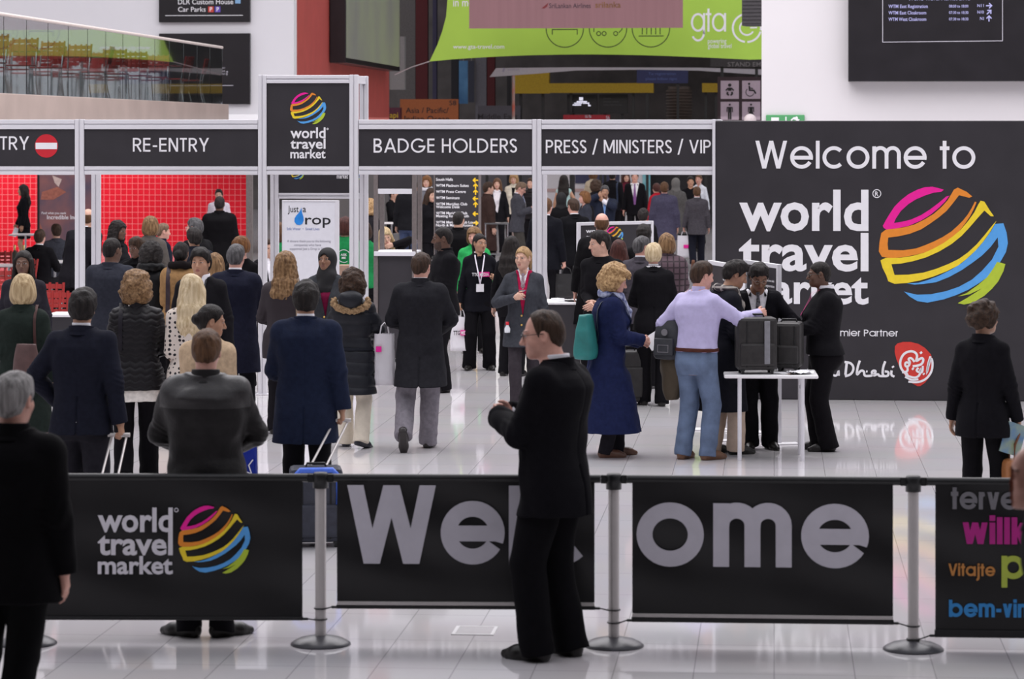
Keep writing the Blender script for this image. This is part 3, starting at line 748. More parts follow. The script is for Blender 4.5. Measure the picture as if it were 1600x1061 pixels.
def ik(a, c, l1, l2, pole):
    d = c - a; L = np.linalg.norm(d)
    if L > (l1 + l2) * .995: c = a + d / L * (l1 + l2) * .995; d = c - a; L = np.linalg.norm(d)
    u = d / L; x = (l1 * l1 - l2 * l2 + L * L) / (2 * L); h = math.sqrt(max(0, l1 * l1 - x * x))
    pole = np.array(pole, float); n = unit(pole - (pole @ u) * u)
    return a + u * x + n * h, c
def folds(X, Y, Z, seed, f=24.):
    r = np.random.RandomState(seed); o = 0
    for _ in range(3):
        a = r.normal(size=3); a[2] *= 1.3; a /= np.linalg.norm(a); p = r.uniform(0, 6.3, 3)
        q = f * (X * a[0] + Y * a[1] + Z * a[2])
        o = o + np.sin(q + p[0] + 1.6 * np.sin(.55 * f * (X * a[2] - Z * a[0] + Y * .6) + p[1]))
    return o / 3

class Skeleton:
    def __init__(s, sex='m', w=1.0, lean=0, side=0, drop=0, lhand='down', rhand='down', lfoot=(-.11, .0, 0, -8, 0), rfoot=(.11, .0, 0, 8, 0),
                 lpole=None, rpole=None, head=(0, 0, 0), hunch=0, twist=0, lthumb=None, rthumb=None):
        s.sex, s.w, s.drop = sex, w, drop
        s.lean, s.side = math.tan(math.radians(lean)), math.tan(math.radians(side))
        m = sex == 'm'; B = BODY_M if m else BODY_F
        s.secs = [(z - drop, s.ox(z), s.oy(z) - .012 * math.exp(-((z - 1.36) / .1) ** 2) * (1 + hunch), a * w, f * (w ** 1.4), b * (w ** 1.2)) for z, a, f, b in B]
        sx = (.158 if m else .138) * (.5 + .5 * w); s.rs = .060 if m else .050
        s.tw = math.radians(twist); ct, st = math.cos(s.tw), math.sin(s.tw)
        s.sh = {}; s.el = {}; s.wr = {}; s.kn = {}; s.an = {}; s.hip = {}; s.foot = {}; s.thumb = {}
        s.lim = 1.0 if m else .87
        for sd, hand, pole, foot, th in ((-1, lhand, lpole, lfoot, lthumb), (1, rhand, rpole, rfoot, rthumb)):
            s.sh[sd] = V3(s.ox(1.42) + sd * sx * ct, s.oy(1.42) - .012 * (1 + hunch) - sd * sx * st, (1.412 if m else 1.405) - drop)
            h = HANDS[hand] if isinstance(hand, str) else hand
            mv = lambda z: V3(s.ox(z), s.oy(z), -drop)
            c = V3(sd * h[0] if isinstance(hand, str) else h[0], h[1], h[2]) + mv(min(1.42, max(.9, h[2]))) * (1 if isinstance(hand, str) else 0)
            s.el[sd], s.wr[sd] = ik(s.sh[sd], c, .285, .255, pole or (sd * .5, -.75, -.45))
            s.hip[sd] = V3(sd * .088, 0, .90 - drop)
            a = V3(foot[0], foot[1], foot[2] + .085); s.foot[sd] = foot
            s.kn[sd], s.an[sd] = ik(s.hip[sd], a, .425, .405, (sd * .12, 1, 0))
            s.thumb[sd] = th
        s.nk = V3(s.ox(1.50), s.oy(1.50) - .014, 1.50 - drop)
        s.hR = basis(*head)
        s.hc = V3(s.ox(1.58), s.oy(1.58) + .006 + .10 * hunch, 1.580 - drop) + s.hR @ V3(0, .012, .066)
    def ox(s, z): return s.side * max(0, z - .92)
    def oy(s, z): return s.lean * max(0, z - .92)
    def hl(s, *p): return s.hc + s.hR @ V3(*p)

def hand_field(F, sk, sd, curl, m=1.0):
    w, e = sk.wr[sd], sk.el[sd]; d = unit(w - e)
    th = sk.thumb[sd] if sk.thumb[sd] is not None else ((0, 1, .25) if d[2] < -.6 else (-sd * .35, 0, 1))
    th = np.array(th, float); th = unit(th - (th @ d) * d)
    n = np.cross(th, d) * sd                     # palm side
    fr = .0088 * m; k = .010
    F.cone(e * .12 + w * .88, w + d * .015, .030 * m, .026 * m, .02)
    base = [w + d * (.088 - .004 * abs(i - 1)) * m + th * (1.5 - i) * .0195 * m for i in range(4)]
    for i, b in enumerate(base): F.cone(w + d * .012 + th * (1.5 - i) * .010 * m, b, .016 * m, .0125 * m, .012)
    for i, (b, L) in enumerate(zip(base, (.072, .080, .074, .058))):
        c = curl[i] if isinstance(curl, (tuple, list)) else curl * (1 + .10 * i)
        a, p, r = c * .55, b, fr
        for seg in (.46, .30, .26):
            q = p + (d * math.cos(a) + n * math.sin(a)) * L * seg * m
            F.cone(p, q, r, r * .92, .004); p, r = q, r * .92; a += c
    t0 = w + d * .024 * m + th * .020 * m; tc = curl[4] if isinstance(curl, (tuple, list)) and len(curl) > 4 else .5
    t1 = t0 + unit(th * .75 + d * .65 + n * .25) * .040 * m; t2 = t1 + unit(d * .9 + th * (.45 - .4 * tc) + n * .5 * tc) * .030 * m; t3 = t2 + unit(d * .9 + th * (.2 - .5 * tc) + n * .7 * tc) * .024 * m
    F.cone(t0, t1, .0145 * m, .0115 * m, .014); F.cone(t1, t2, .0108 * m, .0098 * m, .004); F.cone(t2, t3, .0098 * m, .0082 * m, .004)
    return w + d * .085 * m + n * .02 * m

def head_field(F, sk, female, jaw=1.0, fat=1.0):
    R, P = sk.hR, sk.hl
    E = lambda p, r, k=.02, op='add': F.ell(P(*p), r, R, k, op)
    C = lambda a, b, r0, r1, k=.01, op='add': F.cone(P(*a), P(*b), r0, r1, k, 0, op)
    j = .94 if female else 1.0
    E((0, -.014, .030), (.074, .094, .086), .0)
    E((0, -.040, -.010), (.062, .064, .070), .03)
    E((0, .022, -.030), (.060 * fat, .066, .088 * j), .03)
    E((0, .040, -.078), (.044 * jaw * fat, .046, .034 * j), .03)
    E((0, .068, -.100 * j), (.022 * jaw, .020, .018), .025)
    for q in (-1, 1):
        E((q * .040 * fat, .056, -.030), (.022, .024, .024), .025)
        E((q * .0325, .100, .004), (.020, .020, .0125), .012, 'sub')
        E((q * .0320, .0765, .003), (.0138, .0138, .0125), .002)
        C((q * .016, .089, .020), (q * .048, .074, .021), .0085, .0065, .012)
        C((q * .018, .0875, .0125), (q * .044, .077, .0105), .0042, .0036, .005)
        E((q * .077, -.008, -.008), (.009, .021, .033), .006)
        E((q * .081, -.002, -.008), (.006, .010, .018), .006, 'sub')
    C((0, .086, .008), (0, .110, -.034), .0085, .0125, .012)
    C((-.012, .096, -.039), (.012, .096, -.039), .0085, .0085, .006)
    C((-.019, .0865, -.0635), (.019, .0865, -.0635), .0062, .0062, .006)
    C((-.017, .0860, -.0745), (.017, .0860, -.0745), .0068, .0068, .006)
    C((-.028, .084, -.0690), (.028, .084, -.0690), .0022, .0022, .003, 'sub')
    F.cone(sk.nk + V3(0, -.004, -.03), P(0, -.022, -.050), .060 if not female else .050, .056 if not female else .047, .03)

def face_index(sk, V, F, brows=True, beard=False):
    c = V[F].mean(1) - sk.hc; q = c @ sk.hR; x, y, z = np.abs(q[:, 0]), q[:, 1], q[:, 2]
    m = np.zeros(len(F), int)
    f = y > .055
    lip = f & (x < .022 - .010 * np.abs((z + .069) / .010)) & (np.abs(z + .069) < .0095); m[lip] = 1
    ey = np.sqrt(((x - .0320) / .0135) ** 2 + ((z - .0025) / .0058) ** 2); eye = f & (ey < 1) & (y < .0945); m[eye] = 2
    m[eye & (np.hypot(x - .0320, z - .003) < .0064)] = 3
    if brows:
        b = f & (np.abs(z - .0255 - .10 * (x - .03) + np.maximum(0, x - .042) * .5) < .0036) & (x > .015) & (x < .050); m[b] = 4
    if beard:
        b = (y > -.01) & (z < -.030) & (z > -.13) & ~lip & (z < -.052 + .4 * (x - .02)) & (y > .02); m[b] = 5
    return m

def hair_field(sk, style, h, seed, female):
    big = style in ('long', 'wavy', 'ponytail', 'braids', 'hijab')
    lo = sk.hc - V3(.22, .24, .55 if big else .24); hi = sk.hc + V3(.22, .22, .20)
    F = Field(lo, hi, h)
    X, Y, Z = F.all(); x, y, z = X - sk.hc[0], Y - sk.hc[1], Z - sk.hc[2]; R = sk.hR
    qx, qy, qz = (x * R[0, i] + y * R[1, i] + z * R[2, i] for i in range(3))
    def el(c, r):
        a = np.sqrt(((qx - c[0]) / r[0]) ** 2 + ((qy - c[1]) / r[1]) ** 2 + ((qz - c[2]) / r[2]) ** 2)
        return (a - 1) * min(r)
    t = {'short': .012, 'cropped': .005, 'thin': .008, 'bob': .032, 'long': .020, 'wavy': .028, 'curly': .055, 'ponytail': .010, 'bun': .012, 'bald': .005, 'fringe': .018,
         'braids': .014, 'hijab': .020, 'short_thick': .022, 'pixie': .020, 'curly_short': .034, 'receding': .008}[style]
    d = smin(el((0, -.014, .030), (.074 + t, .094 + t, .086 + t)), el((0, -.042, -.012), (.064 + t, .066 + t, .074 + t)), .03)
    rs = np.random.RandomState(seed)
    if style in ('bob', 'long', 'wavy', 'curly', 'fringe', 'pixie', 'curly_short'):
        low = {'bob': -.115, 'long': -.14, 'wavy': -.14, 'curly': -.13, 'fringe': -.10, 'pixie': -.075, 'curly_short': -.07}[style]
        if style in ('bob', 'curly', 'long', 'wavy'):
            d = smin(d, el((0, -.020, -.055), (.076 + t * .9, .078 + t * .8, .085)), .05)
        zb = np.interp(qy, [-.2, -.02, .02, .045, .07, .10], [low, low, low * .8, -.01 if style in ('pixie', 'curly_short') else -.05, .045, .055])
        d = np.maximum(d, (zb - qz) * .8)
        face = el((0, .115, -.035), (.056, .070, .098))
        d = np.maximum(d, -face)
    elif style == 'hijab':
        d = smin(d, el((0, -.010, -.075), (.075, .085, .085)), .05)
        d = smin(d, el((0, -.01, -.17), (.098, .10, .10)), .05)
        face = el((0, .115, -.028), (.050, .078, .084)); d = np.maximum(d, -face)
    else:
        hl = {'receding': .035, 'bald': .0}.get(style, 0)
        zb = np.interp(qy, [-.12, -.085, -.048, -.034, -.012, .006, .018, .034, .055, .078, .11], [-.088, -.084, -.070, .004, .022, .018, -.018, .010, .040, .066, .070])
        if style == 'receding': zb = np.interp(qy, [-.12, -.085, -.048, -.034, -.012, .006, .018, .030, .040, .060, .11], [-.088, -.084, -.070, .004, .022, .018, -.02, .02, .070, .120, .14])
        if style == 'bald': zb = np.maximum(zb, np.interp(qy, [-.12, .02, .05], [-.09, -.03, .2]))
        d = np.maximum(d, (zb + .006 * folds(X, Y, Z, seed + 4, 95) - qz) * .75)
        if style == 'bald': d = np.maximum(d, qz - .045)
    if style in ('short_thick', 'short', 'fringe'):
        d = d - .010 * np.clip((qz - .05) / .06, 0, 1) * np.clip((qy + .05) / .1, 0, 1)
    F.v = d.astype(np.float32)
    if style not in ('hijab', 'cropped', 'bald'): F.v += (.0035 * folds(X, Y, Z * .5, seed + 2, 70)).astype(np.float32)
    hb = lambda x_, y_, z_: V3(sk.hc[0] + x_, sk.hc[1] + y_, sk.hc[2] + z_)
    if style in ('long', 'wavy'):
        yb = -.085
        for q in (-.075, -.045, -.018, .018, .045, .075):
            F.chain([sk.hl(q * .8, -.06, -.02), hb(q * 1.05, yb - .02, -.17), hb(q * 1.2, yb - .045, -.27 - .03 * rs.rand()), hb(q * 1.1 + rs.uniform(-.01, .01), yb - .045, -.36 - .05 * rs.rand())], [.042, .044, .040, .014], .03, .03)
        for q in (-1, 1):
            F.chain([sk.hl(q * .072, .0, .0), sk.hl(q * .085, .005, -.10), hb(q * .105, -.01, -.20), hb(q * .11, .03, -.29)], [.024, .030, .030, .010], .03, .03)
    if style == 'ponytail':
        F.cone(sk.hl(0, -.10, .03), sk.hl(0, -.125, .02), .022, .024, .01)
        F.chain([sk.hl(0, -.125, .02), sk.hl(0, -.15, -.05), hb(*(sk.hR @ V3(0, -.14, 0))[:2], -.20), hb(*(sk.hR @ V3(.01, -.12, 0))[:2], -.27)], [.024, .032, .026, .008], .02, .01)
    if style == 'braids':
        for q in np.linspace(-1, 1, 9):
            a = q * 1.9; px_, py_ = math.sin(a) * .082, -math.cos(a) * .095 - .01
            if py_ > .03: continue
            F.chain([sk.hl(px_, py_, .03), sk.hl(px_ * 1.1, py_ * 1.05, -.08), hb(px_ * 1.35, py_ * 1.05 - .0, -.20), hb(px_ * 1.4, py_ * 1.0 + .01, -.30)], [.020, .021, .020, .012], .012, .012)
    if style == 'bun': F.ell(sk.hl(0, -.118, -.005), (.048, .042, .045), R, .012)
    if style == 'hijab':
        F.cone(hb(0, -.02, -.17), hb(0, -.005, -.30), .095, .135, .05); F.cone(hb(-.05, .06, -.16), hb(.07, .085, -.30), .04, .05, .04)
    amp, fr = {'curly': (.013, 62), 'curly_short': (.010, 70), 'wavy': (.006, 48), 'long': (.004, 60), 'bob': (.003, 60), 'hijab': (.004, 40), 'short_thick': (.004, 90)}.get(style, (.0018, 110))
    if style in ('curly', 'curly_short', 'wavy'): F.disp(lambda X, Y, Z: .0045 * folds(X, Y, Z, seed + 6, 150))
    if style in ('short', 'short_thick', 'pixie', 'receding'): F.disp(lambda X, Y, Z: .0020 * folds(X, Y, Z * .45, seed + 7, 170))
    st = .35 if style in ('long', 'wavy', 'bob', 'hijab', 'ponytail') else 1
    F.disp(lambda X, Y, Z: amp * folds(X, Y, Z * st, seed, fr))
    return F

NP = [0]
PEOPLE = {}
def place(px, hy=None, h=None, fy=None, Y=None):
    """where someone stands, from the head row with a height, or from the foot row, or from the distance"""
    if fy is not None: Y = EYE * FPX / (fy - HOR)
    if Y is None: Y = FPX * (EYE - h) / (hy - HOR)
    if h is None: h = EYE - (hy - HOR) * Y / FPX
    return gx(px, Y), Y, h

def person(key, px, hy, label, face=0, h=None, fy=None, Y=None, sex='m', skin='light', hair=('short', 'darkbrown'), wear=(), legs=('trousers', '17161a'),
           shoes='14110f', q=None, group=None, curl=.35, lcurl=None, rcurl=None, beard=False, glasses=None, jaw=1.0, fat=1.0, extras=(), heel=0, dx=0, **pose):
    """one person facing `face` degrees clockwise from straight away; wear lists clothing layers from the skin outwards"""
    x, y, h = place(px, hy, h, fy, Y)
    u = h / 1.75; NP[0] += 1; seed = NP[0] * 7 + 3
    if q is None: q = .0060 if y < 20 else .0070 if y < 32 else .0095 if y < 45 else .0125
    female = sex == 'f'
    sk = Skeleton(sex, **pose)
    root = empty('person', (x + dx, y, 0), -math.radians(face), label, 'person', group)
    sk.u, sk.root = u, root
    hands_z = [sk.wr[s][2] for s in (-1, 1)]
    pts = [sk.wr[s] for s in (-1, 1)] + [sk.el[s] for s in (-1, 1)] + [sk.an[s] for s in (-1, 1)] + [sk.kn[s] for s in (-1, 1)]
    lo = np.minimum(np.min(pts, 0) - .22, V3(-.30, -.26, -.02)); hi = np.maximum(np.max(pts, 0) + .22, V3(.30, .26, 1.80 - sk.drop))
    hi[2] = sk.hc[2] + .17; lo[2] = -.02
    # ---- body
    F = Field(lo, hi, q, [(sk.hc[2] - .17, 9)] + [(z - .20, z + .20) for z in hands_z], 2.2)
    F.loft(sk.secs, 0)
    L = sk.lim
    for s in (-1, 1):
        F.cone(sk.hip[s], sk.kn[s], .080 * L * (.5 + .5 * sk.w), .056 * L, .03); F.cone(sk.kn[s], sk.an[s], .054 * L, .036 * L, .02)
        F.cone(sk.an[s] + V3(0, 0, -.03), sk.an[s] + foot_dir(sk, s) * .12 + V3(0, 0, -.052), .028, .020, .015)
        F.cone(sk.sh[s], sk.el[s], .050 * L, .041 * L, .04); F.cone(sk.el[s], sk.wr[s], .041 * L, .028 * L, .012)
        cc = (lcurl if s < 0 else rcurl) or curl
        sk.grip = getattr(sk, 'grip', {}); sk.grip[s] = hand_field(F, sk, s, cc, .93 if female else 1.0)
    head_field(F, sk, female, jaw, fat)
    V, Q = F.mesh()
    sm = skin_mats(skin, hair[1] if hair and hair[1] in HAIRC else 'darkbrown')
    if beard: sm = sm + [mat('stubble_' + skin, tuple(.45 * c + .012 for c in SKIN[skin][0]), .7, noise=.2, nscale=80)]
    np_mesh('body', (V, Q), sm, root, u, face_index(sk, V, Q, True, beard))
    # ---- hair
    if hair:
        hf = hair_field(sk, hair[0], min(q, .0085), seed, female)
        r = hf.mesh()
        hm = cloth(hair[1], 'cotton') if hair[0] == 'hijab' else hair_mat(hair[1], hair[0] in ('curly', 'curly_short'))
        np_mesh('headscarf' if hair[0] == 'hijab' else 'hair', r, hm, root, u)
    # ---- legs and shoes
    if legs:
        kind, lc = legs[0], legs[1]; ck = legs[2] if len(legs) > 2 else ('denim' if kind == 'jeans' else 'wool')
        G = Field((lo[0], lo[1], 0), (hi[0], hi[1], 1.10 - sk.drop), q * 1.15)
        if kind in ('trousers', 'jeans'):
            wd = {'trousers': .010, 'jeans': .006}[kind] + (legs[3] if len(legs) > 3 else 0)
            G.loft([(z, a, b, c + .012, d + .012, e + .012) for z, a, b, c, d, e in sk.secs if z + sk.drop < 1.075], 0)
            for s in (-1, 1):
                d = unit(sk.an[s] - sk.kn[s])
                G.cone(sk.hip[s], sk.kn[s], (.084 * L + wd) * (.6 + .4 * sk.w), .062 * L + wd + .004, .03)
                G.cone(sk.kn[s], sk.an[s] + d * .056, .062 * L + wd + .004, .054 + wd * 1.25, .015, 1)
            G.disp(lambda X, Y, Z: .0045 * folds(X, Y, Z, seed, 26) + .004 * folds(X, Y, Z * 1.6, seed + 9, 40) * np.clip((.35 - Z) / .25, 0, 1))
            G.cut(lambda X, Y, Z: Z - (1.04 - sk.drop))
        else:                                     # skirt
            z1 = legs[3] if len(legs) > 3 else .50
            G.loft([(z, a, b, c + .014, d + .014, e + .014) for z, a, b, c, d, e in sk.secs if .85 < z + sk.drop < 1.075] + [(z1, 0, 0, .19, .14, .15), (.66, 0, 0, .185, .13, .145)], 0)
        np_mesh('jeans' if kind == 'jeans' else kind, G.mesh(), cloth(lc, ck), root, u)
    for s in (-1, 1):
        if shoes: shoe(sk, s, shoes, root, u, q, female and heel)
    # ---- clothes
    for i, wr in enumerate(wear): garment(sk, wr, root, u, q, seed + i * 13, lo, hi)
    if glasses: eyeglasses(sk, root, u, glasses)
    for e in extras: e(sk, root, u)
    PEOPLE[key] = sk
    return sk
def foot_dir(sk, s):
    a = math.radians(sk.foot[s][3]); p = math.radians(sk.foot[s][4])
    return V3(math.sin(a) * math.cos(p), math.cos(a) * math.cos(p), -math.sin(p))
def shoe(sk, s, color, root, u, q, heel=0):
    a = sk.an[s]; d = foot_dir(sk, s); sd = unit(V3(d[1], -d[0], 0)); up = np.cross(sd, d)
    o = a - up * .085
    lo, hi = a - .30, a + .30
    F = Field(lo, hi, min(q, .009))
    f = .92 if sk.sex == 'f' else 1.0
    pt = lambda y, z: o + d * y * f + up * z * f
    F.cone(pt(-.045, .036), pt(.03, .045), .037, .040); F.cone(pt(.03, .045), pt(.115, .028), .041, .040, .03); F.cone(pt(.115, .028), pt(.185, .020), .040, .024, .03)
    F.cone(pt(-.02, .05), pt(-.012, .105), .042, .038, .03, 1)
    F.cut(lambda X, Y, Z: -((X - o[0]) * up[0] + (Y - o[1]) * up[1] + (Z - o[2]) * up[2]) + .001)
    F.put(lambda X, Y, Z: np.maximum(np.abs((X - o[0]) * up[0] + (Y - o[1]) * up[1] + (Z - o[2]) * up[2] - .008) - .008, np.maximum(np.abs((X - o[0]) * sd[0] + (Y - o[1]) * sd[1] + (Z - o[2]) * sd[2]) - .030, np.abs((X - o[0]) * d[0] + (Y - o[1]) * d[1] + (Z - o[2]) * d[2] - .055) - .115)), o - .2, o + .3, .012)
    r = F.mesh()
    np_mesh('shoe', r, mat('shoe_leather', lin(color), .36, noise=.15, nscale=20, bump=.05, bscale=60), root, u)

GARMENT = {                                      # name, thickness, hem height, neck opening depth (None = closed), collar, sleeves
 'tshirt': ('shirt', .010, .80, None, 'round', 'long'), 'shirt': ('shirt', .010, .88, None, 'shirt', 'long'), 'sweater': ('sweater', .018, .84, None, 'round', 'long'), 'vest': ('knitted_vest', .016, .90, 1.26, 'none', None),
 'suit': ('suit_jacket', .026, .76, 1.06, 'lapel', 'long'), 'blazer': ('blazer', .026, .76, 1.06, 'lapel', 'long'), 'coat': ('overcoat', .036, .48, 1.22, 'lapel', 'long'), 'closedcoat': ('overcoat', .036, .50, None, 'stand', 'long'),
 'jacket': ('jacket', .034, .80, None, 'stand', 'long'), 'parka': ('parka', .046, .55, None, 'stand', 'long'), 'cardigan': ('cardigan', .020, .82, 1.2, 'none', 'long'), 'trench': ('trench_coat', .034, .50, 1.25, 'lapel', 'long')}
def garment(sk, spec, root, u, q, seed, lo, hi):
    kind, color = spec[0], spec[1]; o = spec[2] if len(spec) > 2 else {}
    name, off, hem, vz, collar, sleeves = GARMENT[kind]
    name = o.get('name', name); off = o.get('off', off); hem = o.get('hem', hem) - (0 if o.get('abs') else 0); vz = o.get('v', vz); collar = o.get('collar', collar); sleeves = o.get('sleeves', sleeves)
    flare = o.get('flare', {'tshirt': .0, 'shirt': -.012, 'sweater': .0, 'vest': -.012, 'suit': .012, 'blazer': .014, 'jacket': -.01}.get(kind, .03)); ck = o.get('cloth', 'wool'); dr = sk.drop
    m = cloth(color, ck, o.get('color2'))
    L = sk.lim
    G = Field((lo[0] - .04, lo[1] - .04, hem - dr - .05), (hi[0] + .04, hi[1] + .04, max(1.64 - dr, max(sk.wr[1][2], sk.wr[-1][2], sk.el[1][2], sk.el[-1][2]) + .10)), q * 1.1)
    secs = [(z, a, b, c + off, d + off, e + off) for z, a, b, c, d, e in sk.secs if z + dr > max(hem, .84) and z + dr < 1.45]
    tz = 1.50 - dr
    f_ = 1 if sk.sex == 'm' else .88
    secs.append((tz - .022, sk.ox(1.5), sk.oy(1.48) - .012, .100 * f_ + off * .6, .066 * f_ + off * .4, .078 * f_ + off * .5))
    secs.append((tz + .008, sk.ox(1.5), sk.oy(1.5) - .012, .078 * f_ + off * .4, .066 * f_ + off * .3, .074 * f_ + off * .3))
    if hem < .90:
        fr = max(0, (.90 - hem)) / .45
        ys = [sk.an[s][1] for s in (-1, 1)]; stride = (max(ys) - min(ys)) * .30 * min(1, fr)
        xs = max(abs(sk.an[s][0]) for s in (-1, 1)) - .11
        W = (.180 if sk.sex == 'm' else .178) * sk.w
        secs.append((hem - dr, 0, (ys[0] + ys[1]) / 2 * .35 * fr, W + off * .8 + flare * (fr + .25) + max(0, xs) * .5 * fr, .110 * sk.w + off + flare * fr * .8 + stride, .122 * sk.w + off + flare * fr * .8 + stride))
        if hem < .70: secs.append((.74 - dr, 0, 0, W + off * .8 + flare * .45, .112 * sk.w + off + flare * .4 + stride * .4, .126 * sk.w + off + flare * .4 + stride * .4))
    else:
        S_ = np.array(sk.secs); secs.append((hem - dr,) + tuple(float(np.interp(hem - dr, S_[:, 0], S_[:, j])) + (off if j > 2 else 0) for j in range(1, 6)))
    G.loft(secs, 0, 2.25)
    for s in (-1, 1):
        nb = V3(sk.ox(1.5) + s * .055, sk.oy(1.48) - .012, 1.450 - dr)
        pad = .004 if kind in ('suit', 'blazer', 'coat') else 0
        G.cone(nb, sk.sh[s] + V3(0, 0, pad), .044 + off * .5, (.052 if sk.sex == 'm' else .045) + off * .75 + pad, .05)
    if sleeves:
        for s in (-1, 1):
            e, w = sk.el[s], sk.wr[s]; d = unit(w - e)
            r0 = (.054 * L + off * .82)
            if sleeves == 'short':
                G.cone(sk.sh[s], sk.sh[s] * .35 + e * .65, r0, .056 * L + off, .022, 1); continue
            we = w + d * o.get('cuff', .012)
            G.cone(sk.sh[s], e, r0, .047 * L + off * .72, .022); G.cone(e, we, .047 * L + off * .72, .037 * L + off * .62, .012, 1)
    per = o.get('ridge')
    if per: G.disp(lambda X, Y, Z: o.get('rdep', .006) * (1 - np.abs(np.sin(PI * (Z + o.get('zig', 0) * np.abs((X / .045) % 2 - 1)) / per + .25 * np.sin(X * 9)))) ** 2 * 1.6)
    under = kind in ('shirt', 'vest') and not o.get('belt')
    A = o.get('fold', .002 if under else .0055 if kind not in ('suit', 'blazer') else .0045)
    G.disp(lambda X, Y, Z: A * folds(X, Y, Z, seed, 20) + A * .55 * folds(X, Y, Z, seed + 5, 46))
    # sleeve creases round the elbows
    for s in (-1, 1):
        e = sk.el[s]; ax_ = unit(sk.wr[s] - sk.sh[s])
        sl, X, Y, Z = G.block(e - .16, e + .16)
        t = (X - e[0]) * ax_[0] + (Y - e[1]) * ax_[1] + (Z - e[2]) * ax_[2]; rr = np.sqrt((X - e[0]) ** 2 + (Y - e[1]) ** 2 + (Z - e[2]) ** 2)
        G.v[sl] = G.v[sl] + ((.0012 if under else .005) * np.sin(t * 120 + 6 * np.sin(X * 22 + Z * 13 + seed)) * np.clip(1 - rr / .15, 0, 1)).astype(np.float32)
    if o.get('seam', kind in ('suit', 'blazer', 'coat', 'closedcoat')):
        G.disp(lambda X, Y, Z: np.where(Y < 0, .006 * np.exp(-(X / .007) ** 2) * np.where(Z + dr < hem + .26, 2.2, .55), 0))
    G.cut(lambda X, Y, Z: (hem - dr + .03 * o.get('tilt', 0) * Y) - Z)
    ox, oy = sk.ox(1.5), sk.oy(1.5) - .014
    nr = .064 if sk.sex == 'm' else .056
    inner = 0 if kind in ('tshirt', 'shirt', 'sweater') else .010
    R0 = nr + inner + o.get('neck', 0)
    G.cut(lambda X, Y, Z: np.minimum(R0 - np.sqrt((X - ox) ** 2 + ((Y - oy) * .95) ** 2) + .0 * Z, (Z - (1.455 - dr)) * 4))
    G.cut(lambda X, Y, Z: np.where(np.sqrt((X - ox) ** 2 + (Y - oy) ** 2) < .16, Z - (1.53 - dr) + (Y - oy) * .25, -1))
    if vz is not None:
        vw = o.get('vw', .075)
        zt = 1.50 - dr; zb = vz - dr
        G.cut(lambda X, Y, Z: np.where(Y - np.interp(Z, [dr * 0 + zb - .2, zt], [0, oy * .6]) > .01, np.minimum((vw * np.clip((Z - zb) / (zt - zb), 0, 1.2) - np.abs(X - ox * np.clip((Z - zb) / (zt - zb), 0, 1))) * .9, Z - zb), -1))
        # lapels stand a little proud of the front
    if vz is not None and collar == 'lapel':
        zt = 1.50 - dr; zb = vz - dr; vw = o.get('vw', .075)
        G.disp(lambda X, Y, Z: np.where((Y > .02) & (Z > zb) & (Z < zt - .02), -.008 * np.clip(1 - np.abs((np.abs(X) - vw * (Z - zb) / (zt - zb) - .028) / .034), 0, .6) / .6 * np.clip((Z - zb) / .1, 0, 1) * (np.clip(np.abs(X) / .02, 0, 1)), 0))
    r = G.mesh()
    if r is None: return
    mi = None
    if o.get('yoke'):
        cz = r[0][r[1]].mean(1); mi = ((cz[:, 2] > o['yoke'] - dr) & (np.abs(cz[:, 0]) < .26)).astype(int); m2 = [m, mat('smooth_leather', tuple(x * 1.25 for x in lin(color)), .42, noise=.2, nscale=14, bump=.2, bscale=40)]
    ob = np_mesh(name, r, m2 if mi is not None else m, root, u, mi)
    # ---- collar
    if collar in ('lapel', 'stand', 'shirt', 'round', 'hood'):
        ht, rr, th = {'lapel': (.058, .071 + inner, .009), 'stand': (.070, .068 + inner, .009), 'shirt': (.074, .064, .004), 'round': (.034, .066, .006), 'hood': (.04, .085, .01)}[collar]
        if sk.sex == 'f': rr -= .007
        rr += o.get('neck', 0)
        c0 = V3(ox, oy - .002, 1.478 - dr)
        K = Field(c0 - V3(.16, .16, .06), c0 + V3(.16, .18, .12), min(q, .008) * .8)
        gap = o.get('gap', {'lapel': .062, 'stand': .0, 'shirt': .012, 'round': 0, 'hood': .05}[collar])
        def ring(X, Y, Z):
            tilt = sk.lean * .9
            x, y, z = X - c0[0], Y - c0[1] - (Z - c0[2]) * tilt, Z - c0[2]
            rad = np.sqrt(x * x + (y * .96) ** 2)
            slope = .16 if collar != 'lapel' else .26
            rw = rr + np.where(z < .01, (0.01 - z) * (.2 if collar == 'shirt' else .55), 0) + (z * -.10)
            d = np.abs(rad - rw) - th
            top = z - (ht - slope * (y + rr) * .5)
            d = np.maximum(d, np.maximum(top, -.022 - z - y * .12))
            if gap: d = np.maximum(d, np.where(y > 0, gap + np.clip(z, 0, .1) * .2 - np.abs(x), -1))
            return d
        K.v = ring(*K.all()).astype(np.float32)
        r = K.mesh()
        if r is not None: np_mesh('collar', r, cloth(o['collar_color'], 'cotton') if 'collar_color' in o else m, root, u)
    if o.get('belt'):
        z0 = o['belt'] - dr
        B = Field((lo[0], lo[1], z0 - .05), (hi[0], hi[1], z0 + .05), q)
        B.loft([(z, a, b, c + off + .007, d + off + .007, e + off + .007) for z, a, b, c, d, e in sk.secs], 0, 2.25)
        B.cut(lambda X, Y, Z: np.abs(Z - z0) - .016)
        np_mesh('belt', B.mesh(), cloth(o.get('belt_color', color), 'wool'), root, u)
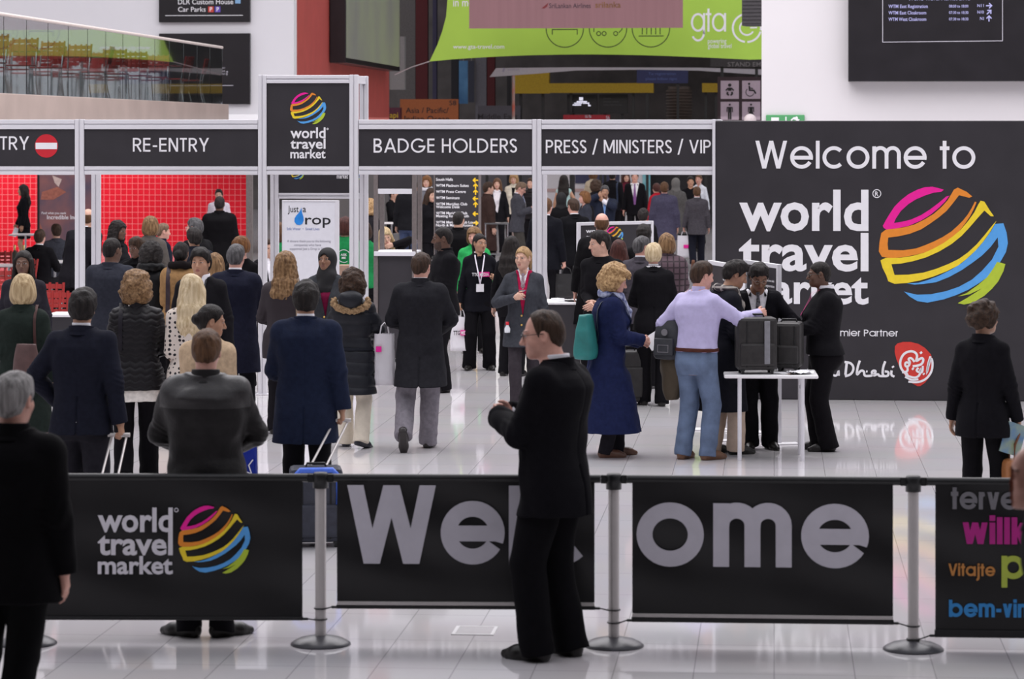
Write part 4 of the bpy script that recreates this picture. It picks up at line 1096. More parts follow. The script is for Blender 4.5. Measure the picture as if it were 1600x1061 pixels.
def eyeglasses(sk, root, u, color):
    mb = MB()
    for s in (-1, 1):
        mb.tube([sk.hl(s * .033 + .021 * math.cos(a) , .100 - abs(.021 * math.cos(a) * s + .0) * .15, .002 + .016 * math.sin(a)) * u for a in np.linspace(0, 2 * PI, 17)], .0019 * u, 6)
        mb.tube([sk.hl(s * .054, .096, .006) * u, sk.hl(s * .077, .05, .008) * u, sk.hl(s * .081, -.01, .006) * u], .0019 * u, 6)
    mb.tube([sk.hl(-.012, .103, .005) * u, sk.hl(0, .108, .008) * u, sk.hl(.012, .103, .005) * u], .0019 * u, 6)
    mb.build('glasses', mat('glasses_frame', lin(color), .3, noise=.05), root)
# things worn, each a part of the person
def body_front(sk, x, z, out=.0, back=False):
    """a point on the chest or back surface at height z (in the 1.75 m figure)"""
    S = np.array(sk.secs); zz = z - sk.drop
    g = lambda j: np.interp(zz, S[:, 0], S[:, j])
    a = min(.98, abs((x - g(1)) / (g(3) + out))); k = (1 - a ** 2.3) ** (1 / 2.3)
    return V3(x, g(2) + (-(g(5) + out) if back else g(4) + out) * k, zz)
def tie(color, z0=1.04, off=.016, color2=None):
    def f(sk, root, u):
        mb = MB(); rows = []
        for z, w in ((1.485, .016), (1.462, .020), (1.452, .013), (1.36, .022), (1.20, .034), (z0 + .03, .040), (z0, .003)):
            c = body_front(sk, sk.ox(z), z, off); rows += [(c - V3(w, -.002, 0)) * u, (c + V3(0, .007, 0)) * u, (c + V3(w, .002, 0)) * u]
        n = len(rows) // 3
        mb.add(rows, [(3 * i + j, 3 * i + 3 + j, 3 * i + 4 + j, 3 * i + 1 + j) for i in range(n - 1) for j in (0, 1)], 0, False)
        mb.build('tie', mat('tie_silk', lin(color), .5, noise=.1, nscale=60, color2=color2), root)
    return f
def lanyard(color='d8d4dc', badge=True, off=.03, z0=1.16, back=False):
    def f(sk, root, u):
        mb = MB(); w = .008
        def band(P, w):
            L = [(p + V3(-w, 0, 0)) * u for p in P] + [(p + V3(w, 0, 0)) * u for p in P]; n = len(P)
            mb.add(L, [(i, i + 1, n + i + 1, n + i) for i in range(n - 1)])
        for s in (-1, 1):
            P = [V3(sk.ox(1.5) + s * .058, sk.oy(1.5) - .012, 1.535 - sk.drop)] + [body_front(sk, sk.ox(z) + s * .062 * (z - z0) / (1.48 - z0), z, off + .006) for z in (1.47, 1.42, 1.34, 1.26, z0)]
            band(P, w)
        mb.build('lanyard', mat('lanyard_ribbon', lin(color), .6, noise=.15, nscale=60), root)
        if badge:
            c = body_front(sk, sk.ox(z0), z0 - .05, off + .012); b = MB().box(c[0] * u - .045, c[0] * u + .045, c[1] * u, c[1] * u + .004, (c[2] - .05) * u, (c[2] + .05) * u)
            b.build('badge', mat('badge_card', (.75, .74, .78), .4, noise=.05), root)
    return f
def neck_band(color='e8e6ea'):
    """the lanyard as it shows round the back of the neck"""
    def f(sk, root, u):
        mb = MB(); r = .082
        c = V3(sk.ox(1.5), sk.oy(1.5) - .016, 1.522 - sk.drop)
        P = [(c + V3(r * math.sin(a), -r * math.cos(a), -.012 + .010 * math.cos(a))) * u for a in np.linspace(-2.0, 2.0, 15)]
        n = len(P); mb.add([tuple(p + V3(0, 0, .011)) for p in P] + [tuple(p - V3(0, 0, .011)) for p in P], [(i, n + i, n + i + 1, i + 1) for i in range(n - 1)], 0, True)
        mb.build('lanyard', mat('lanyard_ribbon', lin(color), .6, noise=.15, nscale=60), root)
    return f
def buttons(color, rows, off=.03, x=.012, metal=1):
    def f(sk, root, u):
        for z in rows:
            c = body_front(sk, x, z, off) * u
            mb = MB(); mb.lathe([(0, .004), (.007, .003), (.010, 0)], (0, 0, 0), 10); mb.v = [(c[0] + a, c[1] + d, c[2] + b) for a, b, d in mb.v]
            mb.build('button', mat('button', lin(color), .3, metal=metal, noise=.05), root)
    return f
def strap(color, side=1, off=.045, width=.016, z1=1.0, front=True, name='bag_strap'):
    """a bag strap over one shoulder, running down front and back"""
    def f(sk, root, u):
        x = side * .125; P = []
        for z in (z1, 1.15, 1.28, 1.38, 1.44): P.append(body_front(sk, x + side * .02 * (1.44 - z), z, off, True))
        P.append(V3(x + sk.ox(1.5), sk.oy(1.5) - .012, 1.49 - sk.drop + off * .65))
        if front:
            for z in (1.44, 1.38, 1.28, 1.15, z1): P.append(body_front(sk, x + side * .02 * (1.44 - z), z, off))
        mb = MB(); n = len(P); mb.add([(p - V3(width, 0, 0)) * u for p in P] + [(p + V3(width, 0, 0)) * u for p in P], [(i, i + 1, n + i + 1, n + i) for i in range(n - 1)], 0, True)
        mb.build(name, cloth(color, 'leather'), root)
    return f
# ------------------------------------------------------------------ glass balcony with its cafe chairs
end = Vector((gx(347, 57.0), 57.0, 0))
bal = empty('glass_balustrade', end, -BA, 'clear glass balustrade with pale handrail above the beige balcony edge, upper left', 'balustrade')
ZB, NPN, PWD = 3.375, 17, 1.25
LB = NPN * PWD
struct('floor_balcony', MB().box(-7.5, .10, -LB, .18, ZB - .50, ZB - .001, bev=.01), M_TAN, end, -BA)
MB().tube([(0, -LB, ZB + 1.12), (0, 0, ZB + 1.12)], .028, 10).build('handrail', mat('pale_handrail', (.72, .62, .58), .4, noise=.05), bal)
glass = mat('balcony_glass', (.62, .70, .70), .02, trans=1, ior=1.5, noise=.01)
for k in range(NPN):
    MB().box(-.008, .008, -(k + 1) * PWD + .012, -k * PWD - .012, ZB + .002, ZB + 1.10).build('glass_pane', glass, bal)
RC = mat('red_enamel', (.30, .020, .018), .35, noise=.1, nscale=12)
def bistro_chair():
    r = empty('bistro_chair', (0, 0, 0))
    mb = MB(); mb.box(-.20, .20, -.19, .20, .445, .465, bev=.008); mb.build('seat', RC, r)
    bm_ = MB(); n = 9
    P = lambda i, z: (-.19 + .38 * i / (n - 1), -.20 - .035 * math.sin(PI * i / (n - 1)) - (z - .45) * .22, z)
    for z0, z1 in ((.60, .66), (.68, .72), (.74, .78), (.80, .86)):
        vs = [P(i, z0) for i in range(n)] + [P(i, z1) for i in range(n)] + [(a, b - .012, c) for a, b, c in [P(i, z0) for i in range(n)] + [P(i, z1) for i in range(n)]]
        fs = [(i, i + 1, n + i + 1, n + i) for i in range(n - 1)] + [(2 * n + i + 1, 2 * n + i, 3 * n + i, 3 * n + i + 1) for i in range(n - 1)]
        fs += [(n + i, n + i + 1, 3 * n + i + 1, 3 * n + i) for i in range(n - 1)] + [(i + 1, i, 2 * n + i, 2 * n + i + 1) for i in range(n - 1)] + [(0, n, 3 * n, 2 * n), (2 * n - 1, n - 1, 3 * n - 1, 4 * n - 1)]
        bm_.add(vs, fs, 0)
    for i in (0, 2, 4, 6, 8):
        a, b = P(i, .58), P(i, .88); bm_.tube([(a[0], a[1] - .006, a[2]), (b[0], b[1] - .006, b[2])], .018, 6)
    bm_.build('backrest', RC, r)
    for sx_ in (-1, 1):
        MB().tube([(sx_ * .18, .17, .44), (sx_ * .19, .20, .20), (sx_ * .20, .22, 0)], .011, 8).build('leg', M_CHROME, r)
        MB().tube([(sx_ * .185, -.235, .66), (sx_ * .185, -.19, .44), (sx_ * .19, -.20, .20), (sx_ * .20, -.25, 0)], .011, 8).build('leg', M_CHROME, r)
    return r
chair0 = bistro_chair()
rnd = random.Random(4)
bl = lambda t, v: (end.x + t * math.cos(BA) + v * math.sin(BA), end.y - t * math.sin(BA) + v * math.cos(BA), ZB)
first = True
for row, t in enumerate((-.45, -1.25, -1.95)):
    for k in range(10):
        v = -.75 - k * 1.62 - row * .35
        c = chair0 if first else copy_tree(chair0)
        first = False
        c.location = bl(t + rnd.uniform(-.05, .05), v)
        c.rotation_euler = (0, 0, -BA + math.radians(rnd.choice((90, 0, 180, 180, 0)) + rnd.uniform(-12, 12)))
        tag(c, 'red slatted cafe chair with steel legs behind the balcony glass', 'chair', 'red chairs on the balcony')
tb0 = None
for k in range(5):
    if tb0 is None:
        tb0 = empty('bistro_table'); MB().box(-.30, .30, -.30, .30, .715, .74, bev=.01).build('table_top', mat('dark_red_top', (.10, .014, .016), .35, noise=.1), tb0)
        MB().lathe([(.018, .03), (.018, .71)], n=14).build('column', M_CHROME, tb0); MB().lathe([(.0, .03), (.03, .03), (.20, .012), (.21, 0), (0, 0)], n=24).build('foot', M_CHROME, tb0)
        c = tb0
    else: c = copy_tree(tb0)
    c.location = bl(-.86, -1.5 - 3.3 * k); c.rotation_euler = (0, 0, -BA)
    tag(c, 'small dark red cafe table among the balcony chairs', 'table', 'red tables on the balcony')

# ------------------------------------------------------------------ queue barrier in front
posts = [ground(px, py) for px, py in ((42, 1006), (501, 1007), (959, 1009.5), (1427, 1015))]
posts.append((posts[3][0] * 2 - posts[2][0], posts[3][1] * 2 - posts[2][1]))
PH = .952
names = ['chrome barrier post beside the grey-haired man in black, at the left edge', 'chrome barrier post between the globe banner and the Welc banner', 'chrome barrier post just right of the black-suited man', 'chrome barrier post before the banner with greetings in several languages', 'chrome barrier post at the right end of the greetings banner']
for (x, y), lb in zip(posts, names):
    if lb is None: continue
    o = empty('barrier_post', (x, y, 0), 0, lb, 'barrier post', 'steel barrier posts')
    MB().lathe([(0, .052), (.034, .052), (.06, .048), (.12, .034), (.152, .018), (.166, .007), (.166, 0), (0, 0)], n=40).build('base', M_BASE, o)
    MB().lathe([(.0302, .048), (.0302, PH - .07)], n=24).build('pole', M_STEEL, o)
    mb = MB(); mb.lathe([(.031, PH - .088), (.043, PH - .086), (.043, PH - .012), (.036, PH), (0, PH)], n=24)
    for s in (-1, 1): mb.box(s * .05 - .022, s * .05 + .022, -.012, .012, PH - .055, PH - .008, bev=.004)
    mb.build('cap', M_BLACKP, o)
def banner(i, xl, xr, yb, bottom, label, bar='silver'):
    (x0, y0), (x1, y1) = posts[i], posts[i + 1]
    a = math.atan2(y1 - y0, x1 - x0); L = math.hypot(x1 - x0, y1 - y0)
    o = empty('barrier_banner', (x0, y0, 0), a, label, 'barrier banner')
    def t(px):                                    # distance from the post along the rail
        q = (px - 800) / FPX; return (q * y0 - x0) / (math.cos(a) - q * math.sin(a))
    Y = lambda px: y0 + t(px) * math.sin(a)
    z = lambda px, py: EYE + (HOR - py) * Y(px) / FPX
    zr = PH - .030
    MB().tube([(.073, 0, zr), (L - .073, 0, zr)], .0235, 14).build('rail', M_BLACKP, o)
    mx = (xl + xr) / 2; T0, T1 = t(xl), t(xr); zb = z(mx, yb)
    n, m = 40, 14; vs = []
    for j in range(m + 1):
        for k in range(n + 1):
            tt = T0 + (T1 - T0) * k / n; zz = zb + (zr - .015 - zb) * j / m
            w = .004 * math.sin(tt * 9 + j * .5 + i) * math.sin(PI * j / m) + .003 * math.sin(tt * 4 + j)
            vs.append((tt, -.018 + w, zz))
    f = [(j * (n + 1) + k, j * (n + 1) + k + 1, (j + 1) * (n + 1) + k + 1, (j + 1) * (n + 1) + k) for j in range(m) for k in range(n)]
    b = MB(); b.add(vs, f, 0, True); bo = b.build('banner_sheet', M_BANNER, o)
    h = z(mx, bottom)
    mb = MB(); mb.box(T0 - .004, T1 + .004, -.028, -.004, h, zb - (.0 if bar == 'black' else .018), 0, .004)
    if bar == 'silver': mb.box(T0, T1, -.030, -.006, zb - .018, zb + .002, 1, .004)
    mb.build('bottom_bar', [M_BLACKP, M_STEEL], o)
    for s, tt, ed in ((0, T0, 0), (1, T1, L)):
        d = 1 if s else -1
        mb = MB(); mb.tube([(tt, -.016, h + .008), (tt + d * .03, -.016, h + .008)], .008, 8); mb.tube([(tt + d * .03, -.016, h + .008), (ed - d * .02, -.034, h + .004 - .006 * i)], .004, 6)
        mb.tube([(ed + .034 * math.cos(q), .034 * math.sin(q), h + .004 - .006 * i) for q in np.linspace(0, 2 * PI, 17)], .0045, 6)
        mb.build('strap', M_BLACKP, o)
    return o, bo, t, z
YF = -.026
o, bo, t, z = banner(0, 70, 473, 962, 968, 'black barrier banner with a coloured globe beside stacked words', 'black')
mb = MB()
for w, top, base in (('world', 792, 829), ('travel', 830, 865), ('market', 867.5, 895)):
    letters(mb, w, t(154), z(215, base), 1, YF - .003, 0, .026, t(271) - t(154), h=z(215, top) - z(215, base))
mb.strip(arc(t(276.5), z(276, 796), .010, 0, 360, 14)[:-1], .004, YF, .002, 0, True)
mb.build('name_lettering', mat('soft_white_letter', (.66, .64, .69), .5, noise=.03), bo)
globe(MB(), t(279), t(392), z(335, 895), z(335, 789), YF).build('globe_print', M_GLOBE, bo)
o, bo, t, z = banner(1, 527, 929, 940, 951, 'black barrier banner whose big grey letters begin Welc, behind the suited man')
strokes(MB(), 'Welc', t(542), z(680, 880), z(680, 757.5) - z(680, 880), .20, YF, gap=.05, width=t(919) - t(542)).build('greeting_lettering', M_GREYLET, bo)
o, bo, t, z = banner(2, 988, 1395, 960, 973, 'black barrier banner whose big grey letters read ome')
strokes(MB(), 'ome', t(994), z(1180, 885), z(1180, 761) - z(1180, 885), .20, YF, gap=.10, width=t(1358) - t(994)).build('greeting_lettering', M_GREYLET, bo)
o, bo, t, z = banner(3, 1461, 1870, 985, 997, 'black barrier banner of coloured greetings in several languages, at the right edge', 'black')
mb = MB()
for k, (w, px, base, top, wt) in enumerate((('tervetuloa', 1485, 795, 761, .19), ('willkommen', 1503, 849, 807, .21), ('Vitajte', 1481, 899, 880, .17), ('p', 1564, 903, 858, .20), ('bem-vindo', 1482, 963, 936.5, .20))):
    strokes(mb, w, t(px), z(1540, base), z(1540, top) - z(1540, base), wt, YF, k, gap=.06)
mb.build('greetings_lettering', [mat('grey_print', (.16, .155, .17), .5, noise=.05), mat('magenta_banner_print', (.42, .010, .21), .5, noise=.05), mat('orange_banner_print', (.50, .21, .05), .5, noise=.05),
                                 mat('lime_banner_print', (.40, .48, .06), .5, noise=.05), mat('blue_banner_print', (.03, .24, .58), .5, noise=.05)], bo)

# ------------------------------------------------------------------ inspection table with luggage
TY = 24.78; tX = gx(1205, TY)
tab = empty('folding_table', (tX, TY, 0), -BA * .6, 'white folding table carrying two black cases', 'table')
MB().box(-.405, .405, -.02, .60, .712, .742, bev=.012).build('table_top', mat('white_laminate', (.80, .79, .80), .35, noise=.02), tab)
for sx_ in (-1, 1):
    for y0 in (.05, .53):
        x = sx_ * .27
        MB().tube([(x, y0, 0), (x, y0, .71)], .018, 12).build('leg', M_ALU, tab)
    MB().tube([(sx_ * .27, .07, .60), (sx_ * .27, .51, .60)], .010, 8).build('brace', M_ALU, tab)
def on_table(px, dy): return (gx(px, TY + dy), TY + dy, .742)
M_CASE = mat('black_ballistic_fabric', (.020, .018, .018), .5, noise=.25, nscale=18, bump=.2, bscale=60)
def suitcase(name, w, d, h, loc, rz, label, m=M_CASE, stripe=True, handle=0, color2=None):
    o = empty(name, loc, rz, label, 'suitcase')
    mb = MB(); mb.box(-w / 2, w / 2, -d / 2, d / 2, .035, h, bev=.03)
    mb.box(-w / 2 + .02, w / 2 - .02, -d / 2 - .022, -d / 2 + .02, .07, h * .55, bev=.02); mb.build('shell', m, o)
    mb = MB()
    for s in (-1, 1):
        mb.tube([(s * w * .27, -d / 2 - .002, .06), (s * w * .27, -d / 2 - .002, h - .03)], .006, 6)
    mb.tube([(-w / 2 + .01, 0, .05), (-w / 2 - .003, 0, h * .5), (-w / 2 + .01, 0, h - .03)], .006, 6); mb.build('piping', M_BLACKP, o)
    if stripe: MB().box(w * .16, w * .30, -d / 2 - .027, -d / 2 - .018, .09, h - .03, bev=.003).build('grey_stripe', mat('grey_webbing', (.20, .20, .22), .6, noise=.1), o)
    for sx_ in (-1, 1):
        for sy_ in (-1, 1):
            mb = MB(); mb.tube([(sx_ * (w / 2 - .045) - .012, sy_ * (d / 2 - .03), .023), (sx_ * (w / 2 - .045) + .012, sy_ * (d / 2 - .03), .023)], .023, 14)
            mb.box(sx_ * (w / 2 - .045) - .02, sx_ * (w / 2 - .045) + .02, sy_ * (d / 2 - .03) - .018, sy_ * (d / 2 - .03) + .018, .028, .05, bev=.004); mb.build('wheel', M_BLACKP, o)
    MB().tube([(-.07, 0, h - .005), (-.06, 0, h + .022), (.06, 0, h + .022), (.07, 0, h - .005)], .009, 8).build('top_handle', M_BLACKP, o)
    return o
suitcase('cabin_suitcase', .345, .23, .49, on_table(1181, .17), .06, 'black cabin suitcase with grey stripe standing on the white table')
o = suitcase('cabin_suitcase', .23, .30, .43, on_table(1233, .42), -.2, 'plain black case behind the striped suitcase on the white table', stripe=False)
paper = mat('white_paper', (.80, .80, .83), .6, noise=.03, nscale=8)
for k, (px, dy, rz, lb, c) in enumerate(((1250, .10, .3, 'crumpled white plastic sheet at the right corner of the table', None), (1231, .14, -.2, 'flat white papers beside the suitcase on the table', None), (1241, .06, .5, 'small dark leaflet with orange and blue on the table edge', 1))):
    o = empty('paper_sheet' if not c else 'leaflet', on_table(px, dy), rz, lb, 'paper')
    mb = MB(); n = 8; r = random.Random(k); hh = .030 if k == 0 else .006
    w, d = ((.10, .08), (.13, .09), (.06, .03))[k]
    vs = [(w * (2 * i / n - 1), d * (2 * j / n - 1), .003 + hh * r.random()) for j in range(n + 1) for i in range(n + 1)]
    mb.add(vs, [(j * (n + 1) + i, j * (n + 1) + i + 1, (j + 1) * (n + 1) + i + 1, (j + 1) * (n + 1) + i) for j in range(n) for i in range(n)], 0, True)
    mb.build('sheet', mat('leaflet_print', (.10, .08, .10), .4, color2=(.45, .25, .15), nscale=30) if c else paper, o)

# ------------------------------------------------------------------ free-standing display boards
def display_board(px0, Y0, px1, Y1, ytop, label, zb=.95, foot=True, print_=None):
    x0, x1 = gx(px0, Y0), gx(px1, Y1)
    L = math.hypot(x1 - x0, Y1 - Y0); a = math.atan2(Y1 - Y0, x1 - x0)
    zt = EYE + (HOR - ytop) * Y1 / FPX
    o = empty('display_board', (x0, Y0, 0), a, label, 'display board')
    for x in (0, L):
        MB().box(x - .02, x + .02, -.02, .02, .012, zt, bev=.004).build('upright', M_ALU, o)
        if foot: MB().box(x - .03 if x else -.16, x + .03 if not x else x + .10, -.17, .17, 0, .012, bev=.004).build('foot_plate', mat('white_steel_plate', (.74, .73, .75), .4, noise=.03), o)
    for z0 in (zt - .04, zb): MB().box(.02, L - .02, -.018, .018, z0, z0 + .04, bev=.004).build('cross_rail', M_ALU, o)
    p = MB().box(.02, L - .02, -.010, .010, zb + .04, zt - .04).build('panel', M_VINYL, o)
    return o, p, L, zt
o, p, L, zt = display_board(1168, 27.05, 1217, 26.15, 413, 'narrow charcoal display board behind the man in glasses, right of two')
mb = MB(); 
for k, w in enumerate(('world', 'travel', 'market')): letters(mb, w, L * .20, zt - .155 - .055 * k, 1, -.013, 0, .02, L * .26, h=.04)
for k in range(2): letters(mb, ('Welcome desk', 'registration')[k], L * .62, zt - .17 - .05 * k, 1, -.013, 0, .01, L * .28, h=.022)
mb.build('lettering', M_LETTER, p)
globe(MB(), L * .47, L * .62, zt - .26, zt - .10, -.0105, depth=.002).build('globe_print', M_GLOBE, p)
mb = MB(); mb.poly([(L * .80 + .055 * math.cos(q), zt - .43 + .13 * math.sin(q)) for q in np.linspace(0, 2 * PI, 25)[:-1]], -.0105, .002)
mb.build('oval_print', mat('mixed_print', (.55, .25, .50), .5, color2=(.30, .50, .65), nscale=14), p)
o, p, L, zt = display_board(1110, 27.35, 1152, 26.45, 413.5, 'narrow charcoal display board left of its twin, behind the man in a scarf')
mb = MB()
for k in range(2): letters(mb, ('Visitor', 'entrance')[k], L * .5, zt - .17 - .06 * k, 1, -.013, 0, .015, L * .35, h=.035)
mb.build('lettering', M_LETTER, p)
o, p, L, zt = display_board(904, 35.0, 1018, 35.6, 345, 'wide charcoal display board in the gate, behind the man in the black tee shirt', zb=.25, foot=False)
mb = MB()
for k, w in enumerate(('world', 'travel', 'market')): letters(mb, w, L * .09, zt - .13 - .075 * k, 1, -.013, 0, .02, L * .24, h=.05)
mb.build('lettering', M_LETTER, p); globe(MB(), L * .36, L * .60, zt - .28, zt - .06, -.0105, depth=.002).build('globe_print', M_GLOBE, p)

# charity board behind the tower
PJ = Plane(33.4); ref = 485; t0 = PJ.t(ref); T = lambda px: PJ.t(px) - t0; Zt = lambda py: PJ.z(ref, py)
o = empty('charity_board', PJ.loc(t0), -BA, 'white board with a blue water drop, seen through the gate tower', 'display board')
b = MB().box(T(443), T(524), -.015, .015, .02, Zt(314)).build('panel', mat('white_board', (.72, .72, .77), .5, noise=.02), o)
for a0, a1 in ((441, 443.4), (523.6, 530)): MB().box(T(a0), T(a1), -.02, .02, 0, Zt(313.5), bev=.004).build('edge_profile', M_ALU, o)
MB().box(T(441), T(530), -.022, .022, Zt(315), Zt(313), bev=.004).build('top_profile', M_ALU, o)
mb = MB(); letters(mb, 'Just', T(450), Zt(331.5), 1, -.0165, 0, .006, T(467) - T(450), h=Zt(321.5) - Zt(331.5)); letters(mb, 'a', T(473.5), Zt(331.5), 1, -.0165, 0, .006, T(478.5) - T(473.5), h=Zt(324.5) - Zt(331.5))
letters(mb, 'rop', T(477), Zt(350.5), 1, -.0165, 0, .010, T(517) - T(477), h=Zt(340) - Zt(350.5)); mb.build('name_lettering', mat('black_letter', (.012, .012, .016), .5, noise=.05), b)
drop = [(470.8, 324)] + [(467.8 + 7.4 * math.cos(q), 343 - 8.5 * math.sin(q)) for q in np.linspace(.55, 2 * PI - 3.7 + 1.2, 18)][::1]
P_ = [(471.2, 324.5), (472.3, 332), (474.6, 339), (475.0, 344), (473, 349.5), (468.5, 351.8), (463.5, 350.8), (460.5, 346.5), (460.6, 341.5), (463.2, 337), (467.4, 332.5), (470, 328)]
MB().poly([(T(a), Zt(c)) for a, c in P_], -.0155, .003).build('water_drop', mat('drop_blue', '2f86d8', .3, noise=.15, nscale=12), b)
mb = MB(); letters(mb, 'Safe Water  •  Saved Lives', T(448.5), Zt(359.5), 1, -.0165, 0, .004, T(499.5) - T(448.5), h=Zt(355.5) - Zt(359.5)); mb.build('motto_lettering', mat('slate_blue_letter', (.10, .16, .42), .5, noise=.05), b)
mb = MB()
for k, (w, a0, a1, y0) in enumerate((('A sincere thank you to the following', 449, 517, 378.5), ('companies who have', 460, 502, 384.5), ('supported Just a Drop in 2012', 453, 511, 390.5))): letters(mb, w, T(a0), Zt(y0), 1, -.0165, 0, .002, T(a1) - T(a0), h=Zt(y0 - 3.6) - Zt(y0))
mb.build('thanks_lettering', mat('grey_letter', (.22, .21, .27), .5, noise=.05), b)

# ------------------------------------------------------------------ check-in frames and desks behind the gate
M_BRONZE = mat('dull_bronze_frame', (.17, .145, .14), .5, metal=.2, noise=.1, nscale=30)
def checkin(px0, px1, Y, label):
    P = Plane(Y); r = (px0 + px1) / 2; t0 = P.t(r); T = lambda px: P.t(px) - t0; Z = lambda py: P.z(r, py)
    o = empty('check_in_frame', P.loc(t0), -BA, label, 'check-in frame', 'check-in frames behind the gate')
    for px in (px0, px1):
        for v in (0, .55):
            MB().box(T(px) - .027, T(px) + .027, v, v + .054, 0, 2.62, bev=.005).build('post', M_BRONZE, o)
    MB().box(T(px0) - .02, T(px1) + .02, .006, .05, Z(303), Z(295), bev=.004).build('upper_rail', M_ALU, o)
    MB().box(T(px0) + .03, T(px1) - .03, .015, .04, Z(295), 2.60).build('header_panel', M_VINYL, o)
    MB().box(T(px0) - .02, T(px1) + .02, -.02, .60, Z(400), Z(393), bev=.006).build('counter_top', M_ALU, o)
    MB().box(T(px0) + .03, T(px1) - .03, .03, .55, .05, Z(400) - .002).build('counter_front', M_VINYL, o)
checkin(587, 647, 35.2, 'bronze framed check-in counter with a black front, behind the parka woman')
o = empty('brochure_table', (gx(875, 34.2), 34.2, 0), -BA, 'dark skirted table of white brochures by the gate post', 'table')
MB().box(-.30, .26, -.02, .62, .78, .81, bev=.008).build('table_top', mat('white_laminate', (.80, .79, .80), .35, noise=.02), o)
MB().box(-.28, .24, 0, .60, .015, .779).build('table_skirt', M_VINYL, o)
for k, (x, y0, c) in enumerate(((-.12, .15, 0), (.02, .18, 0), (.12, .10, 1), (-.02, .40, 0))):
    q = empty('brochure', tuple(Vector(o.location) + Vector((x, y0, .811))), .2 * k, ['white brochure at the left end of the skirted table', 'white brochure in the middle of the skirted table', 'dark brochure at the front of the skirted table', 'white brochure at the back of the skirted table'][k], 'brochure')
    MB().box(-.05, .05, -.07, .07, 0, .010 + .004 * k, bev=.002).build('pages', M_SCREEN if c else paper, q)

# directory totem
PD = Plane(48.0); r = 714; t0 = PD.t(r); T = lambda px: PD.t(px) - t0; Zt = lambda py: PD.z(r, py)
o = empty('directory_totem', PD.loc(t0), -BA, 'tall black directory totem with yellow arrows, behind the gate', 'directory sign')
b = MB().box(T(680), T(748), -.04, .04, .02, 2.55).build('panel', M_VINYL, o)
for a0, a1 in ((678.4, 680), (748, 751.5)): MB().box(T(a0), T(a1), -.05, .05, 0, 2.56, bev=.004).build('edge_post', M_BRONZE, o)
mb, ma = MB(), MB()
for py, lines, ang in ((281, ['South Halls'], 180), (290.5, ['WTM Platinum Suites'], 90), (300, ['WTM Press Centre'], 90), (309.7, ['WTM Seminars'], 180), (319.3, ['WTM Meridian Club', 'Welcome Desk'], 90),
                       (333.5, ['WTM Meridian Club', 'Meeting Rooms South'], 180), (347.8, ['WTM Meridian Club Lounge', 'North & Meeting Rooms'], 0), (362, ['East Entrance'], 0)):
    for k, w in enumerate(lines): letters(mb, w, T(681.8), Zt(py + 1.3 + 4.6 * k), .062, -.042, 0, .014)
    arrow(ma, T(743.5), Zt(py + .5), .085, ang, -.0415, w=.24)
mb.build('lettering', M_LETTER, b); ma.build('arrows', mat('arrow_yellow', 'f2c51c', .5, noise=.03), b)

# ------------------------------------------------------------------ cafe: red chairs, tables, poster
def at_floor(px, Y): return (gx(px, Y), Y, 0)
for k, (px, Y, rz, lb) in enumerate(((8, 47.5, 10, 'red cafe chair at the left edge, under the white ledge'), (4, 40.5, 200, 'red cafe chair low at the left edge, beside the security woman'), (68, 37.0, 175, 'red cafe chair right of the braided security woman'), (91, 35.0, 185, 'red cafe chair behind the white registration shelf'), (72, 50, 90, 'red cafe chair under the seated man in black'), (95, 51, 270, 'red cafe chair under the seated man in grey'), (24, 44, 150, 'red cafe chair behind the braided security woman'))):
    c = copy_tree(chair0); c.location = at_floor(px, Y); c.rotation_euler = (0, 0, math.radians(rz)); tag(c, lb, 'chair', 'red cafe chairs on the hall floor')
def cafe_table(px, Y, label, w=.35, m=None):
    o = empty('cafe_table', at_floor(px, Y), 0, label, 'table')
    MB().box(-w, w, -.3, .3, .72, .75, bev=.01).build('table_top', m or mat('white_laminate', (.80, .79, .80), .35, noise=.02), o)
    MB().lathe([(.02, .03), (.02, .72)], n=14).build('column', M_CHROME, o); MB().lathe([(0, .03), (.03, .03), (.22, .012), (.23, 0), (0, 0)], n=24).build('foot', M_CHROME, o)
    return o
cafe_table(14, 45.2, 'white cafe table at the left edge of the red cafe'); cafe_table(86, 46.5, 'white cafe table before the seated man in grey')
cafe_table(612, 66, 'white table between the far frames, behind the check-in counter', .6); cafe_table(40, 58.6, 'white ledge table beside the woman at the red wall', .3)
o = empty('registration_shelf', at_floor(98, 31.9), -BA, 'black desk with white top beside the gate post', 'desk')
MB().box(-.20, .24, 0, .5, .78, .81, bev=.006).build('desk_top', mat('white_laminate', (.80, .79, .80), .35, noise=.02), o)
MB().box(-.17, .20, .03, .47, .0, .779).build('desk_body', M_VINYL, o)
for k, px in enumerate((23, 37)):
    o = empty('bottle', (gx(px, 45.3), 45.3, .75), 0, ['gold capped bottle on the cafe table, left of two', 'gold capped bottle on the cafe table, right of two'][k], 'bottle')
    MB().lathe([(0, 0), (.038, 0), (.04, .02), (.04, .17), (.016, .22), (.015, .25)], n=18).build('glass_body', mat('bottle_glass', (.03, .03, .02), .1, noise=.1), o)
    MB().lathe([(.017, .22), (.017, .30), (0, .302)], n=16).build('foil', mat('gold_foil', (.50, .36, .14), .35, metal=.7, noise=.1), o)
PI_ = Plane(62.0); r = 88; t0 = PI_.t(r); T = lambda px: PI_.t(px) - t0; Zt = lambda py: PI_.z(r, py)
o = empty('poster_stand', PI_.loc(t0), -BA, 'tall travel poster in rust and mauve against the red grid wall', 'poster')
b = MB().box(T(62), T(150), -.02, .02, .02, 2.5).build('poster', mat('rust_mauve_print', (.26, .105, .095), .45, color2=(.085, .070, .105), nscale=1.6), o)
MB().box(T(58.5), T(62), -.03, .03, 0, 2.5, bev=.004).build('frame_edge', M_BLACKP, o)
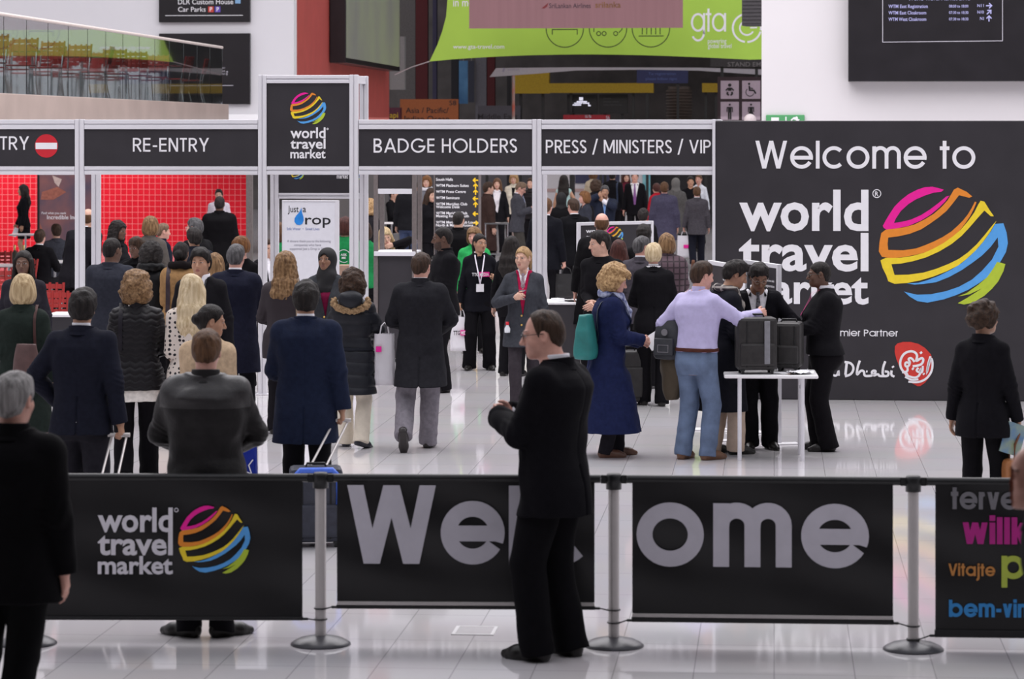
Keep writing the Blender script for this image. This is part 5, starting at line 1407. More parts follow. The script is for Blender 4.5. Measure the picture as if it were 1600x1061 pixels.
mb = MB(); mb.poly([(T(82), Zt(274)), (T(97), Zt(280)), (T(92), Zt(292)), (T(86), Zt(286))], -.021, .002, 0); mb.poly([(T(66), Zt(300)), (T(90), Zt(292)), (T(104), Zt(300)), (T(84), Zt(312)), (T(64), Zt(312))], -.021, .002, 1); mb.poly([(T(62.5), Zt(348)), (T(72), Zt(372)), (T(62.5), Zt(380))], -.021, .002, 1)
mb.build('rock_shapes', [mat('pale_rock_print', (.55, .42, .38), .5, noise=.1), mat('rust_print', (.33, .11, .075), .5, noise=.2)], b)
mb = MB(); letters(mb, 'Find what you seek', T(65.5), Zt(334.5), 1, -.024, 0, .004, T(104) - T(65.5), h=Zt(331) - Zt(334.5)); letters(mb, 'Incredible India', T(74), Zt(342.5), 1, -.024, 0, .006, T(126) - T(74), h=Zt(336) - Zt(342.5))
mb.build('lettering', M_LETTER, b)
MB  # the pale column behind the left gate section
o = empty('partition_post', at_floor(390, 37), -BA, 'grey post edging the red grid wall, beside the smiling woman', 'post')
MB().box(-.04, .04, -.04, .04, 0, 2.5, bev=.006).build('shaft', M_BRONZE, o)

# ------------------------------------------------------------------ hall beyond the opening: banners, signs, stands
def hung(P, x0, x1, y0, y1, name, label, m, cat='banner', thick=.02, sag=0):
    r = (x0 + x1) / 2; t0 = P.t(r); T = lambda px: P.t(px) - t0; Z = lambda py: P.z(r, py)
    o = empty(name, P.loc(t0), -BA, label, cat)
    b = MB().box(T(x0), T(x1), 0, thick, Z(y1), Z(y0)).build('sheet' if cat == 'banner' else 'panel', m, o)
    return o, b, T, Z
PB1 = Plane(66.0); r = 930; t0 = PB1.t(r); T = lambda px: PB1.t(px) - t0; Zt = lambda py: PB1.z(r, py)
o = empty('green_banner', PB1.loc(t0), -BA, 'huge lime green banner slung across the hall opening', 'banner')
outl = [(702, -60), (699, 0), (697, 25), (691, 48), (683, 70), (671, 95.5)] + [(671 + (1205 - 671) * k / 16, 95.5 - 10.5 * math.sin(PI * (k / 16) ** .85)) for k in range(1, 16)] + [(1205, 93), (1215, -60)]
b = MB().poly([(T(a), Zt(c)) for a, c in outl], .03, .03).build('sheet', mat('lime_banner_cloth', (.40, .64, .075), .6, noise=.04, nscale=1.2), o)
MB().tube([(T(672), .015, Zt(95)), (T(640), .3, Zt(104)), (T(609), .9, Zt(115))], .012, 6).build('guy_rope', mat('pale_rope', (.45, .44, .45), .7, noise=.1), o)
mb = MB(); letters(mb, 'www.gta-travel.com', T(708), Zt(75.5), 1, -.004, 0, .006, T(788) - T(708), h=Zt(69) - Zt(75.5)); letters(mb, 'in more', T(708), Zt(9), 1, -.004, 0, .008, T(752) - T(708), h=.17)
strokes(mb, 'gta', T(1080), Zt(50), Zt(14) - Zt(50), .09, -.001, gap=.05, width=T(1134) - T(1080))
letters(mb, 'powering', T(1106), Zt(68), 1, -.004, 0, .003, T(1135) - T(1106), h=.10); letters(mb, 'global travel', T(1106), Zt(75.5), 1, -.004, 0, .003, T(1143) - T(1106), h=.10)
c0 = (T(1167), Zt(44.5)); k = T(1168) - T(1167)
mb.strip(arc(*c0, 22 * k, -10, 262, 30), 3 * k, -.001, .003); mb.strip(arc(*c0, 22 * k, 272, 345, 10), 3 * k, -.001, .003); mb.strip(arc(*c0, 11 * k, 30, 330, 22), 2.6 * k, -.001, .003); mb.strip([(T(1172), Zt(44)), (T(1183), Zt(44))], 2.2 * k, -.0015, .003)
mb.build('white_lettering', M_LETTER, b)
mb = MB()
for cx in (882.5, 950, 1017):
    mb.strip(arc(T(cx), Zt(44.5), 29.5 * k, 0, 360, 40)[:-1], 1.3 * k, -.001, .003, 0, True)
mb.strip([(T(863), Zt(54)), (T(863), Zt(46)), (T(902), Zt(46)), (T(902), Zt(54))], 1.4 * k, -.0012, .003)
for cx in (935.5, 944, 962): mb.strip(arc(T(cx), Zt(52.5), 3.2 * k, 0, 360, 14)[:-1], 1.2 * k, -.0014, .003, 0, True)
mb.strip([(T(928), Zt(50)), (T(928), Zt(36)), (T(972), Zt(36)), (T(972), Zt(46)), (T(967), Zt(51))], 1.3 * k, -.0012, .003)
for q in range(5): mb.strip([(T(1003.5 + 7 * q), Zt(44)), (T(1003.5 + 7 * q), Zt(54))], 1.3 * k, -.0013, .003)
mb.strip([(T(998), Zt(56.5)), (T(1037), Zt(56.5))], 1.3 * k, -.0012, .003)
mb.build('round_pictograms', mat('dark_green_print', (.035, .06, .02), .6, noise=.05), b)
o, b, T, Zt = hung(Plane(63.0), 733, 1067, -60, 44, 'mauve_banner', 'dusty mauve banner hanging before the lime banner', mat('mauve_cloth', (.30, .155, .165), .7, noise=.05, nscale=1.5, bump=.15, bscale=2, stretch=(6, 6, .2)))
mb = MB(); letters(mb, 'SriLankan Airlines', T(858), Zt(12.5), 1, -.004, 0, .006, T(923) - T(858), h=Zt(5) - Zt(12.5)); mb.build('airline_lettering', mat('dark_mauve_print', (.06, .035, .05), .6, noise=.1), b)
mb = MB(); letters(mb, 'srilanka', T(930), Zt(12), 1, -.004, 0, .014, T(970) - T(930), h=Zt(3) - Zt(12)); mb.build('country_lettering', mat('earth_print', (.12, .05, .02), .6, color2=(.30, .14, .05), nscale=6), b)
MB().poly([(T(846), Zt(13)), (T(852), Zt(8)), (T(857), Zt(4)), (T(855), Zt(10)), (T(851), Zt(13))], -.001, .003).build('tail_emblem', mat('dark_red_print', (.20, .025, .03), .6, noise=.1), b)
o = empty('hanging_speaker', (gx(1176, 55), 55, 0), -.3, 'dark slatted box hanging at the top of the right white wall edge', 'speaker')
mb = MB(); zz = gz(41, 55); mb.box(-.17, .26, -.2, .2, zz, 6, bev=.02)
for q in range(8): mb.box(-.15, .24, -.215, -.2, zz + .05 + .07 * q, zz + .09 + .07 * q)
mb.build('casing', mat('dark_grille', (.06, .055, .06), .6, noise=.1), o)

PS = Plane(84.0)
def dark_sign(x0, x1, y0, y1, m, label, lines=(), lm=None, name='zone_sign', P=PS, cat='sign', thick=.1):
    o, b, T, Z = hung(P, x0, x1, y0, y1, name, label, m, cat, thick)
    if lines:
        mb = MB()
        for w, a0, a1, base, top in lines: letters(mb, w, T(a0), Z(base), 1, -.006, 0, .006, T(a1) - T(a0), h=Z(top) - Z(base))
        mb.build('lettering', lm, b)
    zt, zb = Z(y0), Z(y1)
    for a in (x0 + (x1 - x0) * .2, x0 + (x1 - x0) * .8):
        if 1: MB().box(T(a) - .04, T(a) + .04, thick, thick + .08, 0, zb + .1).build('support_post', M_BLACKP, o)
    return o, b, T, Z
ink = mat('near_black_print', (.012, .010, .012), .6, noise=.1)
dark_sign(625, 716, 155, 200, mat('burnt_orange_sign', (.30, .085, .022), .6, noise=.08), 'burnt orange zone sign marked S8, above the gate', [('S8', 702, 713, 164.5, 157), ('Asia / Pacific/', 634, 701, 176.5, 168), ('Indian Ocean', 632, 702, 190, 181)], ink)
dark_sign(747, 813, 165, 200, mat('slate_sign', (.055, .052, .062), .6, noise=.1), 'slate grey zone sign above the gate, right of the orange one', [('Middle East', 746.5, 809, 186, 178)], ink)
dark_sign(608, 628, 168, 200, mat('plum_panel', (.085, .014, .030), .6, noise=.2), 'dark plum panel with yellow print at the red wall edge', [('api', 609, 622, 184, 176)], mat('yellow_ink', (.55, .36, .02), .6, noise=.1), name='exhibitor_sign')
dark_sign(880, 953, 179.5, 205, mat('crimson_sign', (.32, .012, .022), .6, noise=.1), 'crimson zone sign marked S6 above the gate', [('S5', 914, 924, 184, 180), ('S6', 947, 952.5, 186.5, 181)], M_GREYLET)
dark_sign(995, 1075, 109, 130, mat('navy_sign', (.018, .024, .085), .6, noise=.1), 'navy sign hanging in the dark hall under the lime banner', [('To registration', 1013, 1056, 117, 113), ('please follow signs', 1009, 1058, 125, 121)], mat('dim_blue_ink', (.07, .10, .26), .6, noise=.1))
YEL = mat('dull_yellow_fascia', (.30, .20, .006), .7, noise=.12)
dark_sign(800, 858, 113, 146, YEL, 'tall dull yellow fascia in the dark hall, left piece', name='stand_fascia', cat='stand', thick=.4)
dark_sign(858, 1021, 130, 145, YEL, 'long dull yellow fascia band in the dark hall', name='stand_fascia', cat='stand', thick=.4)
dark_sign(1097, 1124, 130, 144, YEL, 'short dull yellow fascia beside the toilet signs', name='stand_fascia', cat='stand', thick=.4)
o, b, T, Zt = dark_sign(886, 933, 147.5, 178, M_SCREEN, 'dark screen with a pale pyramid chart in the hall', name='hall_screen', cat='screen', thick=.15, P=Plane(84.7))
mb = MB()
for x0, x1, y0, y1 in ((905, 911, 152, 157), (901, 917, 158, 160), (897, 910, 160.5, 162), (911, 919, 160.5, 162), (895, 908, 163, 165), (919, 920.5, 160, 166), (920, 923, 164, 166)): mb.box(T(x0), T(x1), -.01, -.002, Zt(y1), Zt(y0))
mb.build('lit_chart', mat('lit_chart', (.6, .6, .7), .5, emit=(.75, .75, .9), estr=.7), b)
o, b, T, Zt = dark_sign(936, 981, 147.5, 178, M_SCREEN, 'dark screen with faint text, right of the pyramid chart screen', [('Information', 943, 955, 155, 152), ('exhibitor services', 943, 967, 160, 157), ('seminar programme today', 943, 972, 165, 162)], mat('faint_print', (.08, .08, .09), .6, noise=.1), name='hall_screen', cat='screen', thick=.15, P=Plane(84.7))
def column_panel(x0, x1, m, label, top=-80, bot=190, P=Plane(96.0), thick=.3, name='hall_column', cat='column'):
    o, b, T, Z = hung(P, x0, x1, top, bot, name, label, m, cat, thick)
    if cat == 'poster':
        MB().tube([((T(x0) + T(x1)) / 2, .025, Z(top)), ((T(x0) + T(x1)) / 2, .025, 8.998)], .006, 6).build('suspension_cable', M_STEEL, o)
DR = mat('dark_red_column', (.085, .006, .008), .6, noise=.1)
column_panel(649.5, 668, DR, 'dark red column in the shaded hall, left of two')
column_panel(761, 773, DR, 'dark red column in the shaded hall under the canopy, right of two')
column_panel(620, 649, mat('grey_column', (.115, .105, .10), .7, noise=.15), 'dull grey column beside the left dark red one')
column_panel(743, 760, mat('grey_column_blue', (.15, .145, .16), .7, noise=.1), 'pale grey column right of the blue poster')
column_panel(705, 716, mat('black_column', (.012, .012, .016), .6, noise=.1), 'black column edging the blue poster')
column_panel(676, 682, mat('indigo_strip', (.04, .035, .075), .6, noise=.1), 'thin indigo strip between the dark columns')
column_panel(717, 731, mat('sky_poster', (.13, .33, .55), .5, color2=(.03, .11, .24), nscale=.9), 'tall blue sky poster in the dark hall', 95, 162, Plane(95.9), .05, 'hanging_poster', 'poster')
column_panel(732, 741, mat('night_blue_poster', (.03, .035, .055), .5, noise=.2), 'narrow night blue poster beside the sky poster', 95, 160, Plane(95.9), .05, 'hanging_poster', 'poster')
column_panel(609, 632, mat('pale_grey_cabinet', (.24, .235, .23), .6, noise=.05), 'pale grey wall cabinet just right of the red wall', 57, 140, Plane(80), .3, 'wall_cabinet', 'cabinet')
column_panel(792, 798, mat('black_mast', (.010, .010, .012), .6, noise=.1), 'thin black mast with lamps under the canopy', 117, 352, Plane(86), .08, 'mast', 'mast')
# pale fabric canopy
PCN = Plane(78.0); r = 980; t0 = PCN.t(r); T = lambda px: PCN.t(px) - t0; Zt = lambda py: PCN.z(r, py)
o = empty('fabric_canopy', PCN.loc(t0), -BA, 'long pale grey fabric canopy below the lime banner', 'canopy')
top = [(775, 106), (830, 105.5), (900, 105), (1000, 105.5), (1090, 106), (1200, 109)]; bot = [(1200, 118), (1090, 110.5), (1000, 109), (900, 110), (830, 115.5), (765, 120)]
b = MB().poly([(T(a), Zt(c)) for a, c in top + bot], .03, .03).build('cloth', mat('grey_canopy_cloth', (.33, .32, .34), .7, noise=.05), o)
mb = MB(); letters(mb, 'tourism board', T(793), Zt(109.5), 1, -.004, 0, .006, T(811) - T(793), h=.05); mb.strip([(T(788), Zt(106)), (T(786), Zt(112))], .05, -.001, .003); mb.build('lettering', mat('grey_letter', (.22, .21, .27), .5, noise=.05), b)
MB().tube([(T(802), .06, Zt(117)), (T(802), .06, 0)], .04, 8).build('striped_pole', mat('striped_pole', (.45, .10, .06), .6, color2=(.30, .28, .26), nscale=3), o)
o, b, T, Zt = dark_sign(1110, 1200, 84, 104, mat('stand_header', (.028, .026, .026), .7, noise=.2), 'dark stand header lettered STAND EM, under the lime banner', [('STAND EM 4', 1137, 1198, 104, 97)], mat('dim_grey_letter', (.15, .14, .14), .6, noise=.1), name='stand_header', P=Plane(76))
# toilets sign, four pictograms
o, b, T, Zt = hung(Plane(70.0), 1121, 1205, 120, 387, 'toilet_sign', 'dark panel of four pale toilet pictograms beside the right wall', mat('plum_black', (.030, .014, .020), .5, noise=.1), 'sign', .1)
tile = mat('lilac_tile', (.42, .33, .40), .5, noise=.03)
mb = MB()
for x0, x1 in ((1126, 1154.5), (1159.5, 1188)):
    for y0, y1 in ((126, 154.5), (159, 187.5)): mb.box(T(x0), T(x1), -.012, -.001, Zt(y1), Zt(y0))
mb.build('pictogram_tiles', tile, b)
mb = MB(); k = T(1001) - T(1000)
def dot(x, y, r, yy=-.013): mb.poly(arc(T(x), Zt(y), r * k, 0, 360, 14)[:-1], yy, .003)
def ln(pts, w, yy=-.0135): mb.strip([(T(a), Zt(c)) for a, c in pts], w * k, yy, .003)
dot(1140.2, 133, 2.7); ln([(1134, 141.5), (1137.5, 138), (1143, 138), (1146.5, 141.5)], 2.2); ln([(1140.2, 137), (1140.2, 142)], 5.5, -.014); ln([(1137, 143.5), (1136.3, 146.5), (1139, 149)], 2.8); ln([(1143.4, 143.5), (1144.2, 146.5), (1141.5, 149)], 2.8)
dot(1170.5, 131, 1.9); ln([(1170.8, 134), (1171.2, 141), (1178, 141.3), (1181, 146.5)], 2.4); ln([(1171, 137.5), (1176.5, 138.5)], 1.6, -.014); mb.strip(arc(T(1171.8), Zt(144), 6.3 * k, 130, 345, 18), 1.1 * k, -.0138, .003)
for cx, sk_ in ((1140.2, 0), (1173.5, 1)):
    dot(cx, 163.5, 1.7); ln([(cx - 4.3, 175), (cx - 4.0, 168), (cx + 4.0, 168), (cx + 4.3, 175)], 1.5)
    ln([(cx, 167), (cx, 176)], 5.4, -.014)
    if sk_: mb.poly([(T(cx - 2), Zt(172)), (T(cx + 2), Zt(172)), (T(cx + 5), Zt(181)), (T(cx - 5), Zt(181))], -.0142, .003)
    ln([(cx - 1.5, 175), (cx - 1.5, 186.5)], 2.4, -.0144); ln([(cx + 1.5, 175), (cx + 1.5, 186.5)], 2.4, -.0144)
mb.build('pictograms', ink, b)
o = empty('globe_lamp', (gx(1172, 58), 58, 0), 0, 'round pale lamp just above the gate end, before the toilet sign', 'lamp')
mb = MB(); zz = gz(186, 58); mb.lathe([(.125 * math.sin(q), zz - .02 - .125 * math.cos(q)) for q in np.linspace(0, PI, 16)], n=24); mb.build('globe', mat('opal_globe', (.78, .68, .68), .35, noise=.02), o)
MB().tube([(0, 0, 0), (0, 0, zz - .14)], .02, 10).build('pole', M_STEEL, o)
# spiral stair drum, white stand wall
o = empty('slatted_drum', (gx(1061, 88), 88, 0), 0, 'dark drum of horizontal slats in the hall, left of the toilet signs', 'drum')
mb = MB()
for q in range(16): mb.lathe([(.36, 2.6 + q * .095), (.40, 2.62 + q * .095), (.40, 2.66 + q * .095), (.36, 2.68 + q * .095)], n=24)
mb.lathe([(.34, 0), (.34, 4.2)], n=24); mb.build('slats', mat('brown_slat', (.10, .075, .06), .5, noise=.1), o)
o, b, T, Zt = hung(Plane(86), 848, 1016, 150 + 40, 345, 'stand_wall', 'white exhibition stand wall at the back of the hall', mat('stand_white', (.78, .76, .79), .6, noise=.02), 'stand', .1)
MB().box(T(899), T(968), -.05, -.001, Zt(286.5), Zt(255)).build('dark_screen', mat('slate_blue_screen', (.055, .058, .13), .4, noise=.05), b)
MB().box(T(1004), T(1016), -.03, -.001, Zt(310), Zt(240)).build('cyan_panel', mat('cyan_print', (.05, .48, .62), .5, color2=(.35, .70, .75), nscale=2), b)
MB().box(T(850), T(1002), -.03, -.001, Zt(300), Zt(295)).build('pink_stripe', mat('pink_print', (.60, .42, .40), .6, noise=.05), b)
hung(Plane(87), 1017, 1130, 190, 345, 'stand_wall', 'black stand wall at the back of the hall, right of the white one', mat('stand_black', (.020, .018, .022), .6, noise=.2), 'stand', .1)
hung(Plane(87), 600, 846, 190, 345, 'stand_wall', 'grey stand wall at the back of the hall, left of the white one', mat('stand_grey', (.12, .115, .125), .6, noise=.25, nscale=.8), 'stand', .1)
o = empty('bar_stool', at_floor(776, 57), 0, 'tall steel trolley frame beside the texting man', 'frame')
mb = MB()
for a in (-.22, .22):
    for c in (-.15, .15): mb.tube([(a, c, 0), (a, c, 1.02)], .014, 8)
mb.box(-.24, .24, -.17, .17, .40, .43); mb.box(-.24, .24, -.17, .17, 1.0, 1.03); mb.build('frame', M_CHROME, o)
o = empty('floor_hatch', ground(742, 986) + (0,), -BA, 'small white rectangular service cover set in the floor', 'cover')
mb = MB(); mb.box(-.10, .10, -.12, .12, .0, .004, 0); mb.box(-.12, -.10, -.14, .14, 0, .005, 1); mb.box(.10, .12, -.14, .14, 0, .005, 1); mb.box(-.10, .10, -.14, -.12, 0, .005, 1); mb.box(-.10, .10, .12, .14, 0, .005, 1); mb.build('cover_plate', [mat('cover_tile', (.63, .605, .62), .12, noise=.03), mat('cover_rim', (.70, .69, .70), .3, noise=.03)], o)

o = empty('wheeled_case', (gx(984, 29.95), 29.95, 0), .1, 'dark wheeled case standing left of the person with pale blond hair', 'suitcase')
mb = MB(); mb.box(-.20, .16, -.13, .13, .03, .56, bev=.03); mb.box(-.16, .12, -.15, -.11, .08, .40, bev=.02); mb.build('shell', M_CASE, o)
MB().tube([(-.08, 0, .55), (-.08, 0, .60), (.05, 0, .60), (.05, 0, .55)], .009, 8).build('top_handle', M_BLACKP, o)
for a in (-.15, .11):
    MB().tube([(a - .012, .08, .024), (a + .012, .08, .024)], .024, 14).build('wheel', M_BLACKP, o); MB().tube([(a - .012, -.08, .024), (a + .012, -.08, .024)], .024, 14).build('wheel', M_BLACKP, o)
o = empty('plinth', (gx(541, 36), 36, 0), -BA, 'tan cardboard plinth right of the charity board', 'plinth')
mb = MB(); mb.box(-.09, .11, -.1, .1, 0, 1.17, bev=.008); mb.box(-.095, .115, -.105, .105, 1.02, 1.03); mb.build('box', mat('cardboard', (.36, .23, .17), .8, noise=.06), o)
# ------------------------------------------------------------------ extra clothing pieces
def field_part(name, m, fn_build, lo, hi, h):
    def f(sk, root, u):
        F = Field(*[np.array(a, float) for a in (lo(sk), hi(sk))], h) if callable(lo) else Field(lo, hi, h)
        fn_build(F, sk); r = F.mesh()
        if r is not None: np_mesh(name, r, m, root, u)
    return f
def fur_hood():
    def hood(F, sk):
        c = V3(0, -.155, 1.50); F.ell(c, (.125, .085, .095), None, 0); F.ell(c + V3(0, .05, -.05), (.12, .06, .06), None, .04)
        F.disp(lambda X, Y, Z: .006 * folds(X, Y, Z, 5, 40))
    def fur(F, sk):
        pts = [V3(.172 * math.sin(a), -.135 - .035 * math.cos(a), 1.455 - .085 * math.cos(a) + .02) for a in np.linspace(-1.75, 1.75, 15)]
        F.chain(pts, [.032] * 15, .01)
        F.disp(lambda X, Y, Z: .011 * folds(X, Y, Z, 8, 130) + .008 * folds(X, Y, Z, 9, 210))
    box = (lambda sk: V3(-.25, -.32, 1.28), lambda sk: V3(.25, .05, 1.65))
    return [field_part('hood', cloth('23252c', 'nylon'), hood, *box, .0085), field_part('fur_trim', mat('tan_fur', (.20, .12, .06), .9, color2=(.42, .28, .15), nscale=60, bump=.8, bscale=160), fur, *box, .0065)]
def scarf(color, kind='cotton', color2=None, hang=.0, big=1.0):
    def b(F, sk):
        c = sk.nk + V3(0, .0, .005)
        pts = [c + V3(.085 * big * math.sin(a), .085 * big * math.cos(a) + .004, -.018 * math.cos(a)) for a in np.linspace(0, 2 * PI, 17)]
        F.chain(pts, [.034 * big] * 17, .01)
        if hang: F.chain([c + V3(.03, .10, -.01), body_front(sk, .03, 1.35, .06), body_front(sk, .035, 1.35 - hang, .055)], [.034, .036, .030], .01, .02)
        F.disp(lambda X, Y, Z: .008 * folds(X, Y, Z, 3, 55))
    m = mat('scarf_print', lin(color), .7, color2=lin(color2), nscale=26) if color2 and kind != 'check' else cloth(color, kind, color2)
    return field_part('scarf', m, b, lambda sk: sk.nk - V3(.2, .2, .45), lambda sk: sk.nk + V3(.2, .26, .14), .008)
def shirt_print(items, z0, out=.017, back=False):
    """items: (text, x centre, baseline z, width, height, material)"""
    def f(sk, root, u):
        for text, x, z, w, h, m in items:
            mb = MB()
            if text is None:
                n = 6; P = [(x - w / 2 + w * i / n, zz) for zz in (z, z + h) for i in range(n + 1)]; fs = [(i, i + 1, n + 2 + i, n + 1 + i) for i in range(n)]; o_ = out
            else:
                v, fs = font_mesh(text, 1, .022); x0, x1 = min(a for a, _ in v), max(a for a, _ in v); hh = max(b for _, b in v)
                P = [(x + ((a - x0) / (x1 - x0) - .5) * w, z + b / hh * h) for a, b in v]; o_ = out + .004
            s = 1 if back else -1
            mb.add([body_front(sk, s * a, b, o_, back) * u for a, b in P], fs, 0, False); mb.build('print', m, root)
    return f
def flat_ring(color, z, r, out, back):
    def f(sk, root, u):
        mb = MB(); n = 24
        P = [body_front(sk, (r + q) * math.cos(a), z + (r + q) * math.sin(a), out, back) * u for q in (0, .008) for a in np.linspace(0, 2 * PI, n, False)]
        mb.add(P, [(i, (i + 1) % n, n + (i + 1) % n, n + i) for i in range(n)]); mb.build('round_print', mat('white_letter', (.84, .83, .86), .5, noise=.02, nscale=10), root)
    return f
W = ('shirt', 'e6e4ea', dict(collar_color='e6e4ea'))
WW = ('shirt', 'e6e4ea', dict(collar_color='e6e4ea', neck=.016))
BLK = '16151a'
# ------------------------------------------------------------------ people nearest the camera
person('suited', 866, 490, 'man in black suit and glasses standing before the barrier, seen from behind his left shoulder', face=298, fy=1029, hair=('receding', 'darkbrown'), skin='pink', glasses='15100e',
       wear=[W, ('suit', '121116', dict(hem=.735, fold=.007, off=.032))], legs=('trousers', '0f0e12', 'wool', .016), rhand=(.05, .27, 1.225), lhand=(-.04, .29, 1.21), curl=1.0, lpole=(-.6, -.5, -.6), rpole=(.8, -.5, -.5), head=(-26, 7, 0),
       lfoot=(-.10, .05, 0, 4, 0), rfoot=(.12, -.03, 0, 22, 0), q=.0060, hunch=.4, w=1.14)
person('greyhair', 20, 588, 'grey-haired man in a black jacket at the left edge, back turned', face=8, h=1.74, hair=('short', 'grey'), skin='pink', wear=[('jacket', '0d0c0f', dict(hem=.74, collar='stand'))], legs=('trousers', '0b0b0d', 'wool', .004),
       head=(12, 4, 0), rhand=(.235, .02, .85), w=1.06, q=.0065, lfoot=(-.22, .06, 0, -6, 0), rfoot=(-.03, -.02, 0, 6, 0))
person('edgehead', 1708, 700, 'person at the right edge, only part of the bare face in frame', face=270, h=1.70, hair=None, skin='pink', wear=[('jacket', '1a191c')], lean=17, q=.0075)
# ------------------------------------------------------------------ between barrier and gate
person('leather', 322, 520, 'stocky man in a black leather jacket just behind the barrier, back turned', face=0, Y=16.17, hair=('short', 'brown'), skin='pink', wear=[('jacket', '242223', dict(cloth='leather', yoke=1.33, hem=.82, off=.045, fold=.008, seam=False))],
       legs=('trousers', '141318', 'wool', .004), lhand=(-.10, .26, 1.06), rhand=(.10, .26, 1.06), lpole=(-1, -.35, -.35), rpole=(1, -.35, -.35), lfoot=(-.10, .02, 0, -58, 0), rfoot=(.09, .02, 0, 55, 0), head=(0, 14, 0), w=1.12)
person('trolleyman', 128, 457, 'black-haired man in navy suit pulling a trolley case, left of the quilted jacket', face=6, h=1.75, hair=('short_thick', 'black'), skin='tan', wear=[W, ('suit', '20222f', dict(hem=.80, fold=.007))], legs=('trousers', '2a2930', 'wool', .010),
       rhand=(.285, -.06, .84), rcurl=1.15, lhand=(-.20, .13, 1.0), lpole=(-1, -.5, -.2), lfoot=(-.10, .16, 0, -5, 0), rfoot=(.10, -.14, .01, 6, 10), w=1.08, head=(-4, 4, 3))
person('quilted', 213, 432, 'woman with curly brown hair in a black zigzag quilted jacket', face=-4, h=1.66, sex='f', hair=('curly', 'honey'), wear=[('tshirt', 'd9d3cc', dict(hem=.69, off=.022, flare=.03)), ('jacket', '1b191d', dict(cloth='nylon', hem=.785, off=.046, ridge=.052, rdep=.0065, zig=.022))],
       legs=('trousers', '121115', 'wool', .014), lhand='belly', rhand='belly', lpole=(-1, -.4, -.5), rpole=(1, -.4, -.5), lfoot=(-.1, -.12, .03, 0, 20), rfoot=(.1, .14, 0, 4, 0), w=1.12, extras=[strap('232028', -1, .055, .018, 1.12)])
person('polkadot', 299, 433, 'woman with long pale blonde hair in a cream polka-dot coat', face=-12, h=1.66, sex='f', hair=('long', 'paleblonde'), wear=[('closedcoat', 'cfc4ba', dict(cloth='dots', color2='1d1a20', hem=.60))], legs=('trousers', '18171a'), lhand='belly', rhand='belly', head=(-22, 0, 0))
person('beigetrench', 326, 480, 'woman with tied-back black hair in a beige trench coat, face in right profile', face=16, h=1.60, sex='f', skin='tan', hair=('bun', 'black'), wear=[('trench', 'bfa689', dict(hem=.5, off=.042, v=None, collar='stand'))], legs=('trousers', '18171a'), lhand='belly', rhand='belly', head=(62, 10, 0), w=1.1)
person('navycoat_grey', 368, 385, 'man with steel grey hair in a long dark navy overcoat, back turned, at the gate', face=4, h=1.74, hair=('short', 'darkgrey'), skin='pink', wear=[W, ('coat', '1e2031', dict(hem=.545, v=None, flare=.02))], legs=('trousers', '131318'), rhand='front', lhand='front', rpole=(1, -.6, -.5), head=(5, 8, 0), w=1.08)
person('tancoat', 283, 381, 'person with black hair in a bun and tan coat, bag strap over the shoulder', face=0, h=1.66, sex='f', skin='brown', hair=('bun', 'black'), wear=[('closedcoat', '8d6d49', dict(hem=.52, off=.045))], legs=('trousers', '1a181c'), lhand='belly', rhand='belly', extras=[strap('3a3035', -1, .06, .024, 1.0), scarf('1b1516', 'knit', None, 0, 1.25)], head=(10, 0, 0), w=1.12)
person('blacksweater', 314, 392, 'man in black sweater over a white collar with lanyard, facing the camera', face=186, h=1.76, skin='tan', hair=('short_thick', 'black'), wear=[WW, ('sweater', '1a191d', dict(v=1.30, vw=.062, collar='none', off=.03))], legs=('trousers', '17161b'), head=(4, 0, 0), extras=[lanyard('2a2a30', False, .034, 1.1)])
person('charcoalcoat', 174, 374, 'man with cropped black hair in a charcoal coat, back turned beside the gate post', face=10, h=1.78, skin='dark', hair=('cropped', 'black'), wear=[('coat', '2d2f38', dict(hem=.56, v=None, seam=True))], legs=('trousers', '17171b'), head=(22, 4, 0), w=1.05, lhand='belly', rhand='belly')
person('hoodedcurls', 236, 385, 'woman with loose dark curls over a black hooded jacket', face=5, h=1.62, sex='f', skin='brown', hair=('curly', 'black'), wear=[('jacket', '131316', dict(cloth='nylon'))], lhand='belly', rhand='belly', extras=[scarf('121214', 'nylon', None, 0, 1.4)])
person('securitywoman', 37, 395, 'security woman with black braids, white collar and dark blazer, facing the camera', face=182, h=1.68, sex='f', skin='dark', hair=('braids', 'black'), wear=[W, ('vest', '4a1026', dict(v=1.20)), ('blazer', '2d2b33', dict(hem=.74, v=1.08, vw=.085))], legs=('trousers', '1b1a1e'), w=1.12)
person('greencoat', 36, 435, 'woman with a blonde bob in a dark green coat, brown bag on her shoulder', face=2, h=1.65, sex='f', hair=('bob', 'blonde'), wear=[('coat', '27302c', dict(hem=.44, v=None, off=.040))], legs=('trousers', '18171a'), extras=[strap('4a3230', 1, .055, .012, 1.10)], w=1.08, lhand='belly')
person('wavyhair', 446, 398, 'woman with long wavy honey hair in a dark plum jacket, back turned', face=3, h=1.68, sex='f', hair=('wavy', 'honey'), wear=[('jacket', '332a30', dict(hem=.74, off=.04, cloth='cotton'))], legs=('trousers', '1d1b20'), lhand='belly', rhand='belly', lpole=(-1, -.5, -.5), rpole=(1, -.5, -.5), extras=[strap('8a7766', 1, .05, .012, 1.0)], w=1.08)
person('hijab', 511, 391, 'woman in a black headscarf, grey blazer and burgundy top, facing the camera', face=184, h=1.66, sex='f', skin='brown', hair=('hijab', '1b1a1d'), wear=[('shirt', '6a1436'), ('blazer', '35373b', dict(hem=.74, v=1.05, vw=.09))], legs=('trousers', '1c1b1f'), head=(16, -8, 0), extras=[buttons('c9a45c', (1.06, .96), .03)], w=1.08)
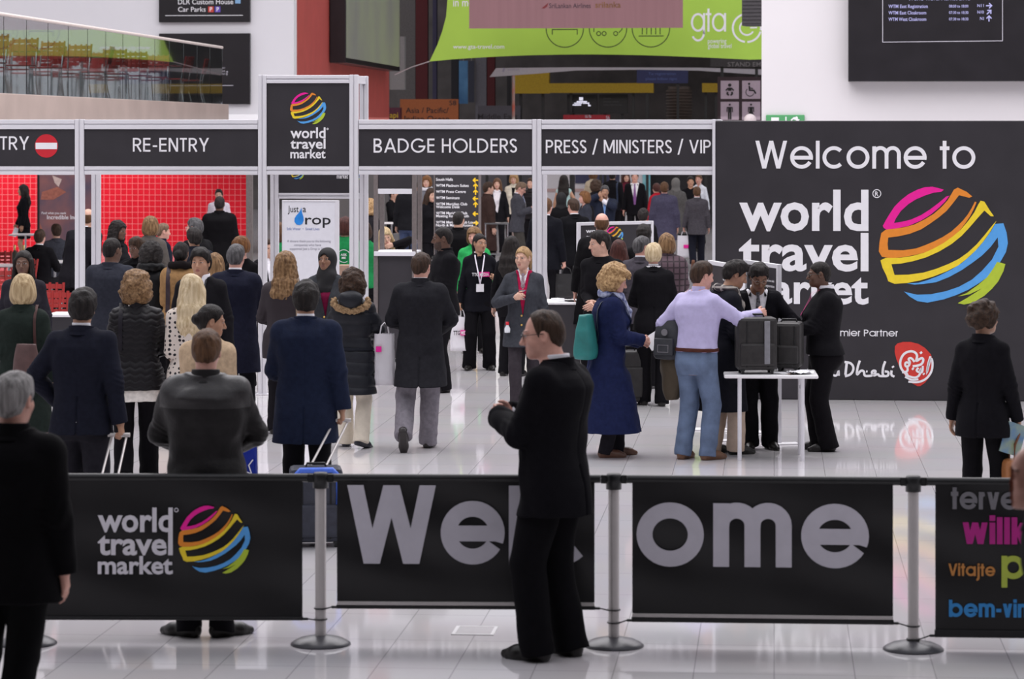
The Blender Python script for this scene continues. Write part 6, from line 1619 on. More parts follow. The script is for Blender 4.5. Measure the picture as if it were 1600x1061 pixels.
person('furparka', 551, 428, 'woman walking away in a black parka with fur-trimmed hood and cream trousers', face=4, fy=699, sex='f', hair=('curly', 'darkbrown'), wear=[('parka', '24262d', dict(cloth='nylon', hem=.545, ridge=.125, rdep=.008, belt=1.00, flare=.02))], legs=('trousers', 'd6ccbb', 'cotton', .012), shoes='20222c',
       lhand='front', rhand='front', rpole=(1, -.45, -.5), lpole=(-1, -.45, -.5), lfoot=(-.08, .10, 0, -3, 0), rfoot=(.10, -.10, .025, 32, 14), extras=fur_hood(), w=1.05)
person('overcoat', 478, 445, 'black-haired man in a navy wool overcoat pulling a blue trolley case', face=2, h=1.75, hair=('short_thick', 'black'), skin='tan', wear=[W, ('coat', '1b2236', dict(hem=.635, v=None, flare=.012, off=.040, fold=.006))], legs=('trousers', '111014'), rhand=(.262, -.04, .86), rcurl=1.15, lhand='belly', lpole=(-1, -.5, -.4), head=(0, 4, 0), w=1.08,
       lfoot=(-.10, .10, 0, -4, 0), rfoot=(.09, -.05, 0, 4, 0))
person('walker', 657, 398, 'man striding away in a dark wool coat and grey trousers', face=2, fy=702, hair=('short', 'darkbrown'), skin='pink', wear=[W, ('coat', '27272c', dict(hem=.575, v=None, flare=.02, collar='stand'))], legs=('trousers', '77737a', 'wool', .012), shoes='241f1f', rhand=(.14, .28, 1.05), lhand=(-.10, .26, 1.08), lpole=(-1, -.5, -.5), rpole=(1, -.5, -.5),
       lfoot=(-.13, -.30, .10, 0, 62), rfoot=(.06, .14, 0, 10, 0), head=(14, 14, 0), w=1.04)
person('sweatshirt', 694, 357, 'man in black sweatshirt standing in left profile beside the gate', face=250, fy=612, skin='dark', hair=('cropped', 'black'), beard=True, wear=[('sweater', '1b1a1e', dict(collar='stand', hem=.82, off=.03))], legs=('trousers', '18171b', 'wool', .012), lhand='clasp', rhand='clasp', head=(12, 4, 0), w=1.06, curl=.6,
       extras=[shirt_print([(None, -.075, 1.325, .07, .006, M_LETTER), (None, -.075, 1.338, .018, .018, M_LETTER)], 0, .036)], lfoot=(-.11, .04, 0, -20, 0), rfoot=(.12, -.02, 0, 12, 0))
mag = mat('magenta_print', 'ec1398', .5, noise=.04)
person('mediatee', 749, 367, 'woman in black tee shirt with magenta print and white lanyard badge', face=176, fy=578, sex='f', skin='tan', hair=('ponytail', 'black'), wear=[('tshirt', '16161d', dict(hem=.76, off=.022, flare=.02))], legs=('trousers', '131216', 'wool', .018), rhand=(.26, .03, .85), rcurl=1.3, lhand=(-.20, .22, 1.20), head=(-26, 2, 0),
       extras=[lanyard('ded8e4', True, .03, 1.12), shirt_print([('TTG', -.062, 1.225, .085, .042, M_LETTER), (None, .055, 1.215, .135, .062, mag), ('MEDIA', .055, 1.225, .12, .042, M_LETTER)], 0, .032)], w=1.08, lfoot=(-.13, 0, 0, -14, 0), rfoot=(.13, 0, 0, 14, 0))
person('youngblazer', 818, 388, 'young woman in grey blazer, burgundy vest and striped tie, one hand raised', face=184, fy=641, sex='f', skin='light', hair=('ponytail', 'gold'), wear=[W, ('vest', '9c1740', dict(v=1.30, vw=.05)), ('blazer', '3a3c42', dict(hem=.69, v=1.02, vw=.075))], legs=('trousers', '383338', 'wool', .002), rhand=(.085, .20, 1.225), rcurl=(1.0, .9, 1.1, 1.2, .4), rpole=(1, -.3, -.8),
       lhand=(-.24, .03, .86), head=(22, 0, 0), extras=[tie('6a4a52', 1.28, .021, '9a8a92'), buttons('c9a45c', (1.03, .93), .03)], lfoot=(-.11, -.14, 0, -10, 0), rfoot=(.07, .12, 0, 14, 0), w=1.08)
person('blacktee', 940, 363, 'man with short dark hair in a black tee shirt, looking to the left', face=205, h=1.80, skin='light', hair=('short', 'black'), wear=[('sweater', '17161a', dict(hem=.84))], head=(46, 8, 0), lhand='belly', rhand='belly')
person('bluecoat', 950, 420, 'woman with wavy gold hair in a long blue coat, reading papers in right profile', face=80, fy=713, sex='f', skin='pink', hair=('curly', 'gold'), wear=[('coat', '1a2142', dict(hem=.235, flare=.065, off=.048, v=1.30, fold=.009))], legs=('trousers', '26242a'), shoes='5c3f31', rhand=(.09, .30, 1.09), lhand=(-.02, .30, 1.07), curl=.7, head=(8, 16, 0), lean=3, w=1.06,
       lfoot=(-.09, .11, 0, 0, 0), rfoot=(.10, -.04, 0, 6, 0), extras=[scarf('1c2b6a', 'cotton', 'b9bfd6', .28), strap('3f4650', 1, .065, .014, 1.0)])
person('lavender', 1088, 412, 'man in lavender shirt and blue jeans reaching across the white table', face=38, fy=718, skin='pink', hair=('short', 'darkbrown'), wear=[('shirt', 'b4add2', dict(hem=.965, cloth='cotton', off=.022, fold=.008, collar='shirt', belt=.985, belt_color='4a2a24'))], legs=('jeans', '5d6d88', 'denim', .012), shoes='6b4b36',
       rhand=(.35, .47, 1.29), rcurl=.7, rpole=(.5, -.2, -1), lhand=(-.27, .13, 1.0), lcurl=1.0, lpole=(-1, -.7, -.2), head=(24, 10, 0), lean=5, w=1.12, lfoot=(-.12, -.03, 0, -8, 0), rfoot=(.10, .04, 0, 18, 0))
person('checkscarf', 1126, 410, 'black-haired person in dark coat and beige trousers, checked scarf hanging', face=62, Y=25.35, sex='f', skin='tan', hair=('short_thick', 'black'), wear=[('coat', '1e1f26', dict(hem=.40, off=.045, v=1.25))], legs=('trousers', 'c0ab99', 'cotton', .014), rhand=(.10, .26, 1.05), lhand=(0, .24, 1.05), head=(22, 22, 0), lean=6, hunch=.5,
       extras=[scarf('3a3436', 'check', 'a8a29a', .55)], lfoot=(-.1, -.02, 0, 0, 0), rfoot=(.1, .10, 0, 12, 0), w=1.05)
person('glassesman', 1181, 411, 'man in black suit, patterned tie and glasses bending over the suitcase', face=178, Y=25.76, skin='brown', hair=('short_thick', 'black'), glasses='9a9088', wear=[W, ('suit', '15141a', dict(hem=.77, v=1.00, vw=.10))], legs=('trousers', '111014', 'wool', .008), rhand=(-.02, .33, 1.12), lhand=(-.20, .30, 1.10), curl=.8, head=(-4, 30, 0), lean=9, hunch=.8, w=1.08,
       lpole=(-1, -.4, -.4), rpole=(1, -.4, -.4), extras=[tie('16141a', 1.0, .022, '8a8890')], lfoot=(-.13, .0, 0, -16, 0), rfoot=(.05, .02, 0, 10, 0))
person('officer', 1288, 411, 'officer in black sweater with white collar, standing right of the table in left profile', face=268, Y=25.62, sex='f', skin='dark', hair=('cropped', 'black'), glasses='55504c', wear=[WW, ('sweater', '19181c', dict(off=.036, hem=.90, collar='none', neck=.008))], legs=('trousers', '151317', 'wool', .020), lhand=(-.05, .36, 1.10), rhand=(.03, .36, 1.07), curl=.7, head=(0, 4, 0), w=1.22, hunch=.3,
       extras=[lanyard('c0337a', False, .045, 1.30)], lfoot=(-.09, -.02, 0, 0, 0), rfoot=(.10, .03, 0, 0, 0))
person('rightwoman', 1536, 476, 'woman with short dark curls in a black suit at the right, turned away', face=28, h=1.62, sex='f', skin='tan', hair=('curly_short', 'darkbrown'), glasses='222222', wear=[('blazer', '18171c', dict(hem=.75, v=None))], legs=('trousers', '131216', 'wool', .006), rhand=(.265, .08, .80), rcurl=1.2, head=(34, 0, 0), w=1.04)
# ------------------------------------------------------------------ in the gate
person('facingbob', 215, 373, 'woman with a dark bob facing the camera between people in the queue', face=196, h=1.64, sex='f', skin='dark', hair=('fringe', 'darkbrown'), wear=[('jacket', '141417')], head=(14, 6, 0), lhand='belly', rhand='belly')
person('profilecurls', 183, 348, 'woman with long black curls in right profile against the red grid', face=112, h=1.68, sex='f', skin='dark', hair=('wavy', 'black'), wear=[('jacket', '17171b')], rhand='chest', lhand='belly', head=(4, 4, 0))
person('auburnbob', 235, 342, 'woman with a full auburn bob in a grey coat, back turned to the camera', face=2, h=1.70, sex='f', hair=('bob', 'honey'), wear=[('closedcoat', '55504c', dict(hem=.5))])
person('sandyman', 253, 351, 'fair-haired man in a navy jacket behind the auburn bob', face=60, Y=39.5, hair=('short', 'sandy'), skin='pink', wear=[('jacket', '1b2030')], head=(8, 4, 0))
person('greyglasses', 306, 343, 'grey-haired man with glasses in a black coat, turned left', face=-52, h=1.74, hair=('short', 'darkgrey'), skin='pink', glasses='c8c4c0', wear=[('closedcoat', '151417')], head=(-16, 4, 0))
person('blackhairnavy', 304, 359, 'black-haired person in navy coat below the man with glasses', face=-10, h=1.66, hair=('short_thick', 'black'), skin='tan', wear=[('closedcoat', '20232e')], head=(-14, 6, 0))
person('smiling', 378, 372, 'smiling woman with short auburn hair and black sweater beside the gate post', face=196, h=1.66, sex='f', skin='pink', hair=('pixie', 'auburn'), wear=[('sweater', '141417')], head=(24, 12, 0))
person('straighthair', 336, 399, 'person with long honey hair half hidden behind the navy overcoat', face=10, Y=29.4, sex='f', hair=('long', 'honey'), wear=[('jacket', '201d22')], lhand='belly', rhand='belly')
person('sliverman', 422, 376, 'man in black suit half hidden by the tower post', face=170, Y=34.6, hair=('short', 'darkbrown'), wear=[W, ('suit', '17161a')])
person('blackcoatback', 343, 308, 'man in a black coat standing alone before the red grid', face=2, h=1.80, skin='dark', hair=('cropped', 'black'), wear=[('closedcoat', '0f0e11', dict(hem=.5, off=.05))], w=1.12)
person('whiteshirt', 342, 297, 'man in a white shirt facing out behind the black coat', face=180, Y=58.5, hair=('short', 'black'), wear=[('shirt', 'd8d2da', dict(hem=.9))], w=1.1)
person('bowing', 116, 349, 'tall bald man in dark suit leaning over behind the left gate post', face=14, Y=38.0, h=1.80, hair=('bald', 'brown'), skin='light', wear=[W, ('suit', '201f25', dict(hem=.76))], lean=10, side=12, lhand=(-.10, .34, 1.02), w=1.08)
person('seatedblack', 62, 362, 'man seated at the cafe table in a black suit, back turned', face=12, Y=44.7, h=1.73, drop=.44, hair=('short', 'darkbrown'), skin='pink', wear=[W, ('suit', '141317', dict(hem=.88))], lfoot=(-.12, .42, 0, 0, 0), rfoot=(.12, .42, 0, 0, 0), lhand=(-.15, .30, .80), rhand=(.15, .30, .80))
person('seatedgrey', 88, 354, 'brown-haired person in grey seated beyond the man in black', face=-20, Y=47.6, h=1.72, drop=.44, hair=('short', 'darkbrown'), wear=[('suit', '3a3c44', dict(hem=.88))], lfoot=(-.12, .42, 0, 0, 0), rfoot=(.12, .42, 0, 0, 0), lhand=(-.15, .30, .80), rhand=(.15, .30, .80))
person('redwallwoman', 37, 290, 'woman in black jacket and skirt standing before the red grid wall', face=262, Y=61, sex='f', skin='tan', hair=('long', 'black'), wear=[('blazer', '131217', dict(v=None, hem=.82))], legs=('skirt', '121116', 'wool', .58), rhand='forward', q=.012)
person('greenback', 539, 343, 'person in a green top with white round print, right of the charity board', face=4, h=1.66, sex='f', hair=('bob', 'redbrown'), wear=[('sweater', '1f7a45', dict(hem=.78))], extras=[flat_ring('ffffff', 1.24, .085, .026, True), shirt_print([('ASK', 0, 1.245, .09, .03, M_LETTER), ('ME', 0, 1.20, .06, .03, M_LETTER)], 0, .026, True)], legs=('trousers', '16161a'))
person('greenleft', 436, 352, 'person in a green top showing left of the charity board', face=30, h=1.64, sex='f', hair=('bob', 'brown'), wear=[('sweater', '1f7a45')])
person('greenfar', 569, 350, 'person in a green top behind the tower post, beside the parka woman', face=-10, h=1.62, sex='f', hair=('bob', 'darkbrown'), wear=[('sweater', '1f7a45')])
person('greenjacket', 741, 358, 'woman with a gold bob in a bright green jacket, behind the black tee shirt', face=176, Y=36.9, sex='f', skin='pink', hair=('bob', 'honey'), wear=[('jacket', '2b9a52', dict(hem=.8))], head=(20, 0, 0), w=1.1)
person('totemman', 716, 332, 'man in a black jacket with his back turned before the directory totem', face=4, h=1.73, hair=('cropped', 'black'), wear=[('jacket', '0f0e11', dict(off=.045))], head=(10, 8, 0), w=1.1)
person('longblackhair', 799, 372, 'woman with long black hair, back turned, behind the young woman in grey', face=20, h=1.60, sex='f', hair=('long', 'black'), wear=[('sweater', '131216')], rhand='chest')
person('postman', 853, 312, 'man in a dark navy suit half hidden by the gate post, holding a black bag', face=20, Y=42.6, hair=('short', 'brown'), skin='pink', wear=[W, ('suit', '14151c')], rcurl=1.2, w=1.08)
person('readingback', 897, 312, 'man in a black suit reading a white booklet, back turned', face=-12, h=1.78, hair=('short', 'darkbrown'), skin='pink', wear=[W, ('suit', '111115')], lhand=(-.22, .24, 1.22), rhand='belly', head=(-14, 14, 0))
person('bigcoat', 934, 335, 'heavy man in a black overcoat leaning right, back turned in the gate', face=6, Y=34.2, hair=('bald', 'brown'), skin='pink', wear=[('coat', '111013', dict(hem=.52, v=None))], w=1.16, side=4, lhand=(-.27, .02, .80))
person('darkredhair', 967, 378, 'person with dark red hair behind the man in the black tee shirt', face=10, h=1.60, sex='f', hair=('long', 'redbrown'), wear=[('jacket', '1a181b')])
person('greyblazerback', 1001, 372, 'man in grey-brown blazer with white neck lanyard, back turned', face=10, h=1.66, hair=('short', 'darkgrey'), skin='pink', wear=[W, ('blazer', '47434a', dict(v=None))], head=(40, 6, 0), extras=[neck_band()])
person('blondpixie', 1021, 383, 'person with short pale blond hair in a black suit, white lanyard at the neck', face=2, fy=634, sex='f', skin='pink', hair=('pixie', 'paleblonde'), wear=[W, ('suit', '17161a', dict(v=None, hem=.82))], legs=('trousers', '141317', 'wool', .010), lhand='belly', rhand='belly', lpole=(-1, -.5, -.5), rpole=(1, -.5, -.5), extras=[neck_band()], w=1.12, lfoot=(-.1, .1, 0, 0, 0), rfoot=(.09, -.04, 0, 0, 0))
person('shawl', 1042, 369, 'woman with a brown bob wrapped in a plum checked shawl', face=0, h=1.62, sex='f', hair=('bob', 'honey'), wear=[('closedcoat', '54424a', dict(hem=.80, off=.07, cloth='check', color2='2e2228'))], lhand='front', rhand='front', w=1.1)
person('blackround', 1006, 354, 'black-haired person before the wide display board, head only', face=0, Y=34.6, hair=('short_thick', 'black'), wear=[('jacket', '141316')])
# ------------------------------------------------------------------ further down the hall
person('texting', 808, 285, 'man in grey suit and glasses looking down at his phone in right profile', face=96, h=1.78, hair=('short', 'sandy'), skin='pink', glasses='2a2422', wear=[W, ('suit', '45454b', dict(hem=.74, v=1.0))], legs=('trousers', '46433f', 'wool', .010), rhand=(.04, .28, 1.20), lhand=(-.02, .30, 1.18), curl=.8, head=(4, 30, 0), lean=3, w=1.1, extras=[tie('8aa0d8', 1.04, .022), lanyard('e8e4ea', False, .03, 1.1)], q=.011)
person('whitetop', 777, None, 'woman in white top and open dark jacket, far behind the totem', face=186, Y=66, h=1.74, sex='f', hair=('long', 'brown'), wear=[('tshirt', 'dcd8dc', dict(hem=.74)), ('blazer', '1a191d', dict(v=.80, vw=.10))])
person('whitejacket', 803, None, 'person in a cream quilted jacket behind the texting man', face=190, Y=70, h=1.78, sex='f', hair=('bob', 'gold'), wear=[('tshirt', '1c1b1f'), ('jacket', 'd2ccbc', dict(v=1.1, vw=.05, cloth='nylon', ridge=.10))])
person('stripedman', 831, None, 'man in a black ribbed jacket right of the texting man', face=205, Y=67, h=1.73, hair=('short', 'darkbrown'), wear=[('jacket', '17161a', dict(ridge=.08, cloth='nylon'))], lean=4)
person('browncoat', 762, 286, 'person in a long dark brown coat right of the directory totem', face=70, Y=58, hair=('short', 'darkbrown'), wear=[('closedcoat', '3a2b27', dict(hem=.42))], lhand=(-.24, .06, .95))
person('stoolman', 615, 292, 'black-haired man in black sitting at the far white table', face=120, Y=68, h=1.80, drop=.34, hair=('short', 'black'), wear=[('suit', '17171b', dict(hem=.88))], lfoot=(-.12, .36, 0, 0, 0), rfoot=(.12, .36, 0, 0, 0), lhand=(-.12, .30, .95), rhand=(.12, .30, .95))
person('jeansman', 638, None, 'person in blue jeans and dark jacket between the bronze frame posts', face=20, Y=58, h=1.85, hair=('short', 'darkbrown'), wear=[('jacket', '222226')], legs=('jeans', '3a4766', 'denim', .01), w=1.05)
person('greyscarfwoman', 667, None, 'woman in a grey jacket and scarf beside the left totem edge', face=190, Y=64, h=1.82, sex='f', hair=('bob', 'auburn'), wear=[('jacket', '6a6b72')], extras=[scarf('d0d0d6', 'cotton')], legs=('trousers', '1d1d24'))
person('blackbyframe', 673, 296, 'person in black bending at the left edge of the totem', face=150, Y=52, sex='f', hair=('long', 'darkbrown'), wear=[('jacket', '151418')], lhand='belly')
person('leaningblonde', 603, 338, 'woman with long blonde hair leaning at the check-in counter', face=176, Y=39.5, h=1.66, drop=.16, sex='f', hair=('long', 'blonde'), wear=[('sweater', '17161a')], head=(-8, 14, 12), lean=10, lhand=(-.10, .22, 1.36), lfoot=(-.11, .12, 0, 0, 0), rfoot=(.11, .12, 0, 0, 0))
person('curlyblonde', 578, 316, 'person with curly gold hair beside the left frame post', face=40, h=1.66, sex='f', hair=('curly', 'gold'), wear=[('jacket', '29272b')])
person('camisole', 881, None, 'woman in a pale aqua sleeveless top with bare shoulders, back turned', face=8, Y=68, h=1.77, sex='f', skin='tan', hair=('wavy', 'black'), wear=[('tshirt', 'a9c6c4', dict(sleeves=None, off=.008, v=None, collar='none'))], rhand=(.26, .18, 1.08), legs=('trousers', '23232a'))
person('blackparkaback', 877, 303, 'person in a hooded black coat below the aqua top', face=0, h=1.74, hair=('hijab', '121114'), sex='f', wear=[('parka', '111013', dict(off=.06))])
person('redbobleft', 914, 301, 'woman with a red bob and slate coat, facing left in the hall', face=255, h=1.65, sex='f', skin='pink', hair=('bob', 'auburn'), wear=[('coat', '33353e')])
person('phonecall', 945, 291, 'man in navy coat with one hand raised to his ear, facing the camera', face=184, h=1.75, hair=('short', 'darkgrey'), skin='tan', wear=[W, ('coat', '262b3a')], rhand=(.13, .14, 1.56), lhand=(.02, .16, 1.46), rpole=(1, .2, -.4), lpole=(-1, .3, -.5), extras=[tie('7da6e0', 1.1, .026)], head=(-8, 4, 0), w=1.06)
person('darkcurlsfar', 931, 284, 'woman with dark curls just behind the man with his hand raised', face=20, Y=66, sex='f', hair=('curly', 'darkbrown'), wear=[('jacket', '222125')])
person('creamfar', 927, None, 'person in a cream coat far back beside the slate blue screen', face=30, Y=76, h=1.80, sex='f', hair=('bob', 'brown'), wear=[('coat', 'b3a892')])
person('darkbagfar', 957, None, 'person in a dark jacket with shoulder bag far back in the hall', face=10, Y=72, h=1.84, hair=('short', 'black'), wear=[('jacket', '17171c')], extras=[strap('2a3348', 1, .05, .02, 1.0)])
person('purpletie', 992, None, 'man in black suit with a purple tie, face cut off by the gate header', face=184, Y=70, h=1.84, hair=('short', 'darkbrown'), skin='pink', wear=[W, ('suit', '141318', dict(v=.98, vw=.10))], extras=[tie('7a4a86', 1.0, .022)], lhand='down')
person('maroonfar', 978, None, 'person with long dark red hair and maroon top left of the purple tie', face=170, Y=74, h=1.76, sex='f', hair=('long', 'redbrown'), wear=[('jacket', '5c2030')])
person('slateparka', 1038, 286, 'man in a slate purple parka walking away in the hall', face=4, h=1.79, hair=('short', 'brown'), skin='pink', wear=[('parka', '454254', dict(hem=.62, off=.05))], legs=('trousers', '1e1d22'), w=1.06, lfoot=(-.1, .2, 0, 0, 0), rfoot=(.1, -.15, .02, 0, 20))
person('redhat', 1026, 288, 'person with bright red hair left of the slate parka', face=330, Y=66, sex='f', hair=('pixie', 'redbrown'), wear=[('jacket', '9a1c2a')])
person('greyhoodie', 1056, 280, 'person in a grey hooded coat right of the slate parka', face=8, Y=64, sex='f', hair=('hijab', '5a5856'), wear=[('parka', '4c4a49')], legs=('trousers', '17171c'))
person('blackshirtfar', 1079, 277, 'man in a black shirt facing out far back in the hall', face=180, Y=68, hair=('short', 'black'), skin='tan', wear=[('shirt', '131217')])
person('whiteshirtfar', 1092, None, 'woman in a white shirt far back, tied hair', face=200, Y=72, h=1.74, sex='f', skin='pink', hair=('ponytail', 'brown'), wear=[('shirt', 'd6dae4')])
person('whitebagman', 1089, 293, 'man in a grey suit walking away with a white carrier bag', face=2, fy=418, hair=('short', 'brown'), skin='pink', wear=[W, ('suit', '474449', dict(hem=.72))], legs=('trousers', '22242f', 'wool', .008), shoes='7a5038', lhand=(-.29, .02, .84), lcurl=1.2, lfoot=(-.09, -.22, .06, 0, 45), rfoot=(.09, .16, 0, 0, 0), w=1.06, q=.011)
person('boardhead', 1005, 328, 'black-haired person behind the top of the wide display board', face=10, Y=46, hair=('short_thick', 'black'), skin='tan', wear=[('jacket', '17161a')])
person('cafeblackfar', 650, 287, 'person in dark jacket far back between the bronze posts and the totem', face=200, Y=72, sex='f', hair=('bob', 'darkbrown'), wear=[('jacket', '3c4250')])

# ------------------------------------------------------------------ things people hold or carry
def hand_at(key, s):
    sk = PEOPLE[key]; p = sk.grip[s] * sk.u; return sk.root.matrix_basis @ Vector(p) if False else rot_pt(sk, p)
def rot_pt(sk, p):
    a = sk.root.rotation_euler[2]; l = sk.root.location
    return Vector((l[0] + p[0] * math.cos(a) - p[1] * math.sin(a), l[1] + p[0] * math.sin(a) + p[1] * math.cos(a), p[2]))
def carrier(key, s, w, d, h, m, label, name='carrier_bag', rz=0, drop=.10, prints=None, off=(0, 0)):
    p = hand_at(key, s); o = empty(name, (p.x + off[0], p.y + off[1], p.z - drop - h), rz, label, 'bag')
    mb = MB(); n, k = 10, 8; vs = []
    r = random.Random(hash(label) % 99 if False else len(label))
    ring = lambda z: [(w / 2 * math.copysign(abs(math.cos(q)) ** .45, math.cos(q)), d / 2 * (1 - .55 * z) * math.copysign(abs(math.sin(q)) ** .45, math.sin(q))) for q in np.linspace(0, 2 * PI, 4 * n, False)]
    for j in range(k + 1):
        z = j / k
        for x, y in ring(z): vs.append((x * (1 - .06 * z) + r.uniform(-.004, .004), y + r.uniform(-.006, .006), h * z + .004 * r.uniform(-1, 1)))
    N = 4 * n
    mb.add(vs, [(j * N + i, j * N + (i + 1) % N, (j + 1) * N + (i + 1) % N, (j + 1) * N + i) for j in range(k) for i in range(N)] + [tuple(range(N))[::-1]], 0, True)
    mb.build('body', m, o)
    for y in (-1, 1):
        MB().tube([(-w * .22, y * d * .2, h - .01), (-w * .15, y * d * .12, h + drop * .7), (0, 0, h + drop), (w * .15, y * d * .12, h + drop * .7), (w * .22, y * d * .2, h - .01)], .006, 6).build('handle', m, o)
    if prints:
        mb = MB()
        for st, x, z, ww, hh, mi in prints:
            if st is None: mb.box(x - ww / 2, x + ww / 2, -d / 2 - .004, -d / 2 * .8, z, z + hh, mi)
            else: letters(mb, st, x - ww / 2, z, 1, -d / 2 - .007, mi, .02, ww, h=hh)
        mb.build('print', [mag, M_LETTER, M_SCREEN], o)
    return o
white_bag = mat('white_plastic_bag', (.74, .72, .76), .35, noise=.03, nscale=6, bump=.5, bscale=14)
carrier('mediatee', 1, .24, .13, .40, white_bag, 'white carrier bag with a magenta print held by the woman in black tee', rz=.1, prints=[('TTG', -.05, .19, .08, .05, 2), (None, .045, .185, .10, .06, 0), ('MEDIA', .045, .195, .085, .04, 1)])
carrier('whitebagman', -1, .30, .12, .46, white_bag, 'white carrier bag swinging from the hand of the man in grey suit', prints=[(None, .03, .2, .10, .07, 0)])
carrier('postman', 1, .34, .14, .36, mat('black_leather_bag', (.014, .013, .014), .4, noise=.2), 'black briefcase bag hanging beside the gate post', name='briefcase', off=(.05, 0))
pb = PEOPLE['walker'].root.location
PEOPLE['walker'].grip['bag'] = V3(-.335, .14, 1.13)
o = carrier('walker', 'bag', .19, .13, .46, white_bag, 'white carrier bag at the left side of the man in the dark wool coat', prints=[(None, -.05, .30, .05, .05, 0)])
PEOPLE['beigetrench'].grip['bag'] = V3(.31, -.02, .88)
blue_bag = mat('royal_blue_bag', (.012, .030, .30), .3, noise=.05, nscale=6, bump=.3, bscale=12)
o = carrier('beigetrench', 'bag', .17, .12, .36, blue_bag, 'royal blue shopping bag just right of the man in the leather jacket', name='shopping_bag')
MB().add([], []).strip([(-.06, .07), (0, .12), (.05, .10), (.03, .16), (.06, .20)], .008, -.066, .003).strip([(-.07, .05), (.03, .085)], .012, -.067, .003).build('pale_print', M_LETTER, o)
# trolley cases
def trolley(key, s, w, d, h, label, m, dx=0, dy=-.42, accent=None, rz=0):
    p = hand_at(key, s)
    o = suitcase('trolley_case', w, d, h, (p.x + dx, p.y + dy, 0), rz, label, m, stripe=False)
    hx, hy, hz = -dx, -dy, p.z
    c, sn = math.cos(-rz), math.sin(-rz); hx, hy = hx * c - hy * sn, hx * sn + hy * c
    mb = MB()
    for q in (-1, 1): mb.tube([(q * .055, d / 2 - .02, h - .05), (hx + q * .05, hy, hz - .02)], .0085, 8)
    mb.tube([(hx - .075, hy, hz - .005), (hx + .075, hy, hz - .005)], .014, 10); mb.build('pull_handle', M_STEEL, o)
    if accent:
        mb = MB(); mb.tube([(-w / 2 + .03, -d / 2 - .004, h * .55), (-w / 2 + .03, -d / 2 - .004, h - .05), (-w / 2 + .07, -d / 2 + .004, h - .012), (w / 2 - .07, -d / 2 + .004, h - .012), (w / 2 - .03, -d / 2 - .004, h - .05), (w / 2 - .03, -d / 2 - .004, h * .55)], .02, 8)
        mb.build('blue_edge', accent, o)
trolley('overcoat', 1, .36, .26, .54, 'navy trolley case with a blue edge behind the barrier post', mat('navy_case_fabric', (.035, .038, .055), .6, noise=.2, nscale=20), -.13, -.64, mat('blue_piping', (.07, .17, .72), .4, noise=.1), .1)
trolley('trolleyman', 1, .34, .22, .50, 'dark trolley case pulled by the man in the navy suit, behind the barrier', M_CASE, -.02, -.60)
# papers, phone, books
def sheet(key, s, w, h, label, m, tilt=(60, 0, 0), off=(0, 0, 0), name='paper_sheet', cat='paper', thick=.004, print_=None):
    p = hand_at(key, s); o = empty(name, (p.x + off[0], p.y + off[1], p.z + off[2]), 0, label, cat)
    o.rotation_euler = tuple(math.radians(q) for q in tilt)
    MB().box(-w / 2, w / 2, -h / 2, h / 2, -thick / 2, thick / 2).build('sheet', m, o)
    return o
sheet('bluecoat', 1, .22, .16, 'white papers in the hand of the woman in the blue coat', paper, (50, -32, 0), (.10, -.02, .03))
sheet('readingback', -1, .16, .24, 'open white booklet held by the man reading in the gate', paper, (48, 8, 60), (-.02, .08, .06), 'booklet', 'booklet', .012)
sheet('texting', 1, .07, .14, 'dark phone in the hands of the man in the grey suit', M_SCREEN, (30, 0, 90), (.03, 0, .02), 'phone', 'phone', .010)
sheet('profilecurls', 1, .15, .21, 'white sheet held before the woman with long black curls', paper, (60, 0, 40), (.06, -.03, 0))
sheet('redwallwoman', 1, .10, .20, 'rolled white paper held by the woman at the red wall', paper, (70, 20, 0), (0, -.06, -.10))
o = sheet('rightwoman', 1, .15, .22, 'glossy blue and green magazine held by the woman at the right', mat('magazine_cover', (.10, .22, .45), .3, color2=(.35, .42, .25), nscale=9), (86, 18, 10), (-.04, -.06, -.06), 'magazine', 'magazine', .012)
sheet('officer', -1, .05, .20, 'black and yellow hand scanner held by the officer', M_BLACKP, (0, 10, 84), (-.12, 0, .03), 'hand_scanner', 'scanner', .03)
p = hand_at('rightwoman', 1)
o = empty('handbag', (p.x + .04, p.y - .02, p.z - .40), .25, 'tan leather handbag hanging from the hand of the woman at the right', 'bag')
TL = mat('tan_leather', (.33, .13, .045), .4, noise=.15, nscale=14, bump=.1, bscale=50)
mb = MB(); mb.box(-.15, .15, -.07, .07, 0, .20, bev=.03); mb.box(-.10, .10, -.085, -.06, .03, .13, bev=.012); mb.build('body', TL, o)
for y in (-.045, .045): MB().tube([(-.09, y, .19), (-.085, y, .30), (-.03, y * .3, .385), (.03, y * .3, .385), (.085, y, .30), (.09, y, .19)], .009, 8).build('handle', mat('dark_tan_strap', (.16, .06, .025), .45, noise=.1), o)
MB().tube([(.0, -.075, .19), (.0, -.09, .15)], .008, 6).build('clasp', mat('brass', (.6, .42, .15), .3, metal=.9, noise=.05), o)
def worn_bag(key, pos, size, m, label, name='shoulder_bag', rz=0, pocket=None):
    sk = PEOPLE[key]; p = rot_pt(sk, V3(*pos) * sk.u)
    o = empty(name, (p.x, p.y, p.z - size[2] / 2), sk.root.rotation_euler[2] + rz, label, 'bag')
    F = Field(V3(-size[0], -size[1], -.05), V3(size[0], size[1], size[2] + .05), .012)
    w, d, h = size[0] / 2, size[1] / 2, size[2]
    F.loft([(0, 0, 0, w * .86, d, d), (h * .1, 0, 0, w, d * 1.05, d * 1.05), (h * .55, 0, 0, w * .95, d * .9, d * .9), (h, 0, 0, w * .80, d * .45, d * .45)], 0, 3.2)
    F.disp(lambda X, Y, Z: .005 * folds(X, Y, Z, len(label), 30))
    np_mesh('body', F.mesh(), m, o)
    if pocket: pocket(o, w, d, h)
    return o
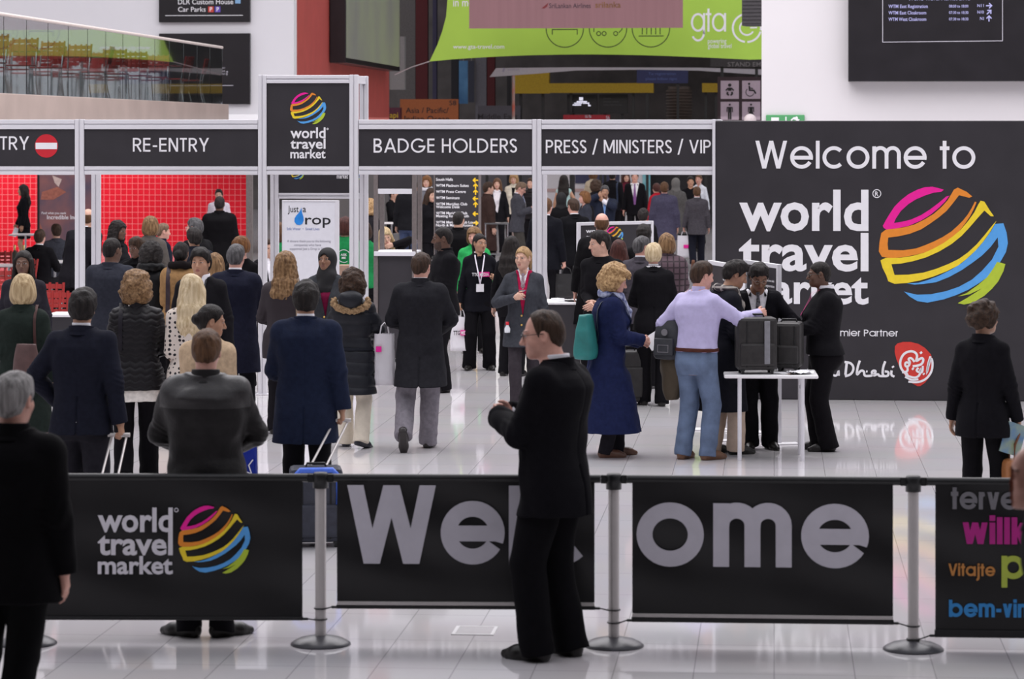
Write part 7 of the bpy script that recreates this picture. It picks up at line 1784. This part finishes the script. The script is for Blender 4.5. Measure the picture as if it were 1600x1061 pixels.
worn_bag('greencoat', (.085, -.27, 1.02), (.22, .15, .36), mat('brown_bag_leather', (.085, .045, .042), .42, noise=.2, nscale=14, bump=.1, bscale=40), 'brown leather shoulder bag hanging by the green coat', rz=-.3)
worn_bag('bluecoat', (.14, -.24, 1.13), (.30, .17, .38), mat('teal_canvas', (.018, .165, .155), .6, noise=.15, nscale=10, bump=.2, bscale=30), 'teal shoulder bag behind the woman in the long blue coat', rz=-.5)
def lav_pocket(o, w, d, h):
    mb = MB(); mb.box(-w * .7, w * .7, -d - .03, -d + .01, h * .12, h * .55, bev=.01); mb.build('front_pocket', mat('charcoal_canvas', (.030, .032, .038), .65, noise=.15), o)
    mb = MB(); mb.poly(arc(0, h * .70, .03, 0, 360, 20)[:-1], -d * .8 - .018, .004); mb.strip([(-.05, h * .20), (.05, h * .20), (.05, h * .38), (-.05, h * .38)], .006, -d - .031, .003, 0, True); mb.build('emblem', mat('grey_print', (.16, .155, .17), .5, noise=.05), o)
worn_bag('lavender', (-.285, -.02, 1.06), (.26, .17, .34), mat('charcoal_canvas', (.030, .032, .038), .65, noise=.15, nscale=12, bump=.15, bscale=40), 'charcoal messenger bag under the arm of the man in lavender', rz=.15, pocket=lav_pocket)
sk = PEOPLE['lavender']; p = rot_pt(sk, V3(-.275, .05, .92) * sk.u)
o = empty('folded_jacket', (p.x, p.y, .50), sk.root.rotation_euler[2], 'olive brown jacket draped under the charcoal messenger bag', 'jacket')
F = Field(V3(-.25, -.2, -.02), V3(.25, .2, .46), .011)
F.loft([(.0, -.02, 0, .05, .05, .05), (.08, -.01, 0, .09, .07, .07), (.26, 0, 0, .13, .085, .085), (.42, 0, 0, .11, .07, .07)], 0, 2.4); F.disp(lambda X, Y, Z: .014 * folds(X, Y, Z * .6, 12, 34))
np_mesh('cloth', F.mesh(), cloth('4a4032', 'cotton'), o)
sk = PEOPLE['youngblazer']; p = rot_pt(sk, V3(.165, .135, .845) * sk.u)
o = empty('water_bottle', tuple(p), 0, 'small water bottle with red cap in the grey blazer pocket', 'bottle')
MB().lathe([(0, 0), (.028, .002), (.030, .02), (.030, .045), (.014, .075), (.014, .085)], n=18).build('plastic_body', mat('clear_plastic', (.75, .78, .82), .1, noise=.02), o)
MB().lathe([(.017, .080), (.017, .112), (0, .113)], n=16).build('cap', mat('red_cap', (.60, .012, .03), .4, noise=.05), o)
